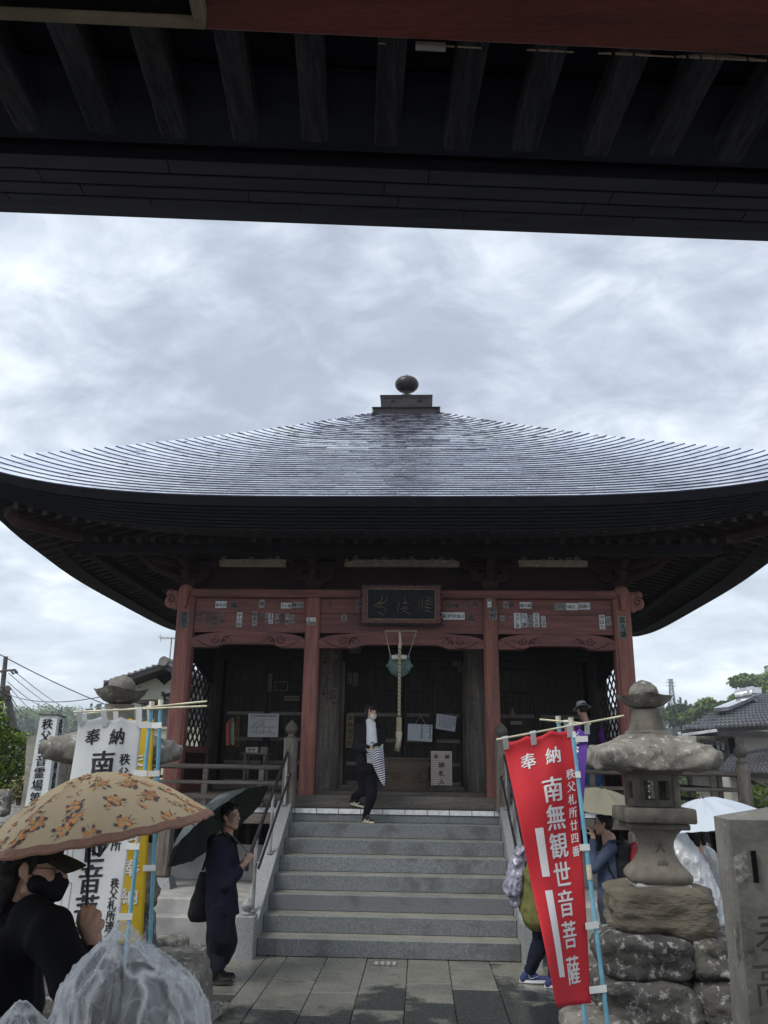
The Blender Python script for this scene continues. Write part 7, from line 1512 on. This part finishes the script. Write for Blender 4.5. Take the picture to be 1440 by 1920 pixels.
# her folded striped umbrella
su = thing('folded_umbrella', 'half-closed navy and white striped umbrella held point down by the woman on the steps', 'umbrella', W_(712, 1440, -.2)); a_, b_ = W_(703, 1403, -.22), W_(720, 1473, -.16); dv = (b_-a_)
st_n, st_w = fabric('stripe_navy', (.03, .035, .10)), fabric('stripe_white', (.68, .68, .70)); ux = dv.orthogonal().normalized(); ux = Vector((1, 0, 0)); ux = (ux-dv.normalized()*ux.dot(dv.normalized())).normalized(); uy = dv.normalized().cross(ux)
q = MB(); nr_, nn_ = 34, 32
def su_(i, j):
    t = j/nr_; a = 2*PI*i/nn_; fl = 1+.16*math.cos(a*4+1); r = (.066*(1-t)**.72+.004)*fl; top = -.035*math.cos(a*4+1)*(1-t)**3
    return a_+dv*(t+top+.0)+(ux*math.cos(a)*1.35+uy*math.sin(a)*.8)*r
q.v = [su_(i, j) for j in range(nr_+1) for i in range(nn_)]
for j in range(nr_):
    for i in range(nn_): q.f.append((j*nn_+i, j*nn_+(i+1) % nn_, (j+1)*nn_+(i+1) % nn_, (j+1)*nn_+i)); q.mi.append(j % 2)
q.build('canopy', [st_n, st_w], su, smooth=True); q = MB(); q.tube([b_-dv*.03, b_+dv*.13], [.005, .003], 6); q.build('tip', iron, su); q = MB(); q.tube([a_+dv*.1, a_-dv*.12], .006, 6); q.tube([a_-dv*.12+Vector((.018*math.cos(k)-.018, 0, .022*math.sin(k))) for k in [i*.5 for i in range(8)]], .007, 6); q.build('handle', iron, su)
q = MB(); q.tube([su_(i, 0)+Vector((0, 0, .002)) for i in list(range(nn_))+[0]], .006, 5, cap=False); q.build('trim', mat('pale_green_trim', (.50, .62, .50), .7), su)

# --- woman in black cap and mask, left foreground
cY = -6.1
def C_(x, y, dy=0): return P(x, y, Y=cY+dy)
cw = thing('person', 'woman in black cap, mask and top under the flowered umbrella', 'person', (-.85, cY, 0))
H = Head(C_(62, 1634), math.radians(-80), 1.0, math.radians(-4)); k_ = 1
nk = H.p(0, -.04, -.15); shR = C_(92, 1748, -.17); shL = C_(20, 1745, .16); hp = Vector((nk.x-.03, cY, .82)); elR = C_(150, 1872, -.24); wrR = C_(176, 1782, -.10); elL = shL+Vector((-.03, .05, -.28)); wrL = elL+Vector((.15, .1, -.15))
b = MB(); H.skull(b); limb(b, [nk, (nk+hp)/2, hp], [.06, .105, .12]); b.cap(shL, shR, .05, .05); limb(b, [shR, elR, wrR], [.045, .036, .026]); limb(b, [shL, elL, wrL], [.045, .036, .026]); hand(b, wrL, (.6, .2, -.5), (0, .5, 0), .5, .95, 1)
for i, s_ in enumerate((-1, 1)): limb(b, [hp+Vector((0, s_*.08, 0)), hp+Vector((.02, s_*.09, -.40)), Vector((hp.x, cY+s_*.09, .07))], [.085, .055, .035])
# hand closed round the shaft: back of the hand to the camera
shT = C_(155, 1562, -.02); shB_ = C_(160, 1716, -.075); sd_ = (shB_-shT).normalized()
wr = C_(177, 1776, -.105); kn0 = C_(172, 1722, -.115)
b.cap(wr, C_(171, 1745, -.11), .028, .031, 12); 
for j, (px_, py_) in enumerate(((153, 1716), (163, 1713), (173, 1716), (180, 1726))):   # knuckles then fingers wrapping away round the shaft
    kx = C_(px_+2, py_+14, -.118); b.cap(C_(176-3*(3-j), 1765, -.108), kx, .0145, .0135, 10)
fing = [((151, 1700), (150, 1712), (158, 1722)), ((162, 1702), (157, 1722), (153, 1735)), ((172, 1708), (164, 1732), (155, 1745)), ((181, 1720), (171, 1742), (160, 1755))]
for j, (f0, f1, f2) in enumerate((((155, 1729), (156, 1706), (163, 1699)), ((166, 1727), (170, 1704), (176, 1702)), ((176, 1731), (184, 1712), (186, 1718)), ((183, 1741), (191, 1730), (189, 1738)))):
    a0, a1, a2 = C_(*f0, -.118), C_(*f1, -.095), C_(*f2, -.045); b.cap(a0, a1, .0125, .0115, 10); b.cap(a1, a2, .0112, .0102, 10); b.cap(a2, C_(f2[0]-8, f2[1]+10, -.02), .0102, .0092, 10)
b.cap(C_(160, 1756, -.10), C_(151, 1733, -.09), .0145, .013, 10); b.cap(C_(151, 1733, -.09), C_(151, 1712, -.07), .013, .011, 10)
blob(b, 'body', skinm('skin_shade', (.44, .27, .19)), cw, .0052, 2); H.eyes(cw, .8)
q = MB(); q.ell((0, -.030, .055), (.082, .092, .080), 18, 12, H.M); q.ell((0, -.07, .0), (.072, .060, .085), 16, 10, H.M); q.cap(H.p(0, -.095, -.02), H.p(0, -.085, -.14), .055, .045); q.cap(H.p(.05, -.06, -.02), H.p(.05, -.07, -.12), .035, .025); q.cap(H.p(.074, .018, .05), H.p(.076, .012, .005), .012, .007); blob(q, 'hair', hairm, cw, .006, 1, wrinkle(.004, 60, (1, 1, .3)))
blk = fabric('black_knit', (.010, .010, .013), (.007, .007, .009)); 
q = MB(); q.ell((0, .062, -.040), (.058, .052, .060), 18, 12, H.M); q.cap(H.p(0, .105, -.03), H.p(0, .095, -.07), .022, .02); q.cap(H.p(.055, .03, -.03), H.p(0, .09, -.04), .030, .03); blob(q, 'face_mask', fabric('black_mask', (.014, .014, .017)), cw, .005, 3)
q = MB(); q.tube([H.p(.058, .045, -.015), H.p(.078, .0, .008)], .0018, 5); q.build('mask_loop', blk, cw)
cap_ = thing('cap', 'black baseball cap with a curved brim worn by the woman under the flowered umbrella', 'cap', H.p(0, 0, .12)); cm_ = mat('black_cap_cloth', (.012, .012, .014), .8, (.03, .028, .02), 8, bump=.3, bscale=200, bdist=.001)
q = MB(); q.ell((0, -.012, .078), (.089, .104, .078), 20, 14, H.M); blob(q, 'crown', cm_, cap_, .006, 1)
q = MB()
def brim(u, v):
    a = (u-.5)*2.3; r0_ = .090; x = math.sin(a)*(.082+.0*v); y = .045+math.cos(a)*(.040)+v*.088*math.cos(a*.72); z = .062-.020*v-.028*(math.sin(a)**2)-.010*v*v; return H.p(x*(1-.10*v), y, z)
q.sheet(brim, 20, 8, .004); q.build('brim', cm_, cap_, smooth=40)
H.glasses('glasses', 'thin clear-edged glasses of the woman in the black cap')
q = MB(); limb(q, [nk+Vector((0, 0, .01)), nk+Vector((-.01, 0, -.08)), (nk+hp)/2, hp], [.072, .12, .15, .16]); q.cap(shL, shR, .078, .078); limb(q, [shR, elR, elR*.12+wrR*.88], [.075, .066, .040]); limb(q, [shL, elL, wrL], [.07, .06, .045])
limb(q, [(nk+shR)/2+Vector((0, 0, .02)), shR], [.07, .07]); limb(q, [nk+Vector((.03, -.08, -.12)), hp+Vector((.02, -.05, .1))], [.11, .14]); blob(q, 'top', blk, cw, .011, 3, wrinkle(.011, 7, (1, 1, .8), 4))
q = MB()
for s_ in (-1, 1): limb(q, [hp+Vector((0, s_*.08, 0)), hp+Vector((.02, s_*.09, -.40)), Vector((hp.x, cY+s_*.09, .10))], [.12, .085, .06])
blob(q, 'trousers', bt, cw, .014, 2)
for s_ in (-1, 1): shoe('shoe', cw, (hp.x, cY+s_*.09, .075), (hp.x+.14, cY+s_*.09, .03), sm, slm)
fA = P(203, 1452, Y=cY+.06); fdir = (fA-C_(160, 1750, -.06))
creamn = thin_cloth('cream_umbrella_cloth', (.90, .80, .56), .60, .6); 
umbrella('umbrella', 'cream umbrella with orange and brown flowers in the left foreground', P(176, 1449, Y=cY+.03), Vector((-.17, -.05, 1.0)), .405, .21, creamn, 8, .42, inner=thin_cloth('cream_inside', (.55, .34, .12), .4, .6), shaft=shB_+sd_*.02, trimc=mat('brown_trim', (.27, .13, .08), .7, (.22, .10, .065), 40, bump=0), handle=.10, print_fn=flower_print, scal=.06)

# --- two people in clear raincoats, bottom left
def raincoat_person(lab, peak, headc, yaw, dens, shw, seed, Yc, arm=False, k=.92, low=.0, col=(.02, .02, .025)):
    t = thing('person', lab, 'person', (headc[0], headc[1], 0)); H = Head(headc, yaw, k); hc = Vector(headc); nk = H.p(0, -.02, -.16); rt = Vector((math.cos(yaw), math.sin(yaw), 0)); hp = Vector((nk.x, nk.y, .72))
    b = MB(); H.skull(b); limb(b, [nk, (nk+hp)/2, hp], [.06, .11, .12]); sA, sB = nk+rt*shw-Vector((0, 0, .06)), nk-rt*shw-Vector((0, 0, .06)); b.cap(sA, sB, .05, .05)
    for s_, e_ in ((sA, 1), (sB, -1)): el_ = s_+rt*e_*.04+Vector((0, 0, -.25)); w_ = el_+Vector((-math.sin(yaw)*.16, math.cos(yaw)*.16, .02)); limb(b, [s_, el_, w_], [.045, .036, .026]); hand(b, w_, (-math.sin(yaw), math.cos(yaw), -.2), (0, 0, -1), .5, .85, e_)
    for s_ in (-1, 1): limb(b, [hp+rt*s_*.08, hp+rt*s_*.09+Vector((0, 0, -.35)), Vector((hp.x, hp.y, .07))+rt*s_*.09], [.08, .055, .035])
    blob(b, 'body', skin, t, .008, 2); H.eyes(t); hair_cap(H, t, 'bob')
    q = MB(); limb(q, [nk-Vector((0, 0, .05)), (nk+hp)/2, hp-Vector((0, 0, .08))], [.11, .14, .15]); q.cap(sA, sB, .065, .065); blob(q, 'clothes', fabric('dark_clothes_%d' % seed, col), t, .014, 2)
    q = MB()
    for s_ in (-1, 1): limb(q, [hp+rt*s_*.08, hp+rt*s_*.09+Vector((0, 0, -.35)), Vector((hp.x, hp.y, .09))+rt*s_*.09], [.10, .075, .055])
    blob(q, 'trousers', fabric('grey_trousers', (.05, .05, .055)), t, .014, 2)
    for s_ in (-1, 1): shoe('shoe', t, Vector((hp.x, hp.y, .075))+rt*s_*.09, Vector((hp.x-math.sin(yaw)*.14, hp.y+math.cos(yaw)*.14, .03))+rt*s_*.09, sm, slm)
    pk_ = Vector(peak); q = MB(); hx = lambda dz, t_: Vector((pk_.x*(1-t_)+hc.x*t_, pk_.y*(1-t_)+hc.y*t_, pk_.z-dz)); loft(q, [(hx(-.012, 0), .012, .012, 0), (hx(.03, .1), .048, .05, 0), (hx(.075, .3), .098, .10, 0), (hx(.125, .6), .142, .145, 0), (hx(.18, 1), .165, .165, 0), (hx(.27, 1), .175, .165, 0), (hx(.36, 1), .16, .14, 0)], 28); q.cap(sA-Vector((0, 0, .02)), sB-Vector((0, 0, .02)), .125, .125); limb(q, [nk-Vector((0, 0, .1)), (nk+hp)/2, Vector((hp.x, hp.y, .42))], [.19, .24, .29])
    def cr(c, n):
        d_ = c-Vector((pk_.x, pk_.y, c.z)); a = math.atan2(d_.y, d_.x); h_ = pk_.z-c.z; w_ = Vector((a*1.6+seed, h_*3.2, seed)); w_ += Vector((noise.noise(w_*1.2), noise.noise(w_*1.4+Vector((3, 3, 3))), 0))*.55
        f1 = 1-abs(noise.noise(w_*1.35))*2.6; f2 = 1-abs(noise.noise(Vector((a*3.4, h_*9, seed+4))+w_*.5))*2.4; f3 = 1-abs(noise.noise(c*24+Vector((seed, 0, 0))))*2.2
        return c+n*min(1, .25+h_*5)*(.030*(f1-.45)+.009*(f2-.5))
    blob(q, 'raincoat', plastic_film('clear_raincoat_%d' % seed, dens), t, .0065, 2, cr); return t
raincoat_person('person in a clear raincoat with a peaked hood, nearest the camera', P(232, 1738, Y=-7.0), P(243, 1925, Y=-6.98), math.radians(15), .08, .165, 3, -7)
raincoat_person('person in a clear raincoat just showing in the bottom left corner', P(38, 1888, Y=-7.05), P(35, 2062, Y=-7.05), math.radians(5), .14, .15, 7, -7.05, k=.86)

# --- person in purple with a grey hat on the veranda
pY = 2.75
def V_(x, y, dy=0): return P(x, y, Y=pY+dy)
pp = thing('person', 'person in purple shirt, dark vest and blue jeans standing on the veranda', 'person', (2.65, pY, 1.45)); H = Head(V_(1092, 1334), math.radians(20), .86, math.radians(-18)); nk = V_(1096, 1350); hp = V_(1110, 1425); sA, sB = V_(1084, 1362, -.02), V_(1124, 1368, .02); eA, eB = V_(1078, 1392, .1), V_(1130, 1398, .05); wA, wB = V_(1085, 1402, .25), V_(1118, 1400, .25); fl = 1.452
b = MB(); H.skull(b); limb(b, [nk, (nk+hp)/2, hp], [.06, .10, .11]); b.cap(sA, sB, .045, .045); limb(b, [sA, eA, wA], [.04, .033, .024]); limb(b, [sB, eB, wB], [.04, .033, .024]); hand(b, wA, (0, .8, .3), (0, 0, -1), .7, .8, 1); hand(b, wB, (0, .8, .3), (0, 0, -1), .7, .8, -1)
kz = (hp.z+fl)/2; feet = [(V_(1098, 1450).x, pY), (V_(1122, 1450).x, pY+.05)]
for (fx, fy) in feet: limb(b, [(fx, fy, hp.z), (fx, fy, kz), (fx, fy, fl+.07)], [.075, .052, .034])
blob(b, 'body', skin, pp, .008, 2); hair_cap(H, pp)
q = MB(); q.cap(sA, sB, .056, .056); limb(q, [nk-Vector((0, 0, .03)), (nk+hp)/2, hp], [.07, .105, .11]); limb(q, [sA, eA, wA], [.056, .05, .038]); limb(q, [sB, eB, wB], [.056, .052, .038]); blob(q, 'shirt', fabric('purple_shirt', (.12, .035, .22)), pp, .009, 2, wrinkle(.006, 9, (1, 1, 1), 2))
q = MB(); limb(q, [nk-Vector((-.02, 0, .02)), V_(1104, 1375, -.03), V_(1108, 1420, -.03)], [.075, .115, .12]); q.cap(V_(1094, 1362, -.03), V_(1118, 1366, -.02), .06, .06); blob(q, 'vest', fabric('dark_vest', (.018, .022, .024)), pp, .009, 2, wrinkle(.008, 9, (1, 1, .6), 12))
q = MB()
for (fx, fy) in feet: limb(q, [(fx, fy, hp.z), (fx, fy, kz), (fx, fy, fl+.09)], [.098, .078, .062])
blob(q, 'jeans', fabric('blue_jeans', (.045, .10, .22), (.03, .07, .16)), pp, .009, 2, wrinkle(.007, 10, (1, 1, .6), 9))
for (fx, fy) in feet: shoe('shoe', pp, (fx, fy, fl+.075), (fx, fy+.14, fl+.03), sm, slm, .85)
ht = thing('sun_hat', 'pale grey sun hat on the person in purple on the veranda', 'hat', H.p(0, 0, .1)); hm_ = fabric('grey_hat', (.42, .44, .45), (.34, .36, .37))
q = MB(); q.lathe([(.083, .062), (.088, .075), (.084, .12), (.072, .155), (.03, .162)], (0, -.012, 0), 24, H.M); q.build('crown', hm_, ht, smooth=60); q = MB(); q.sheet(lambda u, v: H.p((.082+.062*v)*math.cos(2*PI*u), -.012+(.092+.062*v)*math.sin(2*PI*u), .068-.022*v+.010*math.sin(4*PI*u)*v), 32, 4, .004); q.build('brim', hm_, ht, smooth=40)

# --- man with the grey-beige umbrella and backpack, behind the lantern
gY = .15
def G_(x, y, dy=0): return P(x, y, Y=gY+dy)
gm_ = thing('person', 'man in a blue-grey shirt seen from the side behind the right lantern', 'person', (2.3, gY, 0)); H = Head(G_(1132, 1548), math.radians(70), .90, math.radians(5)); nk = G_(1143, 1572); hp = G_(1143, 1690); sA, sB = G_(1146, 1590, -.10), G_(1150, 1588, .12); eA, eB = G_(1112, 1628, -.12), G_(1118, 1625, .1); wA, wB = G_(1112, 1568, -.10), G_(1108, 1600, .05)
b = MB(); H.skull(b); limb(b, [nk, (nk+hp)/2, hp], [.065, .11, .115]); b.cap(sA, sB, .05, .05); limb(b, [sA, eA, wA], [.045, .036, .026]); limb(b, [sB, eB, wB], [.045, .036, .026]); hand(b, wA, (-.2, .1, .9), (-.5, .6, 0), 1.0, .85, 1); hand(b, wB, (-.7, .0, .5), (0, .6, 0), .9, .85, -1)
for dx_ in (-.03, .05): limb(b, [hp+Vector((dx_, dx_, 0)), (hp.x+dx_, gY+dx_, .40), (hp.x+dx_, gY+dx_, .07)], [.08, .055, .036])
blob(b, 'body', skin, gm_, .008, 2); hair_cap(H, gm_); H.eyes(gm_); H.glasses('glasses', 'dark glasses of the man with the grey-beige umbrella')
bs = fabric('bluegrey_shirt', (.065, .085, .14), (.045, .06, .10))
q = MB(); q.cap(sA, sB, .065, .065); limb(q, [nk-Vector((0, 0, .04)), (nk+hp)/2, hp+Vector((0, 0, -.06))], [.075, .125, .125]); limb(q, [sA, eA, eA*.15+wA*.85], [.062, .056, .038]); limb(q, [sB, eB, eB*.15+wB*.85], [.062, .056, .038]); blob(q, 'shirt', bs, gm_, .010, 2, wrinkle(.008, 8, (1, 1, .8), 5))
q = MB()
for dx_ in (-.03, .05): limb(q, [hp+Vector((dx_, dx_, 0)), (hp.x+dx_, gY+dx_, .40), (hp.x+dx_, gY+dx_, .10)], [.105, .085, .07])
blob(q, 'trousers', fabric('slate_trousers', (.05, .06, .085)), gm_, .012, 2, wrinkle(.007, 9, (1, 1, .5), 5))
for dx_ in (-.03, .05): shoe('shoe', gm_, (hp.x+dx_, gY+dx_, .075), (hp.x+dx_-.13, gY+dx_, .03), sm, slm)
bp_ = thing('backpack', 'black backpack with a red panel on the man behind the lantern', 'backpack', G_(1175, 1620)); bkm = mat('backpack_nylon', (.012, .012, .016), .6)
q = MB(); q.cap(G_(1168, 1590, -.06), G_(1168, 1655, -.06), .085, .095); q.cap(G_(1170, 1590, .06), G_(1170, 1655, .06), .085, .095); q.cap(G_(1182, 1600), G_(1180, 1650), .09, .10); blob(q, 'bag_body', bkm, bp_, .012, 3, wrinkle(.007, 8, (1, 1, 1), 3))
q = MB(); q.cap(G_(1191, 1588, -.10), G_(1190, 1612, -.10), .05, .055); blob(q, 'red_panel', mat('red_nylon', (.42, .02, .035), .5), bp_, .009, 2)
for dy_ in (-.12, .12): q = MB(); q.tube([G_(1166, 1582, dy_*.9), G_(1150, 1576, dy_*1.05), G_(1136, 1596, dy_*1.1), G_(1142, 1630, dy_*1.1), G_(1162, 1668, dy_*.9)], .020, 8, flat=.35); q.build('strap', bkm, bp_, smooth=True)
umbrella('umbrella', 'grey-beige umbrella of the man behind the lantern', G_(1128, 1479, 0), (.10, -.20, 1), .47, .16, thin_cloth('beige_umbrella_cloth', (.27, .26, .19), .3, .5), 8, .3, shaft=wA+Vector((0, 0, .03)))

# --- woman in a white raincoat with white umbrella, right
vY = -1.25
def R_(x, y, dy=0): return P(x, y, Y=vY+dy)
ww = thing('person', 'woman in a white rain poncho holding up a small camera', 'person', (2.75, vY, 0)); H = Head(R_(1306, 1562), math.radians(-20), .88, 0); nk = R_(1300, 1588); hp = R_(1312, 1690); sA, sB = R_(1278, 1600, .0), R_(1325, 1602, .05); eB = R_(1338, 1625, .12); wB = R_(1332, 1598, .2); eA = R_(1278, 1640, .1); wA = R_(1320, 1598, .28)
b = MB(); H.skull(b); limb(b, [nk, (nk+hp)/2, hp], [.06, .10, .11]); b.cap(sA, sB, .045, .045); limb(b, [sA, eA, wA], [.04, .033, .024]); limb(b, [sB, eB, wB], [.04, .033, .024]); hand(b, wB, (-.2, .2, .8), (-.5, .6, 0), 1.0, .82, 1); hand(b, wA, (.4, .2, .8), (.5, .6, 0), 1.0, .82, -1)
for dx_ in (-.05, .06): limb(b, [hp+Vector((dx_, 0, 0)), (hp.x+dx_, vY, .40), (hp.x+dx_, vY, .07)], [.08, .055, .036])
blob(b, 'body', skin, ww, .008, 2); hair_cap(H, ww, 'bob')
q = MB(); limb(q, [nk, (nk+hp)/2, hp], [.07, .11, .12]); blob(q, 'clothes', fabric('violet_grey_clothes', (.12, .10, .16)), ww, .012, 2)
q = MB()
for dx_ in (-.05, .06): limb(q, [hp+Vector((dx_, 0, 0)), (hp.x+dx_, vY, .40), (hp.x+dx_, vY, .09)], [.10, .075, .06])
blob(q, 'trousers', fabric('violet_grey_trousers', (.09, .09, .16)), ww, .012, 2)
for dx_ in (-.05, .06): shoe('shoe', ww, (hp.x+dx_, vY, .075), (hp.x+dx_-.02, vY+.13, .03), sm, slm, .85)
q = MB(); limb(q, [R_(1278, 1574, -.05), R_(1282, 1600, -.04), R_(1300, 1640, -.03), R_(1318, 1690, -.03), R_(1335, 1735, 0)], [.065, .125, .16, .16, .13]); q.cap(sA, sB, .075, .07); limb(q, [sB, eB, eB*.2+wB*.8], [.07, .06, .042]); q.cap(R_(1300, 1660, -.02), R_(1322, 1735, 0), .13, .13)
def cr2(c, n):
    v_ = Vector((c.x*10, c.y*10, c.z*4.5)); a = 1-abs(noise.noise(v_))*2.2; a2 = noise.noise(v_*3); return c+n*(.022*(a-.6)+.008*a2)
blob(q, 'rain_poncho', plastic_film('white_poncho', .72, (.80, .82, .84)), ww, .009, 2, cr2)
cmr = thing('camera', 'small silver camera held up by the woman in the white poncho', 'camera', wB+Vector((-.06, .05, .1))); c_ = R_(1318, 1580, .24); box('camera_body', mat('camera_silver', (.5, .51, .53), .35, metal=.5), cmr, c_.x-.045, c_.x+.04, c_.y, c_.y+.03, c_.z-.03, c_.z+.03, b=.005); q = MB(); q.tube([(c_.x, c_.y+.03, c_.z), (c_.x, c_.y+.055, c_.z)], .02, 14); q.build('lens', iron, cmr)
umbrella('umbrella', 'plain white umbrella over the woman in the white poncho', R_(1318, 1497, .0), (-.22, -.12, 1), .44, .175, thin_cloth('white_umbrella_cloth', (.72, .78, .84), .45, .5), 8, .6, shaft=wB+Vector((.0, 0, .02)))

# --- person in olive jacket mostly hidden by the red banner
oY = -.9
def O_(x, y, dy=0): return P(x, y, Y=oY+dy)
op = thing('person', 'person in olive jacket and dark jeans mostly hidden by the red banner', 'person', (1.4, oY, 0)); H = Head(O_(1020, 1545), math.radians(-60), .9, math.radians(-5)); nk = O_(1012, 1575); hp = O_(1015, 1700); sA, sB = O_(1006, 1592, -.14), O_(1012, 1592, .12); eA, eB = O_(1004, 1645, -.16), O_(1030, 1640, .14); wA, wB = O_(1030, 1660, -.16), O_(1050, 1640, .1)
fz = [Vector((P(985, 1828, Z=.07).x+.03, -.82, .075)), Vector((P(1040, 1840, Z=.07).x, -.98, .075))]
b = MB(); H.skull(b); limb(b, [nk, (nk+hp)/2, hp], [.065, .11, .115]); b.cap(sA, sB, .05, .05); limb(b, [sA, eA, wA], [.045, .036, .026]); limb(b, [sB, eB, wB], [.045, .036, .026]); hand(b, wA, (.8, 0, .2), (0, .6, -.3), .7, .85, 1); hand(b, wB, (.8, 0, .2), (0, -.6, -.3), .7, .85, -1)
kn_ = [O_(1016, 1762, .06), O_(1042, 1765, -.06)]
for i in (0, 1): limb(b, [hp+Vector((0, (.06, -.06)[i], 0)), kn_[i], fz[i]], [.08, .055, .034])
blob(b, 'body', skin, op, .008, 2); hair_cap(H, op); H.eyes(op)
ol = fabric('olive_jacket', (.15, .145, .05), (.09, .09, .035))
q = MB(); q.cap(sA, sB, .07, .07); limb(q, [nk-Vector((0, 0, .04)), O_(1004, 1640), O_(1006, 1715)], [.08, .14, .14]); limb(q, [O_(996, 1640), O_(994, 1700)], [.10, .11]); limb(q, [sA, eA, wA], [.066, .06, .045]); limb(q, [sB, eB, wB], [.066, .06, .045]); blob(q, 'jacket', ol, op, .010, 2, wrinkle(.012, 8, (1, 1, .8), 15))
q = MB()
for i in (0, 1): limb(q, [hp+Vector((0, (.06, -.06)[i], -.02)), kn_[i], kn_[i]*.15+fz[i]*.85], [.105, .08, .058])
blob(q, 'jeans', fabric('dark_jeans', (.014, .018, .032), (.010, .013, .024)), op, .009, 2, wrinkle(.008, 10, (1, 1, .8), 7))
for i in (0, 1):
    q = MB(); limb(q, [fz[i]+Vector((0, 0, .075)), fz[i]+Vector((0, 0, .0))], [.040, .038]); q.build('sock', fabric('grey_sock', (.18, .20, .19)), op, smooth=True)
    sh, s_, d_ = shoe('shoe', op, fz[i], fz[i]+Vector((.16, -.03, -.045)), fabric('blue_trainer', (.05, .065, .17)), mat('white_sole', (.66, .67, .70), .5), 1.0); sd = s_ if s_.y < 0 else -s_; c_ = fz[i]+d_*.05+sd*.040+Vector((0, 0, -.022))
    q = MB(); q.tube([c_+d_*x+Vector((0, 0, z))+sd*.002 for x, z in ((-.045, .018), (-.035, -.004), (-.015, -.008), (.02, .006), (.05, .022))], [.003, .008, .007, .004, .0015], 6, flat=.4); q.build('side_mark', mat('white_sole', (.66, .67, .7)), sh)
rcv = thing('bag_cover', 'crumpled lilac-grey rain cover on the back of the olive-jacketed person', 'bag', O_(975, 1640)); q = MB(); q.cap(O_(975, 1612, -.02), O_(962, 1665, -.02), .065, .085); q.cap(O_(980, 1600, -.02), O_(968, 1640, .03), .07, .085); q.cap(O_(966, 1690, -.02), O_(974, 1640, 0), .045, .07)
blob(q, 'cover_cloth', mat('lilac_rain_cover', (.34, .33, .42), .3, (.16, .15, .20), 9, bump=.4, bscale=30, bdist=.01, edge=.6, coat=.4), rcv, .008, 1, lambda c, n: c+n*(.028*(.5-abs(noise.noise(Vector((c.x*16, c.y*16, c.z*9))))*1.9)+.006*nz(c, 50)))

# ================================================================== thin damp air over the valley
q = MB(); q.box(-445, 445, -60, 545, -6, 78); hz_ = q.build('haze', bpy.data.materials.new('valley_haze')); hm_ = hz_.data.materials[0]; hm_.use_nodes = True; nt = hm_.node_tree; nt.nodes.clear()
pv = nt.nodes.new('ShaderNodeVolumePrincipled'); pv.inputs['Color'].default_value = (.90, .94, 1, 1); pv.inputs['Density'].default_value = .0008; ou = nt.nodes.new('ShaderNodeOutputMaterial'); nt.links.new(pv.outputs[0], ou.inputs['Volume']); tag(hz_, kind='stuff')
